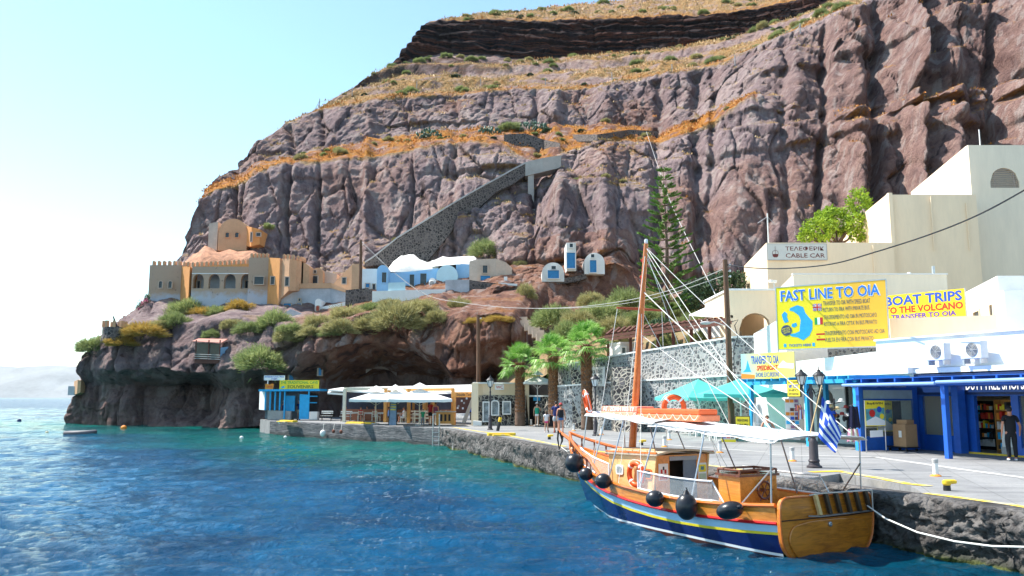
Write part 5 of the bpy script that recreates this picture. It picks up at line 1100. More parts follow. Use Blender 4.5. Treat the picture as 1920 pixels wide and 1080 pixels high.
# shrub prototypes (made once, then copied)
def shrub_proto(mat,r,seed,flat,n=1500): return lambda nm: blades(nm,n,r,mat,seed,flat)
BUSH={}
def bush(label,kind,loc,r,group,seed=None,flat=None,rz=0):
    key=(kind,(seed or 0)%3)
    if key not in BUSH:
        mat={'dry':DRY,'sage':SAGE,'gold':YELB,'dark':DGR,'lime':LGR}[kind]
        o=blades('bush',6000,1.0,mat,hash(key[1]*7+len(kind))%97,.8,.017,.24,.62); BUSH[key]=o; root=o; root['fresh']=1
    root=BUSH[key]
    if root.get('fresh'): del root['fresh']; o=root
    else: o=root.copy(); COL.objects.link(o)
    fl=flat or .8; o.location=loc; o.scale=(r,r*.9,r*fl/.8); o.rotation_euler=(0,0,rz); tag(o,label,'bush',group); return o
g=random.Random(4)
bl=[ # px,py(centre),half width px,kind,flat,label
(176,645,24,'sage',.8,'round green bush at the far left tip of the headland'),(232,634,26,'gold',.5,'low golden bush below the small round turret'),(275,612,34,'gold',.55,'wide golden brown bush under the pink flowers'),
(352,578,30,'sage',.8,'tall grey green bush at the foot of the castle arcade'),(330,600,22,'sage',.9,'grey green bush hanging left below the castle arcade'),(385,580,26,'gold',.5,'orange yellow bush under the castle arches'),(412,582,20,'sage',.7,'green bush between the two golden bushes under the castle'),(450,572,22,'gold',.8,'golden bush beside the square castle tower foot'),
(512,600,34,'sage',.75,'wide olive bush below the castle tower'),(545,612,22,'sage',.6,'grey bush right of the wide olive bush'),(536,628,20,'dry',.8,'yellow green bush above the boathouse cave mouth'),(492,668,40,'sage',.75,'big light green bush beside the red roofed terrace'),(560,630,16,'dry',.8,'small bush above the souvenir kiosk cave'),
(655,585,34,'dry',.6,'yellowish bush at the lava wall under the lamp pole'),(640,610,28,'dry',.7,'pale bush left of the draped hillside growth'),(690,600,34,'dry',.6,'pale olive bush over the cave, left of the largest'),(745,590,46,'dry',.75,'largest olive bush draped over the rock under the blue house'),(790,570,34,'dry',.6,'olive bush under the white balcony wall of the blue house'),(862,572,24,'dry',.85,'bush growing left of the stone terrace wall'),(985,550,18,'dry',1.1,'upright green bush at the right end of the stone terrace wall'),
(912,466,27,'sage',.85,'round green bush on the rock above the cave houses'),(975,492,14,'dry',.8,'small bush on red rock between the cave houses'),(503,424,12,'sage',1.0,'small green tuft on the cliff beside the domed orange house'),(868,382,8,'dry',.8,'tiny bush at the top of the stone ramp corner'),(832,392,7,'dry',.8,'tiny bush on the stone ramp edge'),(1082,335,10,'sage',.6,'small green bush on the ledge over the cave doors, left end'),(1135,328,8,'dry',.8,'small bush on the ledge over the cave doors, middle'),(1168,338,8,'dry',.8,'small bush on the ledge over the cave doors, right end'),
(742,448,8,'dry',.8,'tiny bush beside the lower stone ramp'),(1430,48,13,'dry',.9,'pale round bush on the skyline below the dark rock band'),(1510,38,12,'sage',.7,'green bush beside the wire fence on the upper slope'),(600,602,26,'dry',.7,'olive bush below the little white cottage'),(622,618,20,'sage',.7,'grey green bush on the rim left of the pale bush group'),(468,612,22,'sage',.7,'sage bush on the rim above the big light green one'),(434,606,18,'dry',.7,'low pale bush above the red roofed shelter'),(300,606,18,'dry',.6,'small dry bush between the golden bush and the tall grey green one'),(585,618,22,'dry',.7,'dry bush on the rim above the tall blue cave door'),
(700,572,24,'sage',.6,'sage bush at the left foot of the white balcony wall'),(735,566,22,'dry',.6,'dry bush under the middle of the white balcony wall'),(820,592,24,'dry',.8,'olive bush hanging at the right end of the cave mouth'),(1000,600,18,'dry',.8,'dry bush at the top of the pale cliff steps'),(890,598,16,'gold',.5,'low orange bush on the bulging red rock, left one'),(935,592,22,'gold',.45,'low orange bush on the bulging red rock, right one'),(572,560,10,'sage',.8,'tiny bush against the terrace house wall'),(400,624,16,'sage',.7,'small bush just above the red roof sheet'),
(955,238,20,'sage',.7,'round bush between the two clumps of prickly pear'),(1210,252,12,'dry',.7,'bush near the cable on the orange ledge')]
for i,(px,py,hw,kd,fl,lab) in enumerate(bl):
    p=hit(px,py); r_=hw/F*p.y; b_=P(px,py,p.y-.35*r_); b_.z-=r_*.55; bush(lab,kd,b_,r_*(1.38 if hw>15 else 1.15),None,i,fl,g.random()*6)
hb=[(1040,590,40,70),(1085,600,40,66),(1062,620,36,62),(1120,585,46,74),(1150,610,36,66),(1178,562,44,80),(1205,590,36,70),(1110,560,26,86),(1235,612,30,62),(1300,600,34,66),(1345,608,34,60),(1275,580,34,72),(1020,650,22,62),(1225,560,34,80),(1330,590,30,74),(1390,600,30,62),(1165,640,24,58),(1250,640,24,55),(1310,640,24,52)]
for i,(px,py,hw,d) in enumerate(hb):
    r_=hw/F*d; p=P(px,py,d); p.z=max(p.z-r_*.5,hill_z(p.x,d)-r_*.2); kd=('sage','dry','sage')[i%3]
    bush('soft rounded olive green bush on the slope above the lava stone wall',kd,p,r_*1.1,'bushes above the retaining wall',i,.85,g.random()*6)
# shrubs scattered on the terraces
zones=[(10,.05,.95,720,1600,95,'small round dry shrub on the broad ochre slope under the dark rock band','shrubs on the broad ochre slope',.8,2.0),(12,.03,.9,860,1420,48,'small dry shrub on the topmost ochre slope above the dark band','shrubs on the topmost slope',1.0,2.2),(8,.1,.95,560,1400,30,'small shrub on the narrow orange ledge across the middle of the cliff','shrubs on the middle ledge',.6,1.35),(10,.1,.95,610,760,12,'small shrub near the skyline posts on the left shoulder of the cliff','shrubs on the left shoulder',.6,1.2)]
for k,t0,t1,pa,pb,n,lab,gp,ra,rb_ in zones:
    for i in range(n):
        p=on_cliff(k,g.uniform(t0,t1),g.uniform(pa,pb)); r_=ra+(rb_-ra)*g.random()**2.2; p.z-=r_*.15; bush(lab,('sage','dry','sage','dry','dark')[i%5] if r_<1.6 else 'sage',p,r_,gp,i,.75,g.random()*6)
# prickly pears
def cactus(px,py,w_,lab,sd_):
    gg=random.Random(sd_); p=hit(px,py+8); o=thing('prickly_pear',lab,'cactus',p); R_=w_/F*p.y; mb=MB()
    for i in range(90):
        a=gg.uniform(0,6.28); rr_=gg.random()**.6; c=Vector((math.cos(a)*R_*rr_,math.sin(a)*R_*.5*rr_,gg.uniform(.1,1)*R_*.75*(1-.6*rr_)+.2)); t_=Matrix.Translation(c)@Matrix.Rotation(gg.uniform(0,3.1),4,'Z')@Matrix.Rotation(gg.uniform(-.6,.6),4,'X'); mb.X=t_; mb.ell((0,0,0),(.20,.05,.30),8,5)
    mb.X=None; mb.build('pads',CACT,o,smooth=2)
    gg=random.Random(sd_); fm=MB()
cactus(802,252,28,'prickly pear clump at the left on the orange ledge',1); cactus(920,240,22,'smallest prickly pear clump in the middle of the ledge',2); cactus(1000,236,30,'prickly pear clump at the right on the orange ledge',3)
# ================================================================ trees
def palm(lab,px,pyb,pyc,d,rt,crown,sd_):
    g=np.random.default_rng(sd_); b=X(px,d,Q); o=thing('fan_palm',lab,'palm tree',b,0,'three fan palms on the quay'); hc=Zp(pyc,d)-Q
    pr=[(rt*1.25,-.1),(rt*1.05,.3)]; n_=34
    mb=MB(); prof=[]
    for i in range(n_+1):
        z=hc*i/n_; prof.append((rt*(1.12-.28*i/n_)*(1+.10*((i%2)*2-1)*min(1,i/9)),z))
    mb.lathe((0,0,0),prof,18); mb.build('trunk',BARK,o,smooth=2)
    # fibre boots around the trunk
    n=2600; z=g.uniform(.9,hc*.98,n); a=g.uniform(0,6.28,n); r0=rt*(1.1-.25*z/hc); rad=np.stack([np.cos(a),np.sin(a),a*0],-1); tn=np.stack([-np.sin(a),np.cos(a),a*0],-1)
    s=.06+.10*(z/hc)**2; base=rad*r0[:,None]*.97; base[:,2]=z; tip=base+rad*(s*g.uniform(.4,1.3,n))[:,None]+np.array([0,0,1])*(s*g.uniform(.5,1.6,n))[:,None]; w_=(.035+.03*z/hc)[:,None]*tn
    npmesh('fibre_boots',np.stack([base-w_,base+w_,tip],1).reshape(-1,3),np.arange(3*n).reshape(-1,3),PALD,o)
    V=[];Fc=[]; Vd=[]
    nf=34
    for i in range(nf):
        az=i*2.39996+g.normal()*.15; el=R(84)-R(112)*(i/nf)**.95+g.normal()*.08; L=crown*g.uniform(.5,.62); dirv=np.array([math.cos(az)*math.cos(el),math.sin(az)*math.cos(el),math.sin(el)])
        p0=np.array([0,0,hc-.1-.25*(i/nf)])+dirv*rt*.5; p1=p0+dirv*L; p1[2]-=.12*L*math.cos(el); sidev=np.cross(dirv,[0,0,1.]); sidev/=np.linalg.norm(sidev)+1e-6; up_=np.cross(sidev,dirv)
        w_=sidev*.018; V.append([p0-w_,p0+w_,p1]); 
        nb=26
        for j in range(nb):
            f_=-1+2*j/(nb-1); an_=f_*R(112); bl_=crown*g.uniform(.46,.56)*(1-.25*abs(f_)**2); bd=dirv*math.cos(an_)+sidev*math.sin(an_); q=p1+bd*bl_*.55+up_*(.05*abs(f_)); tp=p1+bd*bl_; tp=tp+np.array([0,0,-1])*bl_*(.18+.35*abs(f_)*g.random()+ (.3 if el<.1 else 0)*g.random()); bw=np.cross(bd,up_); bw/=np.linalg.norm(bw); bw=bw*(.030+.012*g.random())*crown/1.9
            V.append([p1,q-bw,q+bw]); V.append([q-bw,tp,q+bw])
    V=np.array(V).reshape(-1,3); npmesh('crown',V,np.arange(len(V)).reshape(-1,3),PALM,o)
    # skirt of old leaves
    n=500; a=g.uniform(0,6.28,n); z=hc-g.uniform(.0,.7,n); rad=np.stack([np.cos(a),np.sin(a),a*0],-1); base=rad*rt*.8; base[:,2]=z; tip=base+rad*g.uniform(.1,.45,n)[:,None]+np.array([0,0,-1])*g.uniform(-.1,.35,n)[:,None]; tn=np.stack([-np.sin(a),np.cos(a),a*0],-1)*.03
    npmesh('dry_skirt',np.stack([base-tn,base+tn,tip],1).reshape(-1,3),np.arange(3*n).reshape(-1,3),PALD,o)
palm('fan palm nearest the public toilet, leftmost of the three palms',975,795,680,60.5,.34,1.62,1); palm('fan palm in the middle of the row of three',1038,800,664,57.2,.33,1.68,2); palm('fan palm with the thickest trunk, rightmost of the three palms',1101,805,646,53.5,.35,1.75,3)
def norfolk(px,pyt,pyb,d):
    g=np.random.default_rng(8); b=P(px,pyb,d); b.z=hill_z(b.x,d)-.3; o=thing('norfolk_pine','tall tiered Norfolk pine rising against the cliff behind the boat mast','tree',b); h=Zp(pyt,d)-b.z
    MB().tube([(0,0,0),(.1,0,h*.5),(-.05,0,h)],[.22,.13,.02],8).build('trunk',BARK,o,smooth=2)
    V=[]; br=MB(); nl=17
    for i in range(nl):
        t=i/(nl-1); z=h*(.16+.83*t); L=(.35+2.35*(1-t)**.75)*(1 if t>.25 else .6+.4*t/.25)*g.uniform(.85,1.12); nb=6 if t<.85 else 5; ph=g.random()*6
        for k in range(nb):
            a=ph+k*2*math.pi/nb+g.normal()*.12; u_=np.array([math.cos(a),math.sin(a),0]); Lk=L*g.uniform(.8,1.15)
            pts=[np.array([0,0,z])+u_*Lk*s+np.array([0,0,1])*(Lk*(-.10*s+.32*s**2.2)) for s in np.linspace(0,1,7)]
            br.tube([tuple(q) for q in pts],[.035,.03,.028,.025,.02,.015,.01],4)
            sd_=np.cross(u_,[0,0,1]); m=int(34*Lk)+10
            for q in range(m):
                s=g.uniform(.2,1.02)**.8; p=pts[min(6,int(s*6))]*(1-(s*6)%1)+pts[min(6,int(s*6)+1)]*((s*6)%1); ln=.30*(1-.35*s)+.12; dr=u_*.75+sd_*g.choice([-1,1])*g.uniform(.2,1)+np.array([0,0,1])*g.uniform(.15,.75); dr/=np.linalg.norm(dr); w_=np.cross(dr,g.normal(size=3)); w_/=np.linalg.norm(w_); w_*=.055
                tp=p+dr*ln; V.append([p-w_*.6,(p+tp)/2+w_,tp]); V.append([p+w_*.6,(p+tp)/2-w_,tp])
    br.build('branches',BARK,o); V=np.array(V).reshape(-1,3); npmesh('needles',V,np.arange(len(V)).reshape(-1,3),PINE,o)
norfolk(1252,318,625,62)
def tree(lab,cat,px,pyb,d,ells,n,size,mat,sd_,th=.25):
    b=P(px,pyb,d); o=thing('broadleaf_tree',lab,cat,b); E=[]
    for (ex,ey,rw,rh) in ells:
        p=P(ex,ey,d)-b; E.append((p.x,p.y+random.Random(ex).uniform(-1,1),p.z,rw/F*d,rw/F*d*.9,rh/F*d))
    tk=MB().tube([(0,0,-1.5),(0,0,.6)],[th,th*.8],8)
    for e_ in E: tk.tube([(0,0,.4),(e_[0]*.5,e_[1]*.5,e_[2]*.45),(e_[0],e_[1],e_[2])],[th*.6,th*.35,.04],6)
    tk.build('trunk',BARK,o,smooth=2); leafball('crown',E,n,size,mat,sd_,o)
tree('bright yellow green tree behind the cable car station roof','tree',1570,470,68,[(1530,432,32,26),(1575,412,34,32),(1605,385,24,30),(1550,405,22,16),(1600,430,26,30),(1508,445,16,14),(1618,365,13,13)],9000,.13,LGR,5)
tree('dark green tree between the pine and the cable car station','tree',1335,600,70,[(1305,548,28,26),(1345,540,34,30),(1378,535,22,24),(1325,570,34,22),(1290,560,16,18)],7000,.14,DGR,6)
tree('dark green tree with loose crown low behind the brown pergola','tree',1255,640,60,[(1240,612,22,16),(1275,622,22,14)],2500,.12,DGR,9,.1)
# ================================================================ houses on the ledge
ORM=M('ochre_plaster',(.60,.35,.20),.88,.12,.5,.35,.04); ORR=M('sunlit_orange_plaster',(.66,.30,.10),.88,.12,.5,.35,.04); GRP=M('weathered_blue_grey_plaster',(.46,.47,.50),.88,.16,.7,.4,.04,world=True); SAND=M('pale_sand_plaster',(.55,.44,.35),.88,.14,.6,.35,.04); DOORB=M('blue_door_paint',(.03,.22,.48),.5,.15,3); HBL=M('sky_blue_plaster',(.27,.50,.74),.8,.08,.8,.2,.02); HBP=M('pale_aqua_plaster',(.50,.70,.76),.8,.06,.8,.2,.02); ROCKW=M('whitewashed_rock',(.72,.70,.66),.9,.08,1.2,.9,.15)  # ORR: sun-facing walls, with the sunlight put into their orange colour
def castle_wall():
    t=NT('castle_wall'); pos=t.pos(); z=t.n('ShaderNodeSeparateXYZ',{0:pos}).outputs[2]; n=t.noise(pos,.8,6,.65)
    f=t.math('ADD',z,t.math('MULTIPLY',n,2.6)); a=t.ramp(t.math('MULTIPLY',f,.05),[(.86,(.46,.48,.54)),(.90,(.44,.32,.235))]) 
    sp_=t.ramp(t.noise(pos,2.2,5,.7),[(.30,.9),(.38,0)]); c=t.mix(sp_,a,(.12,.09,.08)); return t.fin(c,.9,t.bump(n,.5,.06),.15)
CSTW=castle_wall()  # front walls: upper tone greyed, their shade put into the colour
TERR=M('terracotta_rock',(.44,.215,.125),.92,.35,.8,1,.5,world=True)
class House:
    """walls given by footprint points in survey pixels: (px, depth); tops and bottoms in pixel rows"""
    def __init__(s,name,lab,cat,px,py,d): s.o=P(px,py,d); s.t=thing(name,lab,cat,s.o); s.d=d
    def walls(s,pts,back,mat,name='wall'):  # pts: (px,d,ytop,ybot)
        mb=MB(); Ft=[P(a,yt,d_)-s.o for a,d_,yt,yb in pts]; Fb=[P(a,yb,d_)-s.o for a,d_,yt,yb in pts]
        for i in range(len(pts)-1):
            p,q=Ft[i],Ft[i+1]; mb.hexa([(p.x,p.y,Fb[i].z),(q.x,q.y,Fb[i+1].z),(q.x+.0,q.y+back,Fb[i+1].z),(p.x,p.y+back,Fb[i].z),(p.x,p.y,p.z),(q.x,q.y,q.z),(q.x,q.y+back,q.z),(p.x,p.y+back,p.z)])
        return mb.build(name,mat,s.t)
    def arch(s,x0,x1,yt,yb,d,back,mat,name='vault',bev=0):
        a=P(x0,yb,d)-s.o; b=P(x1,yb,d)-s.o; zt=(P(x0,yt,d)-s.o).z; pts=arcpts(a.x,b.x,a.z,zt,14); return MB().slab([(x,a.y,z) for x,z in pts],(0,back,0)).build(name,mat,s.t)
    def opening(s,x0,x1,yt,yb,d,mat,name='window',arch=False,fr=None,off=0):
        a=P(x0,yb,d-off)-s.o; b=P(x1,yt,d-off)-s.o; f_=.09; fw=.16
        fr_=MB()
        fr_.box(a.x-f_,a.x,a.y-fw,a.y+.1,a.z,b.z+(f_ if not arch else -.1)).box(b.x,b.x+f_,a.y-fw,a.y+.1,a.z,b.z+(f_ if not arch else -.1)).box(a.x-f_,b.x+f_,a.y-fw,a.y+.1,a.z-f_,a.z)
        if not arch: fr_.box(a.x,b.x,a.y-fw,a.y+.1,b.z,b.z+f_)
        else:
            r_=(b.x-a.x)/2; c=(a.x+b.x)/2; fr_.tube([(c+(r_+f_/2)*math.cos(t_),a.y-fw/2,b.z-.1-r_*0+r_*.8*math.sin(t_)) for t_ in np.linspace(0,math.pi,9)],f_*.6,4)
        w0=fr_.build(name,fr or SAND,s.t)
        pts=arcpts(a.x,b.x,a.z,b.z+(r_*.5 if arch else 0),8) if arch else [(a.x,a.z),(b.x,a.z),(b.x,b.z),(a.x,b.z)]
        MB().slab([(x,a.y-.02,z) for x,z in pts],(0,-.03,0)).build('pane' if name=='window' else 'leaf',mat,w0); return w0
    def merlons(s,pts,n,mat,w_=.33,h=.62):
        mb=MB(); P3=[P(a,y,d_)-s.o for a,d_,y in pts]; L=[0]
        for a,b in zip(P3,P3[1:]): L.append(L[-1]+(b-a).length)
        for i in range(n):
            t_=L[-1]*(i+.5)/n
            for k in range(len(P3)-1):
                if L[k]<=t_<=L[k+1]+1e-6: c=P3[k].lerp(P3[k+1],(t_-L[k])/(L[k+1]-L[k]+1e-9)); break
            x,y,z=c; mb.add([(x-w_/2,y,z),(x+w_/2,y,z),(x+w_/2,y+.45,z),(x-w_/2,y+.45,z),(x-w_/2,y,z+h*.8),(x,y+.1,z+h),(x+w_/2,y,z+h*.8),(x+w_/2,y+.45,z+h*.8),(x-w_/2,y+.45,z+h*.8)],[(0,1,6,5,4),(1,2,7,6),(2,3,8,7),(3,0,4,8),(4,5,6,7,8),(3,2,1,0)])
        return mb.build('battlements',mat,s.t)
dc=106.0
h=House('castle','ochre and grey castle-like house with battlements and four deep arches on the headland','castle',430,560,dc)
h.walls([(281,dc,497,590),(341,dc+1,497,592)],5,CSTW,'left_tower'); h.merlons([(283,dc,497),(341,dc+1,497)],6,ORM)
h.walls([(341,dc+1,499,590),(356,dc-1.3,500,592)],5,ORR,'return_wall'); h.merlons([(342,dc+1,499),(356,dc-1.3,499)],2,ORM)
a=P(356,590,dc-1.2)-h.o; b=P(469,590,dc-1.2)-h.o; k_=(b.x-a.x)/113; mb=MB(); zt=(P(400,500,dc-1.2)-h.o).z
ops=[(a.x+k_*(u0-356),a.x+k_*(u1-356),(P(400,541,dc-1.2)-h.o).z,(P(400,514,dc-1.2)-h.o).z,True) for u0,u1 in ((358,379),(388,409),(417,439),(449,468.5))]
wall_open(mb,a.x,b.x,a.y,a.y+.6,a.z-.5,zt,ops); mb.X=None; mb.build('arcade_wall',CSTW,h.t)
MB().box(a.x,b.x,a.y+1.9,a.y+5,a.z-.5,zt+.02).build('arcade_back_wall',GRP,h.t); MB().box(a.x,b.x,a.y+.6,a.y+1.9,(P(400,543,dc)-h.o).z-.3,(P(400,541.5,dc)-h.o).z).build('arcade_floor',SAND,h.t); MB().box(a.x,b.x,a.y+.601,a.y+1.9,zt-.3,zt-.001).build('arcade_ceiling',SAND,h.t)
for q,x0 in enumerate((370,460)): h.opening(x0,x0+6,527,541,dc+.65,PANE,'window')
MB().box(a.x,b.x,a.y-.05,a.y,zt-.95,zt-.85).build('string_course',WHITE,h.t)
h.merlons([(357,dc-1.2,500),(469,dc-1.2,494)],13,ORM); MB().hexa([(a.x,a.y,zt),(b.x,a.y,zt),(b.x,a.y+4,zt),(a.x,a.y+4,zt),(a.x,a.y,zt+.01),(b.x,a.y,zt+.42),(b.x,a.y+4,zt+.42),(a.x,a.y+4,zt+.01)]).build('parapet',ORR,h.t)
h.walls([(467,dc-2.6,483,592),(504,dc-2.2,483,594)],6,CSTW,'square_tower'); h.merlons([(468,dc-2.6,483),(504,dc-2.2,483)],5,ORM)
h.walls([(504,dc-2.2,483,594),(525,dc-4.2,484,592)],6,ORR,'tower_side'); h.walls([(525,dc-4.2,485,570),(529,dc-4,485,560),(543,dc-5.2,485,545),(556,dc-4.4,487,545),(566,dc-3,490,545),(571,dc-1,492,545)],4,ORM,'round_bastion'); h.merlons([(529,dc-4,485),(543,dc-5.2,485),(556,dc-4.4,487),(566,dc-3,490),(571,dc-1,492)],7,ORM)
h.walls([(569,dc-2.6,491,546),(580,dc-2.2,499,541)],3,ORM,'link_wall')
for (x0,x1) in ((298,305),(316,323)): h.opening(x0,x1,528,540,dc+.35,PANE,'window',True)
h.opening(477,495,519,533,dc-2.5,PANE); h.opening(508,515,519,533,dc-2.7,PANE,off=.6); h.opening(535,542,520,536,dc-4.7,PANE,'door',off=.5)
# grey terrace walls right of the castle
h=House('terrace_house','long weathered grey and ochre terrace house with small blue doors beside the castle','house',585,570,104)
h.walls([(525,102.5,537,582),(620,103,534,582),(648,102,545,578)],6,GRP); h.walls([(527,102.3,533,541),(620,102.8,530,540),(648,101.8,542,548)],.5,ORM,'coping')
for x0,x1,y0_,y1_,nm in ((532,546,569,580,'window'),(556,565,569,583,'door')): h.opening(x0,x1,y0_,y1_,102.5,DOORB,nm)
h.opening(560,564,560,565,102.5,PANE)
h=House('domed_house','pair of small round topped ochre houses with dark doors behind the terrace wall','house',585,535,107)
h.arch(584,605,502,536,106,5,ORM,'vault'); h.arch(564,581,509,536,106.5,5,ORM,'vault'); h.walls([(552,107,512,536),(566,107,510,536)],4,ORM); h.walls([(604,107,508,536),(632,107,514,536)],4,SAND)
h.opening(586,596,518,533,105.95,PANE,'door'); h.opening(589,593,507,512,105.95,PANE); h.opening(569,575,521,534,106.4,PANE,'door')
h=House('ochre_house','sloping roofed ochre house with one small window left of the lamp pole','house',650,530,105)
h.walls([(625,106,532,552),(660,104.5,496,552),(675,104.5,494,548)],6,ORM); h.opening(642,649,521,532,104.9,PANE,off=.3)
# small white buildings
h=House('white_cottage','tiny white cottage with an arched red door below the terrace house','house',610,580,101)
h.walls([(596,100.5,577,592),(648,99.5,566,590)],3,WHITE); h.arch(590,602,560,590,100.2,2.5,WHITE,'bell_arch'); h.opening(593,599,574,583,100.15,M('red_door',(.45,.08,.04),.6,.1,4),'door',True); h.opening(620,626,579,585,100.0,DOORB); h.opening(605,609,580,586,100.2,PANE)
h=House('ruined_wall_house','low roofless grey hut with sloping walls above the souvenir kiosk','house',560,590,99)
h.walls([(530,99,590,602),(545,98.6,579,602),(575,98.2,592,603),(615,98.5,594,600)],2.5,GRP)
# lava wall under the pole
h=House('lava_stone_wall','small dark lava stone wall at the foot of the lamp pole','wall',672,560,99); h.walls([(648,99,544,572),(690,98.6,540,572),(700,98.3,546,572)],1.2,STW3)
# white house left of the blue one
h=House('white_house','plain white house left of the blue arch house','house',686,525,105); h.walls([(666,105,520,548),(680,104.6,504,548),(712,104.4,504,548)],6,WHITE); h.opening(686,693,532,539,104.5,DOORB); h.opening(699,704,533,543,104.5,PANE)
# blue house
d=102.0; h=House('blue_house','sky blue vaulted house with white balcony and whitewashed roof','house',770,545,d)
h.arch(706,727,497,552,d-.2,7,HBL,'arched_wing'); h.walls([(727,d+1.2,512,548),(770,d+1.4,509,548),(822,d+1.6,503,548)],6,HBL,'facade'); h.arch(818,858,497,545,d+.9,6,HBP,'vaulted_wing')
h.walls([(855,d+1.8,494,540),(884,d+1.6,496,540)],5,HBL,'rear_wing')
h.walls([(698,d-5.0,546,576),(760,d-5.8,544,577),(835,d-6.2,542,572)],5.5,WHITE,'terrace_wall'); h.walls([(728,d-5.1,530,546),(760,d-5.5,529,544)],.12,HBP,'balcony_parapet')
h.opening(716,725,511,530,d-.25,PANE,fr=HBL); h.opening(768,777,515,543,d+1.35,PANE,'door',fr=HBL); h.opening(788,800,513,533,d+1.45,PANE,fr=HBL)
h.arch(804,817,521,545,d+.2,1.2,WHITE,'shed_arch'); h.opening(806,814,528,544,d+.15,GREY,'door',True,WHITE)
rf=MB(); gz=np.random.default_rng(4)
def mound(h,pts,back,mat,name,sd_=0):
    """roof or rock mound: outline of its top against survey pixels, rounded to the back"""
    n=len(pts); V=[];m=7
    for j in range(m):
        t=j/(m-1); up=math.sin(t*math.pi/2)
        for i,(px,yt,yb,d_) in enumerate(pts):
            p=P(px,yb+(yt-yb)*up,d_+back*(1-math.cos(t*math.pi/2)))-h.o; V.append(p+Vector((0,0,.25*math.sin(i*2.3+j*1.7+sd_)*(j>0))))
    for i,(px,yt,yb,d_) in enumerate(pts):
        p=P(px,yt,d_+back)-h.o; V.append(p+Vector((0,back*1.2,-.6)))
    m+=1; fs=[(j*n+i,j*n+i+1,(j+1)*n+i+1,(j+1)*n+i) for j in range(m-1) for i in range(n-1)]
    return MB().add(V,fs).build(name,mat,h.t,smooth=2)
mound(h,[(726,508,510,d+1.3),(738,490,510,d+1.3),(752,482,510,d+1.4),(766,477,511,d+1.4),(776,479,510,d+1.4),(790,490,509,d+1.5),(806,492,508,d+1.5),(822,490,504,d+1.6)],6,ROCKW,'whitewashed_roof')
mound(h,[(808,490,500,d+1.6),(830,484,498,d+1.5),(858,483,496,d+1.7),(888,481,496,d+1.7),(893,486,497,d+1.8)],5,WHITE,'flat_vault_roof',2)
# cave houses to the right
h=House('cave_house','weathered beige cave house with a dark window above a blue door','house',915,510,102)
h.walls([(880,102,490,540),(895,101.6,486,540),(930,101.6,485,538),(949,102,492,536)],5,SAND); h.walls([(949,102,492,536),(960,102.6,502,536)],4,SAND,'side_wall')
h.opening(905,914,498,512,101.5,PANE,fr=SAND); h.opening(901,919,517,531,101.4,DOORB,'door')
h=House('stone_terrace_wall','patched lava stone and plaster terrace wall under the cave house','wall',900,550,98)
h.walls([(835,96.4,525,556),(880,96.2,524,562)],4,GRP,'plaster_wall'); h.walls([(880,96.2,525,562),(935,96,532,580),(970,95.6,534,578)],4,STW3,'stone_wall'); h.walls([(934,95.9,530,534),(970,95.5,532,536)],4.2,WHITE,'coping'); h.opening(950,954,547,553,95.8,PANE)
MB().box(-.2,.2,-.2,.2,0,.9).build('chimney_pot',WHITE,h.t).location=P(948,533,98.6)-h.o
for i,(x0,x1,yt,yb,dx0,dx1,dyt,dyb,wx,lab) in enumerate(((1016,1058,492,528,1027,1048,507,522,(1034,1042,499,505),'low whitewashed cave front with a blue double door, leftmost of the three'),(1062,1080,455,508,1063,1078,474,503,(1068,1074,457,464),'tall narrow cave front with a long blue door, middle of the three'),(1096,1134,474,514,1106,1118,488,511,(1108,1114,477,483),'round topped cave front with a blue door, rightmost of the three'))):
    q=hit((x0+x1)/2,yb-2); d_=q.y-1.2; h=House('cave_house',lab,'cave house',(x0+x1)/2,yb,d_); (h.arch if i!=1 else lambda a,b,c,e,f_,g_,m_: h.walls([(a,f_,c,e),(b,f_,c,e)],g_,m_))(x0,x1,yt,yb,d_,4,ROCKW if i!=2 else WHITE); h.opening(dx0,dx1,dyt,dyb,d_-.05,DOORB,'door',fr=WHITE); h.opening(*wx,d_-.05,PANE,fr=WHITE)
h=House('lava_stone_wall','low dark stone wall edging the ledge of the cave doors','wall',1040,528,98.5)
q=hit(1040,525).y-1; h.walls([(990,q+.5,531,540),(1040,q,524,534),(1080,q,518,528),(1100,q+.6,512,522)],.8,STW3)
# domed orange house high on the rock
q=hit(440,470).y-3; h=House('domed_house','large orange house with a rounded gable and two small windows high on the headland rock','house',440,470,q)
h.arch(408,462,410,470,q,8,ORM,'gable'); h.walls([(392,q+1.5,419,470),(409,q+1,416,470)],5,SAND,'left_wing'); h.walls([(462,q+.3,424,462),(472,q-1.5,426,462),(488,q-1.0,430,458)],4,ORR,'right_wing')
for x0,x1 in ((423,430),(441,448)): h.opening(x0,x1,437,445,q-.05,PANE,'window',True,ORM)
h.opening(470,473,436,453,q-1.5,PANE,'door',off=.2); h.opening(481,489,437,443,q-1.2,PANE)
mound(h,[(338,497,502,q-8),(350,488,502,q-8),(362,478,503,q-8.5),(372,473,503,q-9),(384,462,503,q-9),(396,466,502,q-9),(408,472,500,q-9),(430,470,500,q-9),(455,473,500,q-9),(475,468,500,q-9),(490,478,498,q-8)],8,TERR,'plastered_rock')
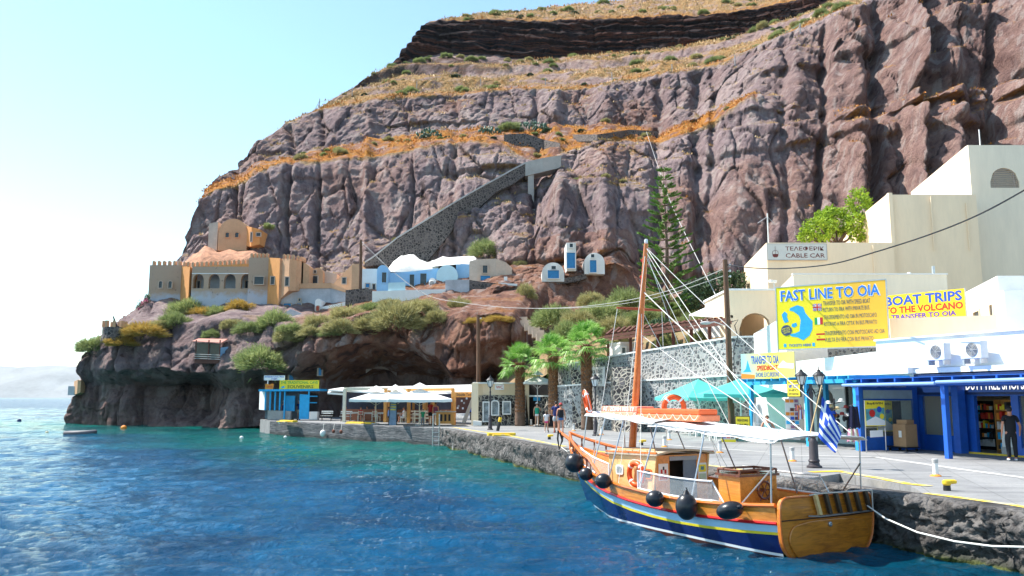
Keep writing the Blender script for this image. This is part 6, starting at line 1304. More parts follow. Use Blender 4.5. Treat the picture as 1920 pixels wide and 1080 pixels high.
# turret, cannon, flowers
q=hit(213,628); dq=q.y-2; o=thing('round_turret','small round lava stone turret with ochre merlons at the tip of the headland','turret',P(214,632,dq)); r_=21/F*dq
MB().lathe((0,0,0),[(r_*1.1,-.5),(r_,.2),(r_,1.05),(r_*.98,1.1)],18).build('drum',STW3,o)
for i in range(9):
    a=2*math.pi*i/9+.2; MB().cb((math.cos(a)*r_*.9,math.sin(a)*r_*.9,1.45),(.35,.3,.75),a).build('merlon',ORM,o)
o=thing('cannon','small dark cannon pointing upward inside the round turret','cannon',P(219,614,dq)); MB().tube([(0,0,0),(-.45,-.1,1.3)],[.16,.07],8).build('barrel',BLACK,o); MB().cb((.05,0,-.1),(.7,.4,.5)).build('carriage',BLACK,o)
h=House('ochre_wall','stub of ochre garden wall between the turret and the castle','wall',252,610,dq); h.walls([(243,dq+1,610,618),(250,dq+1,608,618)],.5,ORM); 
o=thing('flowering_bush','pink flowering bush at the left foot of the castle','bush',P(268,575,105)); leafball('foliage',[(0,0,-.3,.9,.8,1.2),(.5,0,.9,.5,.5,.8)],1300,.10,DGR,3,o); leafball('flowers',[(0,-.2,-.6,.85,.8,.5),(.3,-.2,.3,.6,.6,.9)],800,.08,PNK,4,o)
q=hit(140,728); h=House('small_store','small yellow grey store at the waterline of the headland tip','house',138,735,q.y-1.5); dd=q.y-1.5; h.walls([(128,dd,724,741),(141,dd,724,741)],2,GRP); h.walls([(139,dd+.3,715,741),(146,dd-.8,712,738),(152,dd-.8,714,736)],2,ORM,'side_wall')
# hanging terrace with red roof
q=hit(400,660); dd=q.y-2.2; h=House('cliff_terrace','small cliffside shelter with a reddish sheet roof, dark glass and railing','shelter',395,680,dd)
MB().slab([P(360,641,dd+.2)-h.o,P(415,644,dd-.6)-h.o,P(427,637,dd+2)-h.o,P(372,636,dd+2.4)-h.o],(0,0,.09)).build('roof',M('red_roof_sheet',(.48,.20,.15),.6,.1,3),h.t)
h.walls([(365,dd-.3,670,681),(412,dd-.6,674,682),(414,dd-.5,674,682)],3,BROWN,'deck'); h.walls([(366,dd+1.2,642,672),(412,dd+1,645,674)],.3,PANE,'glass_front'); h.walls([(412,dd-.5,652,673),(427,dd+1,650,670)],.2,HBL,'side_wall')
for x_ in (366,390,411): 
    a=P(x_,680,dd-.5)-h.o; MB().box(a.x-.05,a.x+.05,a.y-.05,a.y+.05,a.z+.3,a.z+2.4).build('post',BROWN,h.t)
rl_=MB(); 
for yy in (664,668,672): rl_.tube([P(365,yy,dd-.55)-h.o,P(413,yy+2,dd-.8)-h.o],.03,5)
rl_.build('railing',GREY,h.t)
# ================================================================ the stone ramp up the cliff
o_=P(860,400,116); o=thing('stone_ramp','long diagonal stone ramp climbing the cliff to a concrete bridge','ramp',o_)
rp=[(684,492,500,111),(700,482,498,112),(745,446,497,113),(800,412,492,114),(842,386,440,115),(862,374,408,116),(900,352,388,117.5),(930,336,360,119),(962,318,345,120.5),(985,306,328,121)]
def strip_wall(pts,back,mat,name,parent,cap=None):
    V=[];n=len(pts)
    for (px,yt,yb,d_) in pts:
        a=P(px,yt,d_)-o_; b=P(px,yb,d_)-o_; V+= [(b.x,b.y,b.z),(a.x,a.y,a.z),(a.x,a.y+back,a.z),(b.x,b.y+back,b.z)]
    fs=[]
    for i in range(n-1):
        for j in range(4): fs.append((i*4+j,(i+1)*4+j,(i+1)*4+(j+1)%4,i*4+(j+1)%4))
    fs+= [(0,1,2,3),tuple((n-1)*4+k for k in (3,2,1,0))]
    return MB().add(V,[f_[::-1] for f_ in fs]).build(name,mat,parent)
dxx=[min(hit(a,(b+c)/2).y for a,b,c,_ in [q]) for q in rp]
rp=[(a,b,c,min(d_,hit(a,(b+c)/2).y-.6)) for a,b,c,d_ in rp]
for i in range(len(rp)-2,-1,-1): pass
sm=[q[3] for q in rp]
for it in range(3): sm=[min(sm[i],(sm[max(i-1,0)]+sm[i]+sm[min(i+1,len(sm)-1)])/3) for i in range(len(sm))]
rp=[(q[0],q[1],q[2],s_) for q,s_ in zip(rp,sm)]
strip_wall(rp,6,STW3,'stone_wall',o); strip_wall([(a,b-2.2,b+.6,d_-.15) for a,b,c,d_ in rp],.7,GREY,'parapet',o)
CONC=M('pale_concrete',(.42,.38,.34),.85,.12,1); de=sm[-1]
strip_wall([(985,304,330,de-.2),(1018,296,322,de-.6),(1052,291,314,de-.4)],3,CONC,'bridge_beam',o); strip_wall([(990,326,386,de-.1),(1001,324,386,de-.1)],1,CONC,'pillar',o); strip_wall([(985,392,402,de-1.2),(1010,392,402,de-1.4)],1.4,CONC,'footing',o)
# upper dark stone path walls
for pts,lab in (([(945,252,275,0),(985,250,292,0),(1020,262,296,0),(1050,268,290,0)],'grey stone wall holding the path bend above the concrete bridge'),([(1075,252,266,0),(1120,252,264,0),(1180,243,258,0),(1235,246,262,0)],'dark dry stone wall along the orange ledge right of the bend')):
    pts=[(a,b,c,hit(a,(b+c)/2).y-.5) for a,b,c,_ in pts]; o_=P(pts[1][0],pts[1][2],pts[1][3]); w0=thing('dry_stone_wall',lab,'wall',o_); strip_wall(pts,1.5,STW3,'stones',w0)
# stairs down the red rock
o_=P(985,620,84); st_=thing('cliff_steps','pale stone steps descending the red rock behind the palms','steps',o_)
for i in range(9):
    px=968+i*7.5; py=594+i*6.2; a=P(px,py,82-i*1.3)-o_; MB().box(a.x,a.x+1.1,a.y,a.y+1.3,a.z-.7,a.z).build('step',SAND,st_)
# fence posts with wire on the slope
prev=None
for i,(px,py,hh) in enumerate(((598,205,22),(660,180,16),(781,168,18),(902,160,14),(1023,160,14),(1146,148,16),(1260,135,16),(1379,120,18),(1500,62,20))):
    p=hit(px,py); o=thing('fence_post','thin grey wire fence post on the ochre slope','fence post',p,0,'fence posts on the ochre slope'); hh=hh/F*p.y
    MB().tube([(0,0,-.4),(0,0,hh)],.09,5).build('post',GREY,o)
    if i in (0,8): MB().tube([(-.9,0,0),(0,0,hh*.8)],.06,5).build('brace',GREY,o)
    if prev is not None and i in (1,8): 
        q=prev-p; MB().tube([(0,0,hh*.9),tuple(q*.5+Vector((0,0,hh*.6))),tuple(q+Vector((0,0,hh*.9)))],.035,4).build('wire',GREY,o)
    prev=p
# ================================================================ HARBOUR FURNITURE
# painted kerb lines, each a sheet lying on the paving
def pline(pts,w_,mat,name='kerb_paint',z=Q+.008,h=.0):
    mb=MB()
    for a,b in zip(pts,pts[1:]):
        d=(Vector((b.x,b.y,0))-Vector((a.x,a.y,0))).normalized(); n=Vector((-d.y,d.x,0))*w_/2
        if h: mb.hexa([(a-n).to_3d()+Vector((0,0,0)),(b-n),(b+n),(a+n),(a-n)+Vector((0,0,h)),(b-n)+Vector((0,0,h)),(b+n)+Vector((0,0,h)),(a+n)+Vector((0,0,h))])
        else:
            q=[Vector(p) for p in (a-n,b-n,b+n,a+n)]; 
            for p in q: p.z=z
            mb.add(q,[(0,1,2,3)])
    return struct(mb.build(name,mat))
YW=NT('worn_yellow'); _v=YW.pos(); YW.fin(YW.mix(YW.ramp(YW.noise(_v,2.2,6,.7),[(.40,1),(.56,0)]),(.80,.55,.05),(.42,.39,.30)),.75,None,.2); YW=YW.mat
def inset(p,q,t): return p
pline([G(1900,948),G(1800,934),G(1735,925.5)],.20,YW,z=Q+.014); pline([G(2140,988),G(1900,948)],.20,YW,z=Q+.014)
pline([G(1520,885.5),G(1578,883.5)],.30,YEL,z=Q+.012); pline([G(1578,885.5),G(1640,895.5),G(1703,908),G(1745,912)],.26,YW,z=Q+.014)
pline([G(1420,885),G(1240,861.5),G(1100,844)],.22,YW,z=Q+.014); pline([G(1060,837.5),G(985,823),G(940,814.5)],.24,YW,z=Q+.014); pline([G(935,813.5),G(900,809.5),G(850,801.5)],.22,YW,z=Q+.014)
pline([G(1515,906,Q-.22),G(1600,912,Q-.22),G(1655,921,Q-.22)],.20,YW,z=Q-.205)
pale=M('pale_paving_line',(.50,.49,.47),.8,.2,1.5)
pline([G(1440,853),G(1640,857),G(1800,880),G(1935,898)],.28,pale,'paving_line',z=Q+.008); pline([G(1100,822),G(1300,838),G(1440,848)],.22,pale,'paving_line',z=Q+.008)
# yellow edged mooring steps along the far quay
for (px0,px1,py,lab) in ((527,552,790.5,'low yellow edged step at the far quay in front of the souvenir kiosk'),(652,698,794,'low yellow edged step at the far quay in front of the benches'),(915,966,817,'long yellow edged kerb at the quay bend near the leaning post')):
    a,b=G(px0,py),G(px1,py+ (1.2 if px0<900 else -.5)); o=thing('mooring_step',lab,'step',a); d_=b-a; L=d_.length; o.rotation_euler=(0,0,math.atan2(d_.y,d_.x))
    MB().box(0,L,-.15,.3,.0,.14).build('kerb',YEL,o,bev=.01); MB().box(.2,L*.75,-.52,-.155,0,.07).build('lower_kerb',YW,o)
def place(f,px,py,*a,**k): return f(G(px,py),*a,**k)
# bollards
def bollard(loc,lab):
    o=thing('short_bollard',lab,'bollard',loc,0,'short white bollards along the quay'); MB().lathe((0,0,0),[(.19,0),(.18,.03),(.10,.07)],14).build('rusty_base',ORAP,o); MB().lathe((0,0,0),[(.095,.05),(.09,.46)],14).build('shaft',WHITE,o,smooth=True); MB().lathe((0,0,0),[(.10,.46),(.105,.58),(.09,.6)],14).build('cap',GREY,o,smooth=True); return o
for px,py,lab in ((1755,893,'short white bollard nearest the camera, beside the yellow mooring post'),(1486,865,'short white bollard left of the double lamp post'),(1350,849,'short white bollard in front of the money exchange board'),(1246,838,'short white bollard with orange base behind the boat cabin'),(1255,825,'short bollard behind the boat near the lava wall'),(1128,815,'short white bollard right of the thickest palm'),(1076,808,'short white bollard just right of the family'),(996,798,'short white bollard between the first two palms')): place(bollard,px,py,lab).scale=(.75,)*3
def mooring(loc,lab,rz=0):
    o=thing('mooring_bollard',lab,'mooring bollard',loc,rz,'yellow mooring bollards'); MB().lathe((0,0,0),[(.16,0),(.15,.2)],14).build('stem',BLACK,o,smooth=True); MB().lathe((0,0,0),[(.15,.2),(.19,.26),(.18,.36),(.08,.40)],14).tube([(0,0,.32),(.30,-.05,.33),(.40,-.06,.32)],[.09,.08,.06],10).build('head',YEL,o,smooth=True); return o
for px,py,lab in ((1776,920,'yellow headed mooring bollard nearest the camera on the right quay'),(1030,824,'small yellow mooring bollard in front of the family'),(1203,835,'yellow mooring bollard behind the boat mast'),(1127,806,'yellow mooring bollard close to the thickest palm foot')): place(mooring,px,py,lab).scale=(.5,.5,.6)
o=thing('leaning_post','short black post with a yellow top leaning right of the single lamp post','post',G(933,808)); MB().tube([(0,0,0),(.12,0,.55)],.10,10).build('lower_shaft',BLACK,o); MB().tube([(.12,0,.55),(.18,0,.82)],.10,10).build('yellow_top',YEL,o)
# lamp posts
LGL=M('lamp_glass',(.75,.78,.80),.2,.05,3,0)
def lantern(parent,x,z,s=1.0):
    mb=MB(); mb.lathe((x,0,z),[(.06*s,0),(.05*s,.05*s),(.11*s,.08*s)],6); mb.lathe((x,0,z+.40*s),[(.25*s,0),(.24*s,.03*s),(.15*s,.12*s),(.06*s,.19*s),(.07*s,.22*s),(.02*s,.25*s),(.012*s,.38*s)],12)
    for k in range(6): a=k*math.pi/3; mb.tube([(x+.11*s*math.cos(a),.11*s*math.sin(a),z+.08*s),(x+.20*s*math.cos(a),.20*s*math.sin(a),z+.41*s)],.012*s,4)
    l_=mb.build('lantern',BLACK,parent); MB().lathe((x,0,z),[(.095*s,.085*s),(.185*s,.40*s)],6).build('glass',LGL,l_); return l_
def lamp(loc,lab,h,arms=False,s=1.0,fat=1.0):
    o=thing('lamp_post',lab,'lamp post',loc,0); f=fat
    MB().lathe((0,0,0),[(.20*f,0),(.20*f,.05),(.15*f,.08),(.13*f,.16),(.155*f,.2),(.12*f,.26),(.115*f,.75),(.07*f,.85),(.085*f,.9),(.05*f,.96),(.045*f,h*.72),(.065*f,h*.73),(.045*f,h*.745),(.065*f,h*.80),(.04*f,h*.815),(.04*f,h*.9)],14).build('post',M('lamp_post_iron',(.055,.045,.05),.45,.15,6),o,smooth=True)
    if arms:
        m_=MB()
        for sd_ in (-1,1): m_.tube([(0,0,h*.88),(sd_*.12,0,h*.80),(sd_*.23,0,h*.82),(sd_*.25,0,h*.87)],.02,6).tube([(sd_*.05,0,h*.84),(sd_*.14,0,h*.76),(sd_*.2,0,h*.79)],.014,5)
        m_.build('bracket_arms',BLACK,o)
        for sd_ in (-1,1): lantern(o,sd_*.25,h*.87,s)
    else: lantern(o,0,h*.88,s)
    return o
lamp(G(1527,877),'near iron lamp post with two lanterns in front of the gift shop',2.72,True,.78,1.1).rotation_euler=(0,0,R(-12))
for px,py,h_,lab in ((1117,817,2.9,'single lantern lamp post beside the thickest palm, behind the boat bow'),(919,806,3.0,'single lantern lamp post in front of the public toilet wall'),(547,787,3.2,'single lantern lamp post in front of the souvenir kiosk')): lamp(G(px,py),lab,h_,False,1.15,.95)
# utility poles and cables
def pole(b,topz,lab,r=.13,arms=0):
    o=thing('utility_pole',lab,'utility pole',b); h=topz-b.z; MB().tube([(0,0,-.5),(-.02,0,h*.5),(-.06,0,h)],[r*1.15,r,r*.8],10).build('pole',WOODP,o,smooth=True)
    for k in range(arms): MB().lathe((.18,-.0,h-.35-.3*k),[(.03,0),(.06,.03),(.06,.08),(.03,.12)],8).tube([(-.06,0,h-.3-.3*k),(.18,0,h-.33-.3*k)],.02,5).build('insulator',WHITE,o)
    return o
pB=X(1373,43.5,Q); pT=P(1357,487,43.5); o=pole(pB,pT.z,'tall brown wooden utility pole rising behind the teal umbrellas',.16,3)
MB().tube([(0,0,pT.z-pB.z-3.6),(-.8,-.3,pT.z-pB.z-3.35),(-1.1,-.4,pT.z-pB.z-3.4)],.03,5).build('lamp_arm',STEEL,o); MB().ell((-1.3,-.45,pT.z-pB.z-3.42),(.3,.14,.09)).build('lamp_head',GREY,o); MB().cb((.2,-.2,2.0),(.3,.16,.5)).build('meter_box',GREY,o)
MB().tube([(.18,-.1,2.2),(.2,-.1,4.5),(.45,-.1,5.2),(.3,-.1,5.8),(.5,-.1,6.1),(.15,-.1,6.0)],.025,5).build('cable_drop',BLACK,o)
q=P(675,566,99.5); pole(q,Zp(450,99.5),'brown wooden utility pole standing beside the white house on the ledge',.20,2)
q=P(897,722,70); pole(q,Zp(590,70),'slim brown utility pole behind the public toilet roof',.16,1)
def cable(lab,pts,r,mat):
    c=thing('cable',lab,'cable',pts[0]); P_=[]
    n=len(pts)
    for i in range(n-1):   # Catmull-Rom through the surveyed points
        p0,p1,p2,p3=pts[max(i-1,0)],pts[i],pts[i+1],pts[min(i+2,n-1)]
        for k in range(8):
            t=k/8; P_.append(.5*((2*p1)+(p2-p0)*t+(2*p0-5*p1+4*p2-p3)*t*t+(3*p1-p0-3*p2+p3)*t**3)-pts[0])
    P_.append(pts[-1]-pts[0]); MB().tube(P_,r,5).build('wire',mat,c)
cable('thick black cable sagging from the tall pole across the cream building to the right edge',[P(1363,497,43.5),P(1420,503,41),P(1480,503,38),P(1560,495,35),P(1640,473,32),P(1740,441,29),P(1830,405,26),P(1920,357,24),P(2050,280,21)],.028,BLACK)
cable('long pale cable sagging from the ledge pole past the blue house to the tall pole',[P(677,452,99.5),P(740,512,94),P(800,553,88),P(870,568,80),P(960,577,72),P(1060,577,63),P(1160,566,56),P(1260,543,49),P(1355,505,43.6)],.022,GREY)
cable('second thin pale cable running from the low slope to the tall pole',[P(1010,579,70),P(1120,575,60),P(1230,558,52),P(1357,517,43.6)],.016,GREY)
cable('thin pale goods cable descending the cliff past the Norfolk pine',[P(1212,247,132),P(1240,330,110),P(1262,390,92),P(1330,530,62),P(1388,640,47)],.035,GREY)
cable('dark thin cable from the ledge pole down to the rock behind the palms',[P(676,455,99.5),P(725,500,95),P(800,555,88),P(850,585,84)],.018,BLACK)
# brown pergola on the slope, hut and small white structures
o_=P(1250,655,56); o=thing('slope_pergola','long brown timber pergola on the slope above the lava stone wall','pergola',o_)
for i in range(23):
    t=i/22; a=P(1135+t*235,630-t*34,57-t*9)-o_; b=P(1150+t*225,618-t*22,60.5-t*9)-o_; MB().slab([a,b,b+Vector((.14,0,0)),a+Vector((.14,0,0))],(0,0,.16)).build('rafter',BROWN,o)
for ya,yb,dd in ((634,600,57),(640,607,56.8)):
    a=P(1133,ya,dd)-o_; b=P(1372,yb,dd-9)-o_; MB().slab([a,b,b+Vector((0,.14,0)),a+Vector((0,.14,0))],(0,0,.18)).build('beam',BROWN,o)
for px,yt,yb,dd in ((1182,628,664,55.3),(1233,622,658,53.4),(1262,618,655,52.4),(1296,612,650,51.0),(1330,606,645,49.6),(1140,636,668,56.8)):
    a=P(px,yt,dd)-o_; b=P(px,yb,dd)-o_; MB().box(a.x-.09,a.x+.09,a.y-.09,a.y+.09,b.z-.6,a.z).build('post',BROWN,o)
h=House('white_hut','small white hut with a dark doorway on the slope behind the palms','hut',1165,668,57); h.walls([(1145,57,646,668),(1162,56,644,668),(1192,56.4,644,666)],2,WHITE); h.walls([(1143,57,643,647),(1163,55.9,641,645),(1194,56.3,641,645)],2.2,WHITE,'roof'); h.opening(1166,1172,652,664,56.0,PANE,'door',fr=WHITE)
o_=P(1330,600,52); o=thing('white_awning_roof','white tent-like roof on the terrace behind the pergola','awning',o_)
MB().slab([P(1292,592,55)-o_,P(1365,597,50)-o_,P(1366,575,54)-o_,P(1345,568,58)-o_],(0,0,.06)).build('canvas',CANV,o); 
for px,py,d_ in ((1293,592,55),(1364,597,50)): a=P(px,py,d_)-o_; MB().box(a.x-.05,a.x+.05,a.y-.05,a.y+.05,a.z-1.9,a.z).build('pole',STEEL,o)
h=House('terrace_house','low white terrace house behind the brown pergola','house',1330,630,50.5); h.walls([(1308,52,600,640),(1366,49.6,598,640)],3,WHITE)
# sign on the lava wall
a,b=X(1104,55.3,5.0),X(1133,53.2,5.0); s_,w_=sign_at('wall_sign','white notice board with dark lettering on the lava wall behind the palm','sign',a+Vector((0,-.25,-1.05)),b+Vector((0,-.25,-1.05)))
MB().box(0,w_,-.04,.02,0,1.25).build('panel',WHITE,s_); T3(s_,'lettering','TAXI BOAT\nCABLE CAR\nDONKEYS',w_*.12,w_*.9,.18,1.08,BLKL,-.042,.01,.004)
# bins
for px,lab in ((1156,'blue wheeled bin at the lava wall, left of the pair'),(1173,'blue wheeled bin at the lava wall, right of the pair')):
    o=thing('wheeled_bin',lab,'bin',G(px,806),R(-20),'blue bins at the lava wall'); MB().hexa([(-.24,-.24,.05),(.24,-.24,.05),(.24,.24,.05),(-.24,.24,.05),(-.3,-.32,.95),(.3,-.32,.95),(.3,.3,.95),(-.3,.3,.95)]).build('body',DBLUE,o,bev=.02); MB().hexa([(-.32,-.34,.96),(.32,-.34,.96),(.32,.33,.96),(-.32,.33,.96),(-.3,-.3,1.04),(.3,-.3,1.04),(.3,.3,1.06),(-.3,.3,1.06)]).build('lid',DBLUE,o,bev=.02)
    for x_ in (-.22,.22): MB().tube([(x_-.03,.26,.1),(x_+.03,.26,.1)],.1,12).build('wheel',BLACK,o)
# umbrellas
def umbrella(loc,lab,cat_mat,half,zb,zt,rz,vent=False,grp=None,val=.16,post=WHITE):
    o=thing('parasol',lab,'parasol',loc,rz,grp); MB().tube([(0,0,0),(0,0,zt-.05)],.035,8).build('pole',post,o); MB().lathe((0,0,0),[(.3,0),(.3,.07),(.05,.1)],14).build('base',GREY,o)
    c=[(-half,-half),(half,-half),(half,half),(-half,half)]; V=[];n=8; fs=[]
    for e_ in range(4):
        a=Vector(c[e_]); b=Vector(c[(e_+1)%4]); 
        for j in range(5):
            r_=j/4
            for i in range(n+1):
                t=i/n; p=a.lerp(b,t)*r_; z=zt-(zt-zb)*r_**.92-.05*math.sin(math.pi*t)*r_*0; V.append((p.x,p.y,z-.07*math.sin(math.pi*t)*r_*(1 if j<4 else .6)))
        ba=e_*5*(n+1)
        fs+=[(ba+j*(n+1)+i,ba+(j+1)*(n+1)+i,ba+(j+1)*(n+1)+i+1,ba+j*(n+1)+i+1) for j in range(4) for i in range(n)]
    cn=MB().add(V,fs).build('canopy',cat_mat,o)
    for e_ in range(4):
        a=Vector(c[e_]); b=Vector(c[(e_+1)%4]); V=[]
        for i in range(n+1):
            t=i/n; p=a.lerp(b,t); z=zb-.042*math.sin(math.pi*t); V+= [(p.x*1.001,p.y*1.001,z),(p.x*1.003,p.y*1.003,z-val-.02*math.sin(i*2))]
        MB().add(V,[(2*i,2*i+1,2*i+3,2*i+2) for i in range(n)]).build('valance',cat_mat,o)
    if vent:
        v=MB(); h_=half*.34
        for e_ in range(4): a,b=Vector(c[e_])/half*h_,Vector(c[(e_+1)%4])/half*h_; v.add([(0,0,zt+.42),(a.x,a.y,zt+.03),(b.x,b.y,zt+.03)],[(0,1,2)])
        v.build('vent_cap',cat_mat,o)
    for e_ in range(4): MB().tube([(0,0,zb-.5),(c[e_][0]*.6,c[e_][1]*.6,zb+(zt-zb)*.38)],.015,5).build('strut',post,o)
    return o
TEAL=NT('teal_canvas'); TEAL.fin((.16,.66,.60),.8,TEAL.bump(TEAL.noise(TEAL.pos(),2,4,.6),.2,.03),.2); _tr=TEAL.n('ShaderNodeBsdfTranslucent',{'Color':(.10,.62,.55,1)}); _mx=TEAL.n('ShaderNodeMixShader',{0:.4}); TEAL.l(TEAL.b.outputs[0],_mx.inputs[1]); TEAL.l(_tr.outputs[0],_mx.inputs[2]); TEAL.l(_mx.outputs[0],TEAL.out.inputs[0]); TEAL=TEAL.mat
zt1=Zp(711,46)-Q; umbrella(X(1312,46,Q),'teal square parasol farther from the shop, left of the pair',TEAL,1.75,Zp(745,46)-Q,zt1,R(20),grp='teal parasols')
zt2=Zp(710,41.5)-Q; umbrella(X(1391,41.5,Q),'teal square parasol beside the light blue pergola post, right of the pair',TEAL,1.95,Zp(738,41.5)-Q,zt2,R(-8),grp='teal parasols')
# chairs and tables
def chair(loc,rz,mat,lab,grp,proto={}):
    key=mat.name
    if key in proto:
        return dup(proto[key],loc,rz,lab,group=grp)
    o=thing('cafe_chair',lab,'chair',loc,rz,grp); proto[key]=o
    MB().box(-.21,.21,-.21,.21,.43,.46).build('seat',mat,o)
    for x_,y_,h_ in ((-.19,-.19,.43),(.19,-.19,.43),(-.19,.19,.92),(.19,.19,.92)): MB().box(x_-.02,x_+.02,y_-.02,y_+.02,0,h_).build('leg',mat,o)
    for z_ in (.58,.70,.82): MB().box(-.17,.17,.18,.2,z_,z_+.05).build('back_slat',mat,o)
    return o
def table(loc,rz,mat,lab,grp,proto={}):
    if mat.name in proto: return dup(proto[mat.name],loc,rz,lab,group=grp)
    o=thing('cafe_table',lab,'table',loc,rz,grp); proto[mat.name]=o
    MB().box(-.38,.38,-.38,.38,.72,.76).build('tabletop',mat,o); MB().box(-.34,.34,-.34,.34,.64,.72).build('apron',mat,o)
    for x_ in (-.33,.33):
        for y_ in (-.33,.33): MB().box(x_-.03,x_+.03,y_-.03,y_+.03,0,.64).build('leg',mat,o)
    return o
CRW=M('cream_painted_wood',(.72,.66,.52),.6,.1,5); OAK=M('orange_pine_timber',(.62,.30,.08),.55,.2,3,stretch=(4,4,.6)); WCH=M('white_painted_wood',(.78,.77,.74),.5,.06,5)
# CAFE
CO=P(735,795,66); CO.z=Q; cf=thing('cave_tavern','open fronted tavern built into the cave with orange timber posts and cream roof','restaurant',X(735,66,Q))
co_=cf.location
def cw_(px,d,z=Q): v=X(px,d,z); return v-co_
# structure: posts along the front line
for px,d_ in ((645,70),(722,69),(729,69.2),(766,67),(795,68.5),(812,68),(849,64)):
    a=cw_(px,d_); MB().box(a.x-.13,a.x+.13,a.y-.13,a.y+.13,0,2.75).build('post',OAK if px>700 else CRW,cf)
a,b=cw_(643,70),cw_(760,68.6); MB().slab([(a.x,a.y,2.6),(b.x,b.y,2.6),(b.x,b.y+.2,2.6),(a.x,a.y+.2,2.6)],(0,0,.28)).build('front_beam',CRW,cf)
a,b=cw_(760,68.6),cw_(850,64.2); MB().slab([(a.x,a.y,2.55),(b.x,b.y,2.55),(b.x,b.y+.2,2.55),(a.x,a.y+.2,2.55)],(0,0,.22)).build('front_beam',OAK,cf)
rfp=[P(615,733,71),P(760,741,67.8),P(885,737,63.2),P(888,724,67),P(760,734,74),P(640,729,77)]
MB().slab([p-co_ for p in rfp],(0,0,.12)).build('roof',CANV,cf)
MB().slab([P(614,739,71)-co_,P(646,741,70.5)-co_,P(648,735,73)-co_,P(618,734,73.5)-co_],(0,0,.15)).build('side_awning',WHITE,cf)
for p0,p1 in (((640,75),(720,74)),((720,74),(850,70.5))):
    a,b=cw_(*p0),cw_(*p1); MB().slab([(a.x,a.y,0),(b.x,b.y,0),(b.x,b.y+.2,0),(a.x,a.y+.2,0)],(0,0,1.0)).build('counter_wall',M('red_ochre_wall',(.30,.12,.07),.8,.2,1),cf)
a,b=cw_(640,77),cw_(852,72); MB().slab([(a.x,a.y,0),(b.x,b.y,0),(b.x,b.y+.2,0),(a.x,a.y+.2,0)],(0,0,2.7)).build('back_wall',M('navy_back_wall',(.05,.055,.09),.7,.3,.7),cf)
for px in (735,775,800,835): a=cw_(px,73.2); MB().box(a.x-.1,a.x+.1,a.y-.1,a.y+.1,0,2.6).build('inner_post',OAK,cf)
a,b=cw_(768,67.2),cw_(846,65.3)
for z_ in (.35,.62,.9): MB().slab([(a.x,a.y,z_),(b.x,b.y,z_),(b.x,b.y+.06,z_),(a.x,a.y+.06,z_)],(0,0,.09)).build('fence_rail',CRW,cf)
for i in range(9): q=a.lerp(b,i/8); MB().box(q.x-.05,q.x+.05,q.y-.05,q.y+.0,0,1.02).build('fence_post',CRW,cf)
# gate and counter
o=thing('timber_gate','orange timber entrance arch with carved name board right of the tavern','gate',G(852,796.5)); w_=(X(896,o.location.y,Q)-o.location).x
MB().box(-.1,.1,-.1,.1,0,2.35).build('post',OAK,o); MB().box(w_-.1,w_+.1,-.1,.1,0,2.35).build('post',OAK,o); MB().box(-.25,w_+.25,-.14,.14,2.05,2.45).build('name_board',OAK,o,bev=.03); T3(o,'lettering','Seaside Taverna',.15,w_-.15,2.15,2.38,BLKL,-.145,.01,.004)
o=thing('host_counter','low pine counter with a grey top beside the timber arch','counter',G(836,797)); MB().box(-.7,.65,-.25,.25,.1,.95).box(-.7,-.55,-.2,.2,0,.1).box(.5,.65,-.2,.2,0,.1).build('body',OAK,o); MB().box(-.8,.75,-.32,.32,.96,1.02).build('top',GREY,o)
for x_ in (-.4,-.1,.2): MB().box(x_,x_+.16,-.27,-.252,.3,.8).build('cutout_panel',DARK,o)
o=thing('souvenir_wall','brown wall hung with small white souvenirs seen through the timber arch','display',G(868,789)+Vector((0,3.2,0))); MB().box(-1.6,1.6,0,.2,0,3.2).build('wall',M('brown_wall',(.16,.07,.05),.8,.2,1),o)
g=random.Random(9)
for i in range(22): x_,z_=g.uniform(-1.3,1.3),g.uniform(.9,2.6); MB().box(x_-.08,x_+.08,-.04,-.001,z_-.09,z_+.09).build('souvenir',WHITE if i%3 else STEEL,o)
for i in range(3): MB().box(-.9,.5,-1.2+.4*i,-.8+.4*i,0,.2+.2*i).build('shelf_step',WHITE,o)
MB().cb((.55,-.6,.95),(.6,.3,.45)).build('blue_tray',DBLUE,o)
o=thing('leaning_board','long white painted board leaning in the tavern entrance','board',G(877,793)); MB().slab([(-.5,-.1,0),(-.15,-.1,0),(.55,.1,2.0),(.3,.1,2.05)],(0,.05,0)).build('board',WHITE,o)
# tavern pillar and WC
h=House('public_toilet','cream and lava stone public toilet building marked WC behind the first palm','building',940,797,62.2)
D=62.0
h.walls([(888,D-.5,718,741),(905,D,719,741),(986,D+.4,720,741)],4,CREAM,'upper_wall'); h.walls([(897,D-.15,741,799),(986,D+.25,741,798)],4.2,STW2,'stone_wall'); h.walls([(884,D-.6,719,798),(897,D-.6,718,799)],4,CREAM,'pillar'); h.walls([(886,D-.5,716.5,719.5),(986,D+.3,717.5,720)],4.1,WHITE,'coping')
a=P(928,731,D-.05)-h.o; b=P(945,721,D-.05)-h.o; MB().box(a.x,b.x,-.5,-.35,a.z,b.z).build('toilet_sign',WHITE,h.t); T3(h.t,'lettering','WC',a.x+.08,b.x-.08,a.z+.08,b.z-.08,REDL,-.505,.01,.004)
for x0,x1,yt,yb,ar in ((907,916,755,789,False),(923,934,753,777,True),(944,956,754,775,False)): h.opening(x0,x1,yt,yb,D-.35,M('display_glass',(.25,.29,.32),.15,.5,2,0),'window',ar,WHITE)
h.walls([(887,D-2,789,798),(903,D-1.9,790,798)],.6,WHITE,'planter_box')
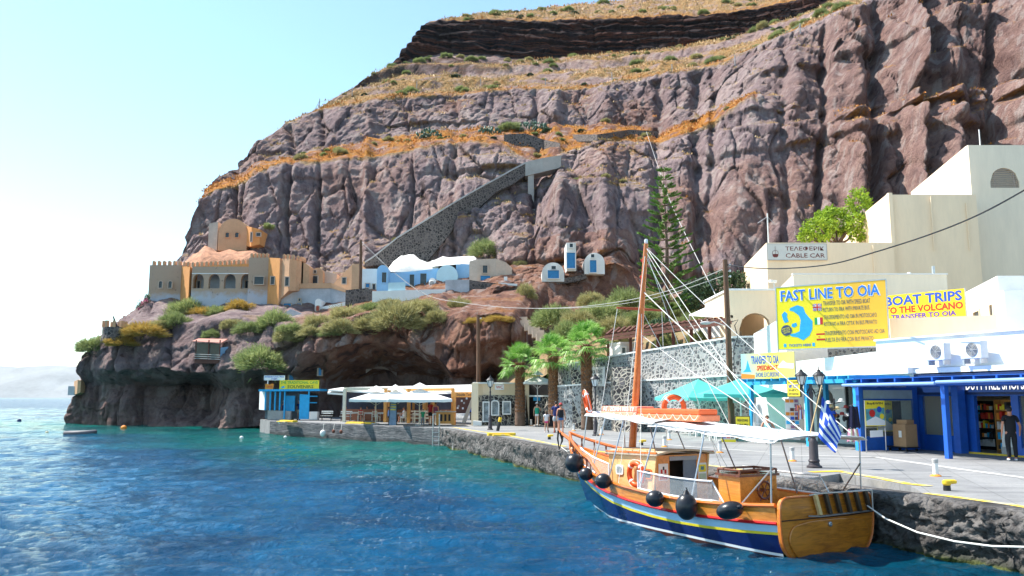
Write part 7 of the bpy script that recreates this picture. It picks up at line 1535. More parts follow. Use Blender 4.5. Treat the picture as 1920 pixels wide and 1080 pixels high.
h=House('dark_shop','dark open shopfront under a white parasol between the first two palms','shop',1010,797,62); h.walls([(986,62.4,717,738),(992,62.4,718,799)],4,CREAM); h.walls([(992,64,722,799),(1034,63,722,799)],.4,DARK,'interior_wall'); h.walls([(992,62.4,741,744),(1034,61.4,741,744)],.3,WHITE,'beam'); h.walls([(1012,62.2,744,797),(1036,61.2,744,797)],2,STW2,'stone_wall')
a=P(1000,745,61.9)-h.o; MB().box(a.x,a.x+.5,a.y-.1,a.y,a.z-.25,a.z+.0).build('blue_sign',CYAN,h.t); a=P(1034,752,58)-h.o; MB().box(a.x,a.x+.4,a.y-.05,a.y,a.z,a.z+.28).build('blue_sign',CYAN,h.t)
umbrella(X(1008,60.8,Q),'white vented parasol behind the first two palms, above the dark shopfront',CANV,1.15,Zp(716,60.8)-Q,Zp(704,60.8)-Q,R(10),True)
# white parasols of the tavern
for px,py0,py1,d_,hf,lab in ((704,748,733,64.5,1.95,'white vented parasol of the tavern, leftmost of three'),(740,748,731,63.8,1.8,'white vented parasol of the tavern, middle of three'),(786,748,728,61.5,2.25,'white vented parasol of the tavern, right and largest of three')):
    umbrella(X(px,d_,Q),lab,CANV,hf,Zp(py0,d_)-Q,Zp(py1,d_)-Q,R(8),True,'white tavern parasols',.2,CRW)
g=random.Random(2)
tabs=[(664,792,'next to the left timber post'),(690,793,'second from the left'),(717,793,'third from the left'),(745,794,'beside the blackboard'),(782,795,'under the largest parasol'),(654,787,'in the back row on the left'),(705,787,'in the back row'),(760,788,'in the back row by the timber post')]
for i,(px,py,wh_) in enumerate(tabs): table(G(px,py-3),R(g.uniform(-12,12)),WCH,'white tavern table '+wh_,'white tavern tables')
for i,(px,py,rz) in enumerate(((675,793,200),(702,793,190),(708,794,100),(732,794,95),(757,795,260),(770,795,90),(655,790,90),(676,788,0),(690,788,180),(800,796,180),(728,788,0),(745,788,170),(775,789,0),(795,790,180))): chair(G(px,py-2.5),R(rz),CRW,'cream slatted tavern chair at the white tables','cream tavern chairs')
# blackboard easel
o=thing('menu_board','folding blackboard menu easel in front of the tavern tables','menu board',G(737,797)); MB().slab([(-.3,-.3,0),(.3,-.3,0),(.25,.05,1.7),(-.25,.05,1.7)],(0,.03,0)).build('board',M('board_blue_grey',(.22,.30,.42),.6,.2,3),o); MB().tube([(-.3,-.32,0),(-.25,.03,1.7),(.25,.03,1.7),(.3,-.32,0)],.03,5).tube([(-.25,.35,0),(-.2,.08,1.6)],.025,5).build('frame',BLACK,o)
for i in range(3): MB().slab([(-.2,-.06+.05*i-.03,1.1+.2*i),(.2,-.06+.05*i-.03,1.1+.2*i),(.2,-.05+.05*i,1.17+.2*i),(-.2,-.05+.05*i,1.17+.2*i)],(0,-.02,0)).build('menu_strip',YELP,o)
# benches
def bench(px0,px1,py,lab):
    a,b=G(px0,py),G(px1,py); o=thing('park_bench',lab,'bench',a); o.rotation_euler=(0,0,math.atan2(b.y-a.y,b.x-a.x)); L=(b-a).length
    for k in range(4): MB().box(.05,L-.05,.05+.11*k,.13+.11*k,.43,.46).build('seat_slat',WHITE if k<2 else CRW,o)
    for k in range(2): MB().box(.05,L-.05,.5,.53,.62+.16*k,.72+.16*k).build('back_slat',WHITE,o)
    for x_ in (.15,L-.15): MB().tube([(x_,.0,0),(x_,.15,.25),(x_,.05,.42),(x_,.5,.42),(x_,.42,.2),(x_,.55,0)],.025,5).tube([(x_,.48,.42),(x_,.55,.9)],.025,5).tube([(x_,.05,.42),(x_,.02,.62),(x_,.45,.65)],.02,5).build('iron_end',BLACK,o)
bench(599,623,789.5,'white slatted bench with iron ends, left of the two facing the sea'); bench(635,659,790.5,'white slatted bench with iron ends, right of the two facing the sea')
# souvenir kiosk
h=House('souvenir_kiosk','bright blue souvenir kiosk with yellow roof sign at the far end of the quay','kiosk',530,786,75.5); D=75.5; KB=M('kiosk_blue',(.02,.38,.72),.5,.1,3)
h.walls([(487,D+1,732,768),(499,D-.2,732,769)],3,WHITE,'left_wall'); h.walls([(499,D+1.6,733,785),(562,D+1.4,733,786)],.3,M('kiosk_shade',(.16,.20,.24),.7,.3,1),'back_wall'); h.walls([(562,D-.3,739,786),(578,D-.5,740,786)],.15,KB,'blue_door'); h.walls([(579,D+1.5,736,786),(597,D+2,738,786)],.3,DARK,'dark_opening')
for px in (498,507,516,525,534): h.walls([(px-1.2,D-.3,733,786 if px>525 else 769),(px+1.2,D-.3,733,786 if px>525 else 769)],.15,KB,'post')
h.walls([(578,D-.5,732,786),(580.5,D-.5,732,786)],.15,KB,'post'); h.walls([(579,D-.45,742,744),(595,D,742,744)],.1,KB,'rail'); h.walls([(579,D-.45,754,756),(594,D,754,756)],.1,KB,'rail'); h.walls([(536,D+.4,742,771),(553,D+.4,742,771)],.2,KB,'shutter'); h.walls([(485,D-.5,730,734),(600,D-.6,729,733)],3,KB,'roof'); h.walls([(502,D-.1,769,787),(545,D-.1,771,787)],.5,M('rough_concrete',(.42,.40,.38),.9,.2,.8,.6,.05),'counter_base'); h.walls([(580,D-1.2,772,787),(595,D-1.0,772,787)],.8,WHITE,'white_block')
sg,w_=sign_at('kiosk_sign','yellow THE TRADITIONAL CAVE SOUVENIRS sign on the blue kiosk roof','sign',P(524,730,D-.4),P(598,729.5,D-.5)); hh=Zp(713,D)-Zp(730,D); MB().box(0,w_,-.03,.03,0,hh).build('panel',YELP,sg); T3(sg,'lettering','THE TRADITIONAL CAVE',w_*.02,w_*.97,hh*.60,hh*.90,GREEN,-.032,.015,.004); T3(sg,'lettering','SOUVENIRS',w_*.20,w_*.86,hh*.12,hh*.46,M('olive_lettering',(.12,.16,.04),.6,.05,3),-.032,.02,.004); poly(sg,'fish_mark',[(w_*.03,hh*.2),(w_*.09,hh*.12),(w_*.15,hh*.25),(w_*.1,hh*.38)],CYAN,-.031)
sg,w_=sign_at('press_sign','white INTERNATIONAL PRESS STAMPS sign on a pole above the kiosk','sign',P(495,713,D),P(534,713,D)); hh=Zp(704,D)-Zp(713,D); MB().box(0,w_,-.03,.03,0,hh).build('panel',WHL,sg); T3(sg,'lettering','INTERNATIONAL PRESS\nSTAMPS',w_*.04,w_*.96,hh*.1,hh*.9,BLUEL,-.032,.012,.004); MB().tube([(w_*.18,.05,-.9),(w_*.18,.05,.1)],.04,6).build('pole',WHITE,sg)
sg,w_=sign_at('ice_cream_sign','small wavy orange sign at the left of the kiosk roof','sign',P(497,730,D-.3),P(513,730,D-.3)); hh=.5; MB().slab([(0,0,0),(w_*.9,0,0),(w_,0,.45),(w_*.8,0,.52),(w_*.5,0,.42),(w_*.2,0,.5),(0,0,.46)],(0,.06,0)).build('panel',ORAP,sg); T3(sg,'lettering','OPEN',w_*.15,w_*.85,.12,.32,REDL,-.003,.01,.004)
# doors in the cave behind the kiosk
for x0,x1,yt,yb,d_,lab in ((598,603,676,704,82,'tall narrow bright blue door high in the cave wall'),(543,552,692,713,84,'dull blue arched door in the rock above the kiosk')):
    d_=hit((x0+x1)/2,yb).y-.6; h=House('cave_door',lab,'door',x0,yb,d_); h.walls([(x0,d_,yt,yb),(x1,d_,yt,yb)],.3,DOORB,'leaf'); h.walls([(x0-3,d_+.1,yt-2,yb+1),(x1+3,d_+.1,yt-2,yb+1)],.5,SAND,'surround')
# cave back wall whitewash and sail
o_=P(720,690,90); o=thing('hanging_sail_cloth','pale cloth slung under the cave ceiling','cloth',o_); V=[]
for j in range(5):
    for i in range(9): t=i/8; V.append(P(686+58*t,700-16*math.sin(math.pi*t)*(1-j/5)-2*j+6*t,86+j*.6)-o_)
MB().add(V,[(j*9+i,j*9+i+1,(j+1)*9+i+1,(j+1)*9+i) for j in range(4) for i in range(8)]).build('cloth',SAND,o)
# quay ladder, big round fenders, ropes at the far quay
o=thing('quay_ladder','steel ladder with tall handrails at the corner of the far quay','ladder',G(812,803.5)); 
for x_ in (0,.42): MB().tube([(x_,-.18,-1.4),(x_,-.18,.95),(x_,.15,.95),(x_,.15,0)],.03,6).build('rail',STEEL,o)
for i in range(5): MB().tube([(0,-.18,-.25-.27*i),(.42,-.18,-.25-.27*i)],.022,5).build('rung',STEEL,o)
o=thing('rope_loop','slack turquoise rope looped down the far quay wall','rope',G(523,790)); 
MB().tube([X(523+44*t,73-2*t,Q-.95*math.sin(math.pi*t)*1.0+.02)+Vector((0,-.35,0))-o.location for t in np.linspace(0,1,14)],.04,5).build('rope',M('turquoise_rope',(.20,.55,.50),.8,.1,9),o)
for px,py,r_,m_,lab,d_ in ((610,811,.24,WHITE,'white float hanging on the far quay wall',68),(630,812,.13,M('rust_ring',(.25,.08,.05),.8,.2,5),'left rusty ring fender on the far quay wall',67.5),(643,812.5,.13,MATS['rust_ring'],'right rusty ring fender on the far quay wall',67)):
    a=X(px,66,0); 
    t_=(px-507)/(826-507); e0,e1=G(507,789),G(826,803); q=None
    for k in range(200):
        w_=e0.lerp(e1,k/199)
        if q is None or abs(proj(Vector((w_.x,w_.y,.6)))[0]-px)<q[0]: q=(abs(proj(Vector((w_.x,w_.y,.6)))[0]-px),w_)
    w_=q[1]; o=thing('hanging_float',lab,'float',Vector((w_.x-.1,w_.y-.35,.62 if r_<.2 else .42))); MB().ell((0,0,0),(r_,r_*.8,r_*1.15),14,10).build('float',m_,o,smooth=2); MB().tube([(0,0,r_),(0,.25,Q-o.location.z)],.015,4).build('line',ROPEW,o)
# floats on the water and a half sunk dinghy
for px,py,r_,m_,lab in ((232,804,.30,ORAP,'orange mooring buoy floating off the headland'),(36,790,.28,NAVY,'dark blue mooring buoy floating far left'),(453,822,.16,WHITE,'white float nearest the quay corner'),(296,798,.13,WHITE,'tiny white float under the dark headland cliff'),(535,821,.14,WHITE,'small white float in front of the far quay wall'),(88,812,.15,M('pale_buoy',(.7,.6,.4),.6,.1,4),'small pale float near the dinghy')):
    o=thing('mooring_buoy',lab,'buoy',G(px,py,0.02)); MB().ell((0,0,r_*.35),(r_,r_*.9,r_*.85),14,10).build('float',m_,o,smooth=2); MB().tube([(0,0,r_),(0,0,r_*1.5)],.03,6).build('ring',STEEL,o)
o=thing('rubber_dinghy','small grey rubber dinghy floating off the headland','dinghy',G(149,815,0.05),R(8)); MB().tube([(-1.1,-.45,.12),(.7,-.5,.14),(1.25,0,.22),(.7,.5,.14),(-1.1,.45,.12)],[.2,.22,.2,.22,.2],10).build('tube',M('dinghy_grey',(.13,.12,.13),.6,.15,4),o,smooth=2); MB().box(-1,.7,-.4,.4,0,.06).build('floor',DARK,o); MB().box(-1.15,-1.05,-.35,.35,0,.32).build('stern_board',DARK,o)
# rocks at the quay end
for i,(px,py,rx,rz_,lab) in enumerate(((483,786,1.1,1.35,'tall pale squared rock at the left end of the far quay'),(405,797,1.5,.55,'low dark rock at the headland foot'),(432,795,1.6,.9,'broad grey rock between the dark rock and the quay end'),(462,797,1.0,.55,'small light rock just left of the quay end'),(447,781,1.0,.8,'brown rock behind the broad grey one'))):
    b=G(px,py+4,0); o=thing('shore_rock',lab,'rock',b); mb=MB(); mb.ell((0,0,rz_*.3),(rx,rx*.8,rz_),22,14); V=np.array(mb.v); V=V*(1+.28*fbm(V[:,0]*1.1+i*9,V[:,1]*1.1,V[:,2]*1.3,4,i))[:,None]; mb.v=[tuple(v) for v in V]; mb.build('stone',QST if i!=0 else M('pale_rock',(.42,.41,.38),.9,.3,1.5,.9,.08,world=True),o,smooth=2)
# ================================================================ SHOP GOODS
def SG(px,py): return G(px,py)
# standing posters
def frame_poster(loc,rz,lab,w_,h_,z0,legs=True,grp=None):
    o=thing('poster_stand',lab,'poster stand',loc,rz,grp); MB().box(0,w_,-.02,.02,z0,z0+h_).build('panel',YELP,o)
    T3(o,'lettering','Buy&WIN',w_*.1,w_*.9,z0+h_*.82,z0+h_*.93,BLKL,-.022,.02,.003)
    poly(o,'picture',[(0.02,z0+h_*.03),(w_-.02,z0+h_*.03),(w_-.02,z0+h_*.72),(.02,z0+h_*.66)],M('poster_teal',(.12,.40,.45),.6,.3,5),-.021); poly(o,'picture',[(0.02,z0+h_*.03),(w_-.02,z0+h_*.03),(w_-.02,z0+h_*.2),(w_*.5,z0+h_*.38),(.02,z0+h_*.2)],WHL,-.026)
    for cx,cz,r_,m_ in ((.33,.5,.15,REDL),(.7,.65,.12,BLUEL),(.82,.38,.11,YELP)): poly(o,'round_mark',disc(w_*cx,z0+h_*cz,w_*r_),m_,-.031)
    if legs:
        MB().tube([(0,.03,0),(0,0,z0+h_),(w_,0,z0+h_),(w_,.03,0)],.022,6).tube([(0,0,z0-.05),(w_,0,z0-.05)],.02,6).tube([(0,.0,.06),(w_,.0,.06)],.02,6).build('frame',STEEL,o)
        poly(o,'leaflet',[(w_*.2,z0-.42),(w_*.85,z0-.40),(w_*.85,z0-.15),(w_*.2,z0-.17)],WHL,-.0)
    return o
a,b=G(1626,849),G(1663,848); frame_poster(a,math.atan2((b-a).y,(b-a).x),'yellow topped poster in a steel frame standing before the deep blue pergola',(b-a).length,.95,.98)
frame_poster(SL(6.98,1.0,.0),SR+R(90),'yellow topped poster hanging behind the blue framed glass side wall',.75,1.2,.72,False); frame_poster(SL(12.4,3.6,.0),SR,'tall yellow topped poster standing inside the duty free window',.85,1.45,.55,False)
# cardboard on a trolley
a=G(1700,846); o=thing('hand_trolley','flat dark trolley on small wheels in front of the shop','trolley',a,SR); MB().box(-.7,.35,-.3,.3,.14,.18).build('deck',BLACK,o)
for x_ in (-.6,.25):
    for y_ in (-.24,.24): MB().tube([(x_,y_-.02,.06),(x_,y_+.02,.06)],.06,10).build('wheel',BLACK,o)
CARD=M('cardboard',(.42,.25,.13),.85,.1,2)
o=thing('cardboard_box','large brown cardboard box on the trolley','box',a+Vector((0,0,.18)),SR); MB().box(-.35,.3,-.28,.28,0,.85).build('box',CARD,o,bev=.01); MB().box(-.05,.1,-.285,-.281,.35,.6).build('label_sheet',WHITE,o)
o=thing('cardboard_box','small open cardboard box on top of the large one','box',a+Vector((0,0,1.035)),SR+.1); MB().box(-.22,.25,-.2,.2,0,.16).build('box',CARD,o,bev=.01)
# shelf units inside duty free
def shelf(x,y,lab,w_,h_,n,mat,seed,rz=0):
    o=thing('display_shelf',lab,'shelf',SL(x,y,.012),SR+rz); gg=random.Random(seed)
    MB().box(-w_/2,w_/2,.32,.35,0,h_).build('back_panel',mat,o)
    for sx_ in (-w_/2-.03,w_/2): MB().box(sx_,sx_+.03,0,.35,0,h_).build('side_panel',mat,o)
    for k in range(n):
        z=.12+k*(h_-.15)/n; s_=MB().box(-w_/2,w_/2,0,.32,z,z+.025).build('shelf',mat,o); gd=MB(); x_=-w_/2+.03; ms=[YELP,WHITE,REDL,CYAN,BLKL,ORAP]
        while x_<w_/2-.1:
            ww=gg.uniform(.06,.12); gd.mi=gg.randrange(6); gd.box(x_,x_+ww,.02,.24,z+.026,z+.026+gg.uniform(.12,(h_-.15)/n-.06)); x_+=ww+.015
        stuff(gd.build('goods',ms,s_))
    return o
shelf(9.35+.85,3.9,'orange wood shelf with small packets inside the duty free doorway',.8,1.95,5,OAK,3); shelf(7.9,5.0,'dark shelf of goods deep behind the left blue window',1.6,1.9,5,BLACK,5); shelf(12.9,5.6,'dark wall shelf of goods behind the duty free counter',3.4,2.0,6,GREY,8); shelf(11.4,4.6,'tall wire display of sunglasses inside the duty free shop',.5,1.9,8,BLACK,11)
o=thing('promotion_crate','white and red arrow patterned display box in the duty free doorway','display box',SL(10.85,3.3,.012),SR); MB().box(-.3,.45,0,.5,.28,1.1).build('box',WHITE,o); MB().box(-.33,.48,-.02,.52,0,.28).build('plinth',GREY,o)
for i in range(5): poly(o,'red_arrow',[(.12,.36+.15*i),(.44,.36+.15*i),(.44,.42+.15*i),(.28,.48+.15*i),(.12,.42+.15*i)],REDL,-.002)
o=thing('glass_counter','low glass counter with small bottles in the duty free window','counter',SL(12.4,3.4,.012),SR); MB().box(-.6,1.1,0,.6,0,.35).build('plinth',WHITE,o); MB().box(-.6,1.1,0,.6,.36,.95).build('glass_case',GLASS,o); gd=MB(); gg=random.Random(6)
for i in range(22): gd.box(-.5+.07*i,-.46+.07*i,.15,.25,.4,.4+gg.uniform(.1,.3))
stuff(gd.build('bottles',WHITE,o))
# gift shop goods: hats, clothes, rack
for i,(px,py,cm) in enumerate(((1553,757,WHITE),(1559,764,M('straw',(.62,.50,.28),.8,.15,9)),(1577,753,WHITE),(1570,768,MATS['straw']),(1586,765,M('red_cap',(.45,.06,.05),.7,.1,4)),(1563,776,BLUEL),(1579,778,MATS['red_cap']),(1590,780,WHITE),(1549,772,ORAP),(1556,786,MATS['straw']))):
    p=P(px,py,33.7); o=thing('sun_hat',('white','straw coloured','white','straw coloured','red','blue','red','white','orange','straw coloured')[i]+' sun hat on the crowded hat stand in the gift shop front','hat',p,0,'hats on the gift shop stand'); MB().lathe((0,0,0),[(.17,0),(.17,.01),(.09,.02),(.085,.09),(.05,.12),(0,.125)],14).build('crown',cm,o,smooth=True)
o=thing('hat_stand','dark branching stand crowded with hats, bags and trinkets','stand',X(1568,33.9,Q)); mb=MB().tube([(0,0,0),(0,0,2.0)],.04,6)
for k in range(7): a=k*.9; mb.tube([(0,0,.6+.2*k),(math.cos(a)*.4,math.sin(a)*.3,.68+.2*k)],.015,4)
mb.build('frame',BLACK,o); gg=random.Random(8)
for k in range(16): c=(gg.uniform(-.45,.45),gg.uniform(-.15,.2),gg.uniform(.25,1.5)); MB().ell(c,(gg.uniform(.07,.14),.07,gg.uniform(.08,.16)),8,5).build('bag',[DARK,BROWN,M('grey_cloth',(.2,.2,.24),.8,.2,5),ORAP,BLKL][k%5],o)
def cloth(lab,px,py0,py1,d_,w_,mats,seed=1,name='hanging_clothes'):
    a=P(px,py0,d_); o=thing(name,lab,'clothes',a); h_=a.z-P(px,py1,d_).z; n,m=14,10; V=[];f_=[];mm=[]
    for j in range(m+1):
        for i in range(n+1): t=i/n; V.append(((t-.5)*w_*(.8+.35*j/m),.05*math.sin(t*13+seed),-h_*j/m*(1+.05*math.sin(i*1.7+seed))))
    mb=MB(); mb.v=V
    for j in range(m):
        for i in range(n): mb.f.append((j*(n+1)+i,j*(n+1)+i+1,(j+1)*(n+1)+i+1,(j+1)*(n+1)+i)); mb.m.append((i//2)%len(mats))
    mb.build('cloth',mats,o,smooth=2); MB().tube([(-w_*.4,0,.02),(0,0,.09),(w_*.4,0,.02)],.01,4).build('hanger',STEEL,o)
NV=M('navy_cloth',(.01,.012,.045),.9,.1,4); PKC=M('pink_cloth',(.60,.25,.35),.9,.1,4); LGC=M('pale_green_cloth',(.55,.70,.45),.9,.1,4)
cloth('dark navy towel hanging at the corner post between the two pergolas',1601,762,803,32.0,.42,[NV]); cloth('pink and white striped scarves hanging below the navy towel',1600,804,828,32.1,.45,[PKC,WHITE,LGC],2); cloth('white scarf hung beside the lamp post at the gift shop',1514,760,818,35.4,.30,[WHITE,PKC],3); cloth('white cloth draped behind the left light blue post',1420,758,800,38.6,.45,[WHITE],4); cloth('blue towel with coloured stripes left of the double lamp post',1502,768,786,35.8,.35,[BLUEL,ORAP,WHITE],5); cloth('orange scarf beside the blue towel at the shop post',1497,760,770,35.9,.3,[ORAP,PKC],6)
o=thing('postcard_rack','tall rack of colourful postcards beside the shop entrance arch','rack',X(1488,37.2,Q),SR+.8); MB().box(-.3,.3,0,.06,.2,2.0).build('frame',WHITE,o); gg=random.Random(3)
for r_ in range(9):
    for c_ in range(3): MB().box(-.27+.19*c_,-.11+.19*c_,-.02,-.001,.3+.19*r_,.44+.19*r_).build('postcard',[CYAN,ORAP,BLUEL,WHITE,BROWN,M('dusk_print',(.30,.15,.25),.6,.3,6)][gg.randrange(6)],o)
# seating near the teal parasols
for i,(px,py,rz) in enumerate(((1342,826,40),(1332,822,200),(1426,830,0),(1300,818,90))): chair(G(px,py),R(rz),WCH if i!=2 else MATS['white_painted_wood'],('white slatted chair beside the newspaper rack','white slatted chair behind the newspaper rack','white chair next to the seated woman','white slatted chair farthest left under the teal parasol')[i],'white chairs under the teal parasols')
for i,(px,py) in enumerate(((1322,820),(1430,827))): table(G(px,py),R(15),WCH,('white table under the left teal parasol','white table beside the left light blue post')[i],'white tables under the teal parasols')
o=thing('newspaper_rack','low white rack of newspapers with a yellow base near the exchange board','rack',G(1366,829),R(-15)); MB().box(-.3,.3,0,.3,.12,.75).build('body',WHITE,o); MB().box(-.33,.33,-.03,.33,0,.12).build('base',YELP,o)
for r_ in range(4):
    for c_ in range(3): MB().box(-.27+.19*c_,-.12+.19*c_,-.02,-.001,.18+.14*r_,.27+.14*r_).build('paper',[BLUEL,REDL,BLKL][(r_+c_)%3],o)
# ================================================================ PEOPLE
def skinmesh(V,E,Rr,root,sub=1):
    me=bpy.data.meshes.new('tmp'); me.from_pydata([tuple(v) for v in V],E,[]); o=bpy.data.objects.new('tmp',me); COL.objects.link(o)
    m=o.modifiers.new('s','SKIN'); m.use_smooth_shade=True; sv=me.skin_vertices[0].data if me.skin_vertices else None
    if sv is None:
        bpy.context.view_layer.objects.active=o; me.attributes.new('x','FLOAT','POINT')
    for i,r in enumerate(Rr):
        sv[i].radius=r if hasattr(r,'__len__') else (r,r); sv[i].use_root=(i==root)
    s=o.modifiers.new('u','SUBSURF'); s.levels=sub; s.render_levels=sub
    dg=bpy.context.evaluated_depsgraph_get(); out=bpy.data.meshes.new_from_object(o.evaluated_get(dg)); bpy.data.objects.remove(o); return out
def ensure_skin():
    """a mesh only gains its skin layer through bmesh"""
    pass
def skin_from(V,E,Rr,root,sub=1):
    bm=bmesh.new(); L=bm.verts.layers.skin.verify(); vs=[bm.verts.new(v) for v in V]
    for i,v in enumerate(vs): v[L].radius=Rr[i] if hasattr(Rr[i],'__len__') else (Rr[i],Rr[i]); v[L].use_root=(i==root)
    for a,b in E: bm.edges.new((vs[a],vs[b]))
    me=bpy.data.meshes.new('tmp'); bm.to_mesh(me); bm.free(); o=bpy.data.objects.new('tmp',me); COL.objects.link(o)
    m=o.modifiers.new('s','SKIN'); m.use_smooth_shade=True; s=o.modifiers.new('u','SUBSURF'); s.levels=sub; s.render_levels=sub
    dg=bpy.context.evaluated_depsgraph_get(); out=bpy.data.meshes.new_from_object(o.evaluated_get(dg)); bpy.data.objects.remove(o); return out
SKIN=M('skin_tan',(.55,.30,.19),.55,.06,5,.05); SKIN2=M('skin_sunburnt',(.60,.27,.17),.55,.06,5,.05); HAIRD=M('hair_dark',(.025,.018,.015),.6,.2,20); HAIRB=M('hair_brown',(.11,.06,.03),.6,.2,20); HAIRF=M('hair_fair',(.42,.28,.13),.6,.2,20)
def cl(n,c): return M(n,c,.85,.08,6,.1)
def person(loc,rz,h,lab,top,bottom,hair,pose='stand',shorts=True,sleeve=True,hat=None,skin=SKIN,wide=1.0,armL=None,armR=None,shoe=None,grp=None,longhair=False,stride=.0):
    o=thing('person',lab,'person',loc,rz,grp); k=h/1.73
    sit=pose=='sit'
    zp=.50 if sit else .95*1; dz=zp-.95
    T_=[(0,0,.95),(0,.0,1.08),(0,.005,1.26),(0,.01,1.42),(0,.005,1.50),(0,-.005,1.575),(0,-.015,1.65),(0,.0,1.70)]
    Tr=[(.135*wide,.10*wide),(.125*wide,.095*wide),(.155*wide,.105*wide),(.09,.07),(.052,.052),(.068,.075),(.078,.092),(.055,.065)]
    V=[Vector(p)+Vector((0,0,dz)) for p in T_]; Rr=list(Tr); E=[(i,i+1) for i in range(7)]
    def chain(start,pts,rs):
        prev=start
        for p,r in zip(pts,rs): V.append(Vector(p)); Rr.append(r); E.append((prev,len(V)-1)); prev=len(V)-1
        return prev
    arms={}; legs={}
    for sd_,ov in ((1,armL),(-1,armR)):
        a=ov or [(.235,.03,1.15),(.25,-.04,.90)]
        sh=Vector((sd_*.175*wide,.01,1.41+dz)); el=Vector((sd_*a[0][0],a[0][1],a[0][2]+dz)); wr=Vector((sd_*a[1][0],a[1][1],a[1][2]+dz)); arms[sd_]=(sh,el,wr)
        d=(wr-el).normalized(); pl=wr+d*.07
        w_=chain(3,[sh,el,wr],[.058,.042,.027]); p_=chain(w_,[pl],[(.036,.018)])
        sx=Vector((0,1,0)) if abs(d.y)<.7 else Vector((1,0,0)); sx=(sx-d*sx.dot(d)).normalized()
        for q,ln in enumerate((.068,.078,.074,.058)): b=pl+sx*(.027-.018*q)+d*.02; chain(p_,[b,b+d*ln*.5,b+d*ln+sx.cross(d)*.012*sd_],[.0095,.0085,.007])
        b=wr+d*.03-sx*-.034; chain(w_,[b,b+d*.035+sx*.018,b+d*.06+sx*.022],[.012,.010,.008])
    for sd_ in (1,-1):
        hp_=Vector((sd_*.088*wide,0,.90+dz))
        if sit: kn=Vector((sd_*.12,-.42,.50)); an=Vector((sd_*.12,-.40,.09)); ft=Vector((sd_*.13,-.55,.04))
        else: st_=stride*sd_; kn=Vector((sd_*.10,-.02-st_*.10,.50)); an=Vector((sd_*.10,.03-st_*.28,.09+(.05 if st_<0 else 0))); ft=an+Vector((sd_*.01,-.14,-.05))
        legs[sd_]=(hp_,kn,an,ft); chain(0,[hp_,kn,kn.lerp(an,.35)+Vector((0,.02,0)),an,ft],[.088*wide,.058,.054,.036,.036])
    # nose
    V.append(V[6]+Vector((0,-.098,-.012))); Rr.append(.013); E.append((6,len(V)-1))
    V=[v*k for v in V]; Rs=[(r[0]*k,r[1]*k) if hasattr(r,'__len__') else r*k for r in Rr]
    me=skin_from(V,E,Rs,0,1); me.materials.clear(); me.materials.append(skin); b=link('body',me,o)
    hd=V[6]; hz=dz
    # eyes and mouth
    MB().ell((.032*k,hd.y-.083*k,hd.z+.008*k),.011*k,6,4).build('eye',BLKL,o); MB().ell((-.032*k,hd.y-.083*k,hd.z+.008*k),.011*k,6,4).build('eye',BLKL,o)
    MB().cb((0,hd.y-.085*k,hd.z-.045*k),(.04*k,.012*k,.009*k)).build('mouth',REDL,o)
    for sd_ in (1,-1): MB().ell((sd_*.083*k,hd.y+.01*k,hd.z-.005*k),(.014*k,.02*k,.032*k),6,5).build('ear',skin,o)
    # shirt
    v=[Vector((0,0,.84+dz)),Vector((0,0,1.06+dz)),Vector((0,.005,1.26+dz)),Vector((0,.01,1.44+dz))]; r=[(.200*wide,.165*wide),(.165*wide,.135*wide),(.188*wide,.138*wide),(.095,.085)]; e=[(0,1),(1,2),(2,3)]
    if sleeve:
        for sd_ in (1,-1): sh,el,wr=arms[sd_]; v+= [sh,sh.lerp(el,.62)]; r+= [.070,.060]; e+= [(3,len(v)-2),(len(v)-2,len(v)-1)]
    else:
        for sd_ in (1,-1): v+= [Vector((sd_*.11,.01,1.42+dz))]; r+= [.055]; e+= [(3,len(v)-1)]
    me=skin_from([a*k for a in v],e,[(a[0]*k,a[1]*k) if hasattr(a,'__len__') else a*k for a in r],0,1); me.materials.clear(); me.materials.append(top); link('shirt',me,o)
    v=[Vector((0,0,1.06+dz)),Vector((0,0,.88+dz))]; r=[(.165*wide,.13*wide),(.200*wide,.16*wide)]; e=[(0,1)]
    for sd_ in (1,-1):
        hp_,kn,an,ft=legs[sd_]; f_=.55 if shorts else 1
        if shorts: v+= [hp_,hp_.lerp(kn,.72 if shorts is True else .4)]; r+= [.118*wide,.105]; e+= [(1,len(v)-2),(len(v)-2,len(v)-1)]
        else: v+= [hp_,hp_.lerp(kn,.5),kn,kn.lerp(an,.35)+Vector((0,.02,0)),an]; r+= [.118*wide,.10,.082,.075,.066]; e+= [(1,len(v)-5)]+[(len(v)-q-1,len(v)-q) for q in (4,3,2,1)]
    me=skin_from([a*k for a in v],e,[(a[0]*k,a[1]*k) if hasattr(a,'__len__') else a*k for a in r],0,1); me.materials.clear(); me.materials.append(bottom); link('shorts' if shorts else 'trousers',me,o)
    hb_=MB(); hb_.ell((hd.x,hd.y+.022*k,hd.z+.022*k),(.088*k,.098*k,.095*k),14,8)
    if longhair: hb_.ell((hd.x,hd.y+.06*k,hd.z-.11*k),(.08*k,.045*k,.17*k),10,7)
    hb_.build('hair',hair,o,smooth=2)
    if hat: MB().lathe((hd.x,hd.y,hd.z+.035*k),[(.155*k,0),(.155*k,.008*k),(.10*k,.015*k),(.095*k,.075*k),(.05*k,.105*k),(.0,.11*k)],14).build('hat',hat,o,smooth=2)
    for sd_ in (1,-1):
        an,ft=legs[sd_][2]*k,legs[sd_][3]*k; MB().ell(((an.x+ft.x)/2,(an.y+ft.y)/2,ft.z),(.045*k,.12*k,.042*k),10,6).build('shoe',shoe or DARK,o,smooth=2)
    return o
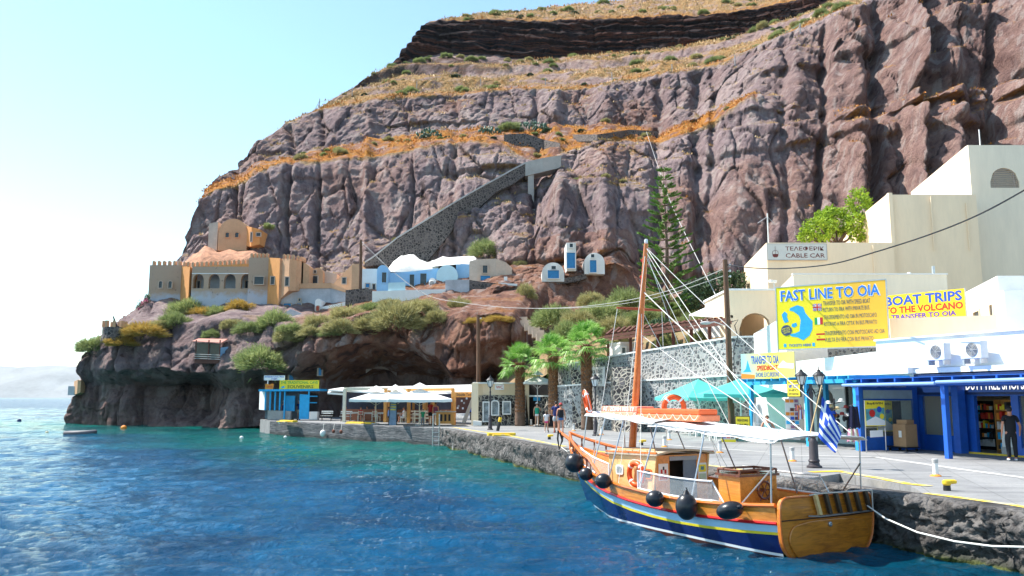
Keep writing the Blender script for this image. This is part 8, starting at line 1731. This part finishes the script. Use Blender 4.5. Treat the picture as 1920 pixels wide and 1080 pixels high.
Wt=cl('white_cotton',(.75,.75,.76)); Nv=cl('navy_cotton',(.02,.03,.14)); Bk=cl('black_cotton',(.012,.012,.016)); Gn=cl('green_cotton',(.02,.32,.20)); Rd=cl('red_cotton',(.50,.03,.03)); Dn=cl('denim_blue',(.05,.13,.34)); Lg=cl('pale_grey_cotton',(.42,.46,.50)); Kh=cl('khaki_cotton',(.55,.48,.33)); Pk=cl('pink_cotton',(.65,.06,.22)); Aq=cl('aqua_cotton',(.30,.60,.62)); Dg=cl('dark_green_cotton',(.01,.17,.07)); Cr=cl('coral_cotton',(.55,.22,.20)); Bl=cl('light_blue_cotton',(.20,.32,.62))
AW=R(180)
person(G(1899,864),R(-15)+AW,1.72,'man in black polo and trousers standing with his back turned at duty free window',Bk,Bk,HAIRD,shorts=False,skin=SKIN2,armR=[(.30,-.02,1.12),(.33,-.20,.92)],shoe=Wt,wide=1.08)
person(G(1052,813),AW,1.68,'woman in black top, denim shorts and red cap walking away beside the pushchair family',Bk,Dn,HAIRB,shorts='s',sleeve=False,hat=cl('red_cap_cloth',(.5,.05,.06)),skin=SKIN2,stride=.3)
person(G(1043,811.5),AW,1.80,'man in navy shirt and grey shorts walking away pushing a black pushchair',Nv,Lg,HAIRD,skin=SKIN2,armL=[(.26,-.08,1.15),(.22,-.30,1.02)],armR=[(.26,-.08,1.15),(.22,-.30,1.02)],stride=.35,wide=1.08,shoe=Rd)
person(G(1024.5,811),AW+.2,1.25,'girl in white shirt and pink shorts walking away at the left of the family',Wt,Pk,HAIRB,shorts='s',skin=SKIN,stride=.3,longhair=True,shoe=Wt)
person(G(1007,800),AW-.3,1.66,'woman in green sleeveless top, white shorts and white cap at the dark shopfront',Gn,Wt,HAIRB,shorts='s',sleeve=False,hat=Wt,skin=SKIN,armR=[(.28,-.05,1.18),(.2,-.22,1.22)])
o=thing('pushchair','black folding pushchair in front of the man in the navy shirt','pushchair',G(1034,810.5),AW)
MB().hexa([(-.2,-.1,.35),(.2,-.1,.35),(.2,.25,.35),(-.2,.25,.35),(-.2,.0,.95),(.2,.0,.95),(.2,.12,1.0),(-.2,.12,1.0)]).build('seat',Bk,o); MB().tube([(-.2,.35,.05),(-.2,.1,.5),(-.2,.35,1.05),(.2,.35,1.05),(.2,.1,.5),(.2,.35,.05)],.018,5).tube([(-.2,.1,.5),(-.2,-.35,.06)],.015,5).tube([(.2,.1,.5),(.2,-.35,.06)],.015,5).build('frame',STEEL,o)
for x_ in (-.2,.2):
    for y_ in (-.35,.35): MB().tube([(x_-.03,y_,.07),(x_+.03,y_,.07)],.075,10).build('wheel',BLACK,o)
person(G(531,787.5),R(160),1.70,'woman in dark vest and denim shorts with a white cap by the souvenir kiosk counter',Nv,Dn,HAIRF,shorts='s',sleeve=False,hat=Wt,skin=SKIN2)
person(G(560,787.5),R(-20),1.74,'man in navy polo and khaki shorts with grey hair at the bright blue door',Nv,Kh,M('hair_grey',(.5,.5,.5),.6,.1,9),skin=SKIN)
person(G(807,796.5),R(150),1.78,'man in red t-shirt and dark shorts standing at the top of the quay ladder',Rd,Bk,HAIRB,skin=SKIN2)
person(G(816.5,797),R(170),1.68,'woman in plum vest, white shorts and straw hat next to the man in red',cl('plum_cotton',(.25,.05,.12)),Wt,HAIRB,shorts='s',sleeve=False,hat=MATS['straw'],skin=SKIN2)
person(G(792.5,800),R(20),1.22,'boy in green shirt standing at the edge of the far quay',Dg,cl('grey_trousers',(.15,.15,.16)),HAIRD,shorts=False)
for px,py,rz,tp,bt,hr,lab in ((676,790.5,30,Rd,Bk,HAIRD,'diner in bright red shirt seated with his back to the sea'),(688,788,-60,Bl,Kh,HAIRB,'diner in light blue shirt seated behind the second table'),(703,790,100,Cr,Wt,HAIRF,'diner in coral top seated at the third table'),(716,787,10,Cr,Bk,HAIRB,'red haired diner seated facing out in the back row'),(729,792,95,Bl,Bk,HAIRD,'diner in blue striped shirt seated left of the menu easel'),(757,792.5,-90,Wt,Lg,HAIRB,'diner in white shirt leaning on the table under the largest parasol'),(648,788,60,Bl,Nv,HAIRD,'diner in pale blue shirt seated beside the left timber post'),(776,789,0,Cr,Bk,HAIRB,'diner in coral shirt behind the slatted fence')):
    person(G(px,py),R(rz),1.68,lab,tp,bt,hr,pose='sit',shorts=True,skin=SKIN2,armL=[(.24,-.12,1.16),(.16,-.36,1.18)],armR=[(.24,-.12,1.16),(.16,-.36,1.18)],grp=None)
person(X(1440,37.6,Q)+Vector((0,0,0)),R(-10),1.66,'woman in aqua top and sunglasses seated in the gift shop doorway',Aq,Bk,HAIRB,pose='sit',shorts=False,sleeve=False,skin=SKIN2,armL=[(.34,-.05,1.12),(.24,-.2,.98)],armR=[(.30,-.08,1.14),(.2,-.3,1.0)],longhair=True)
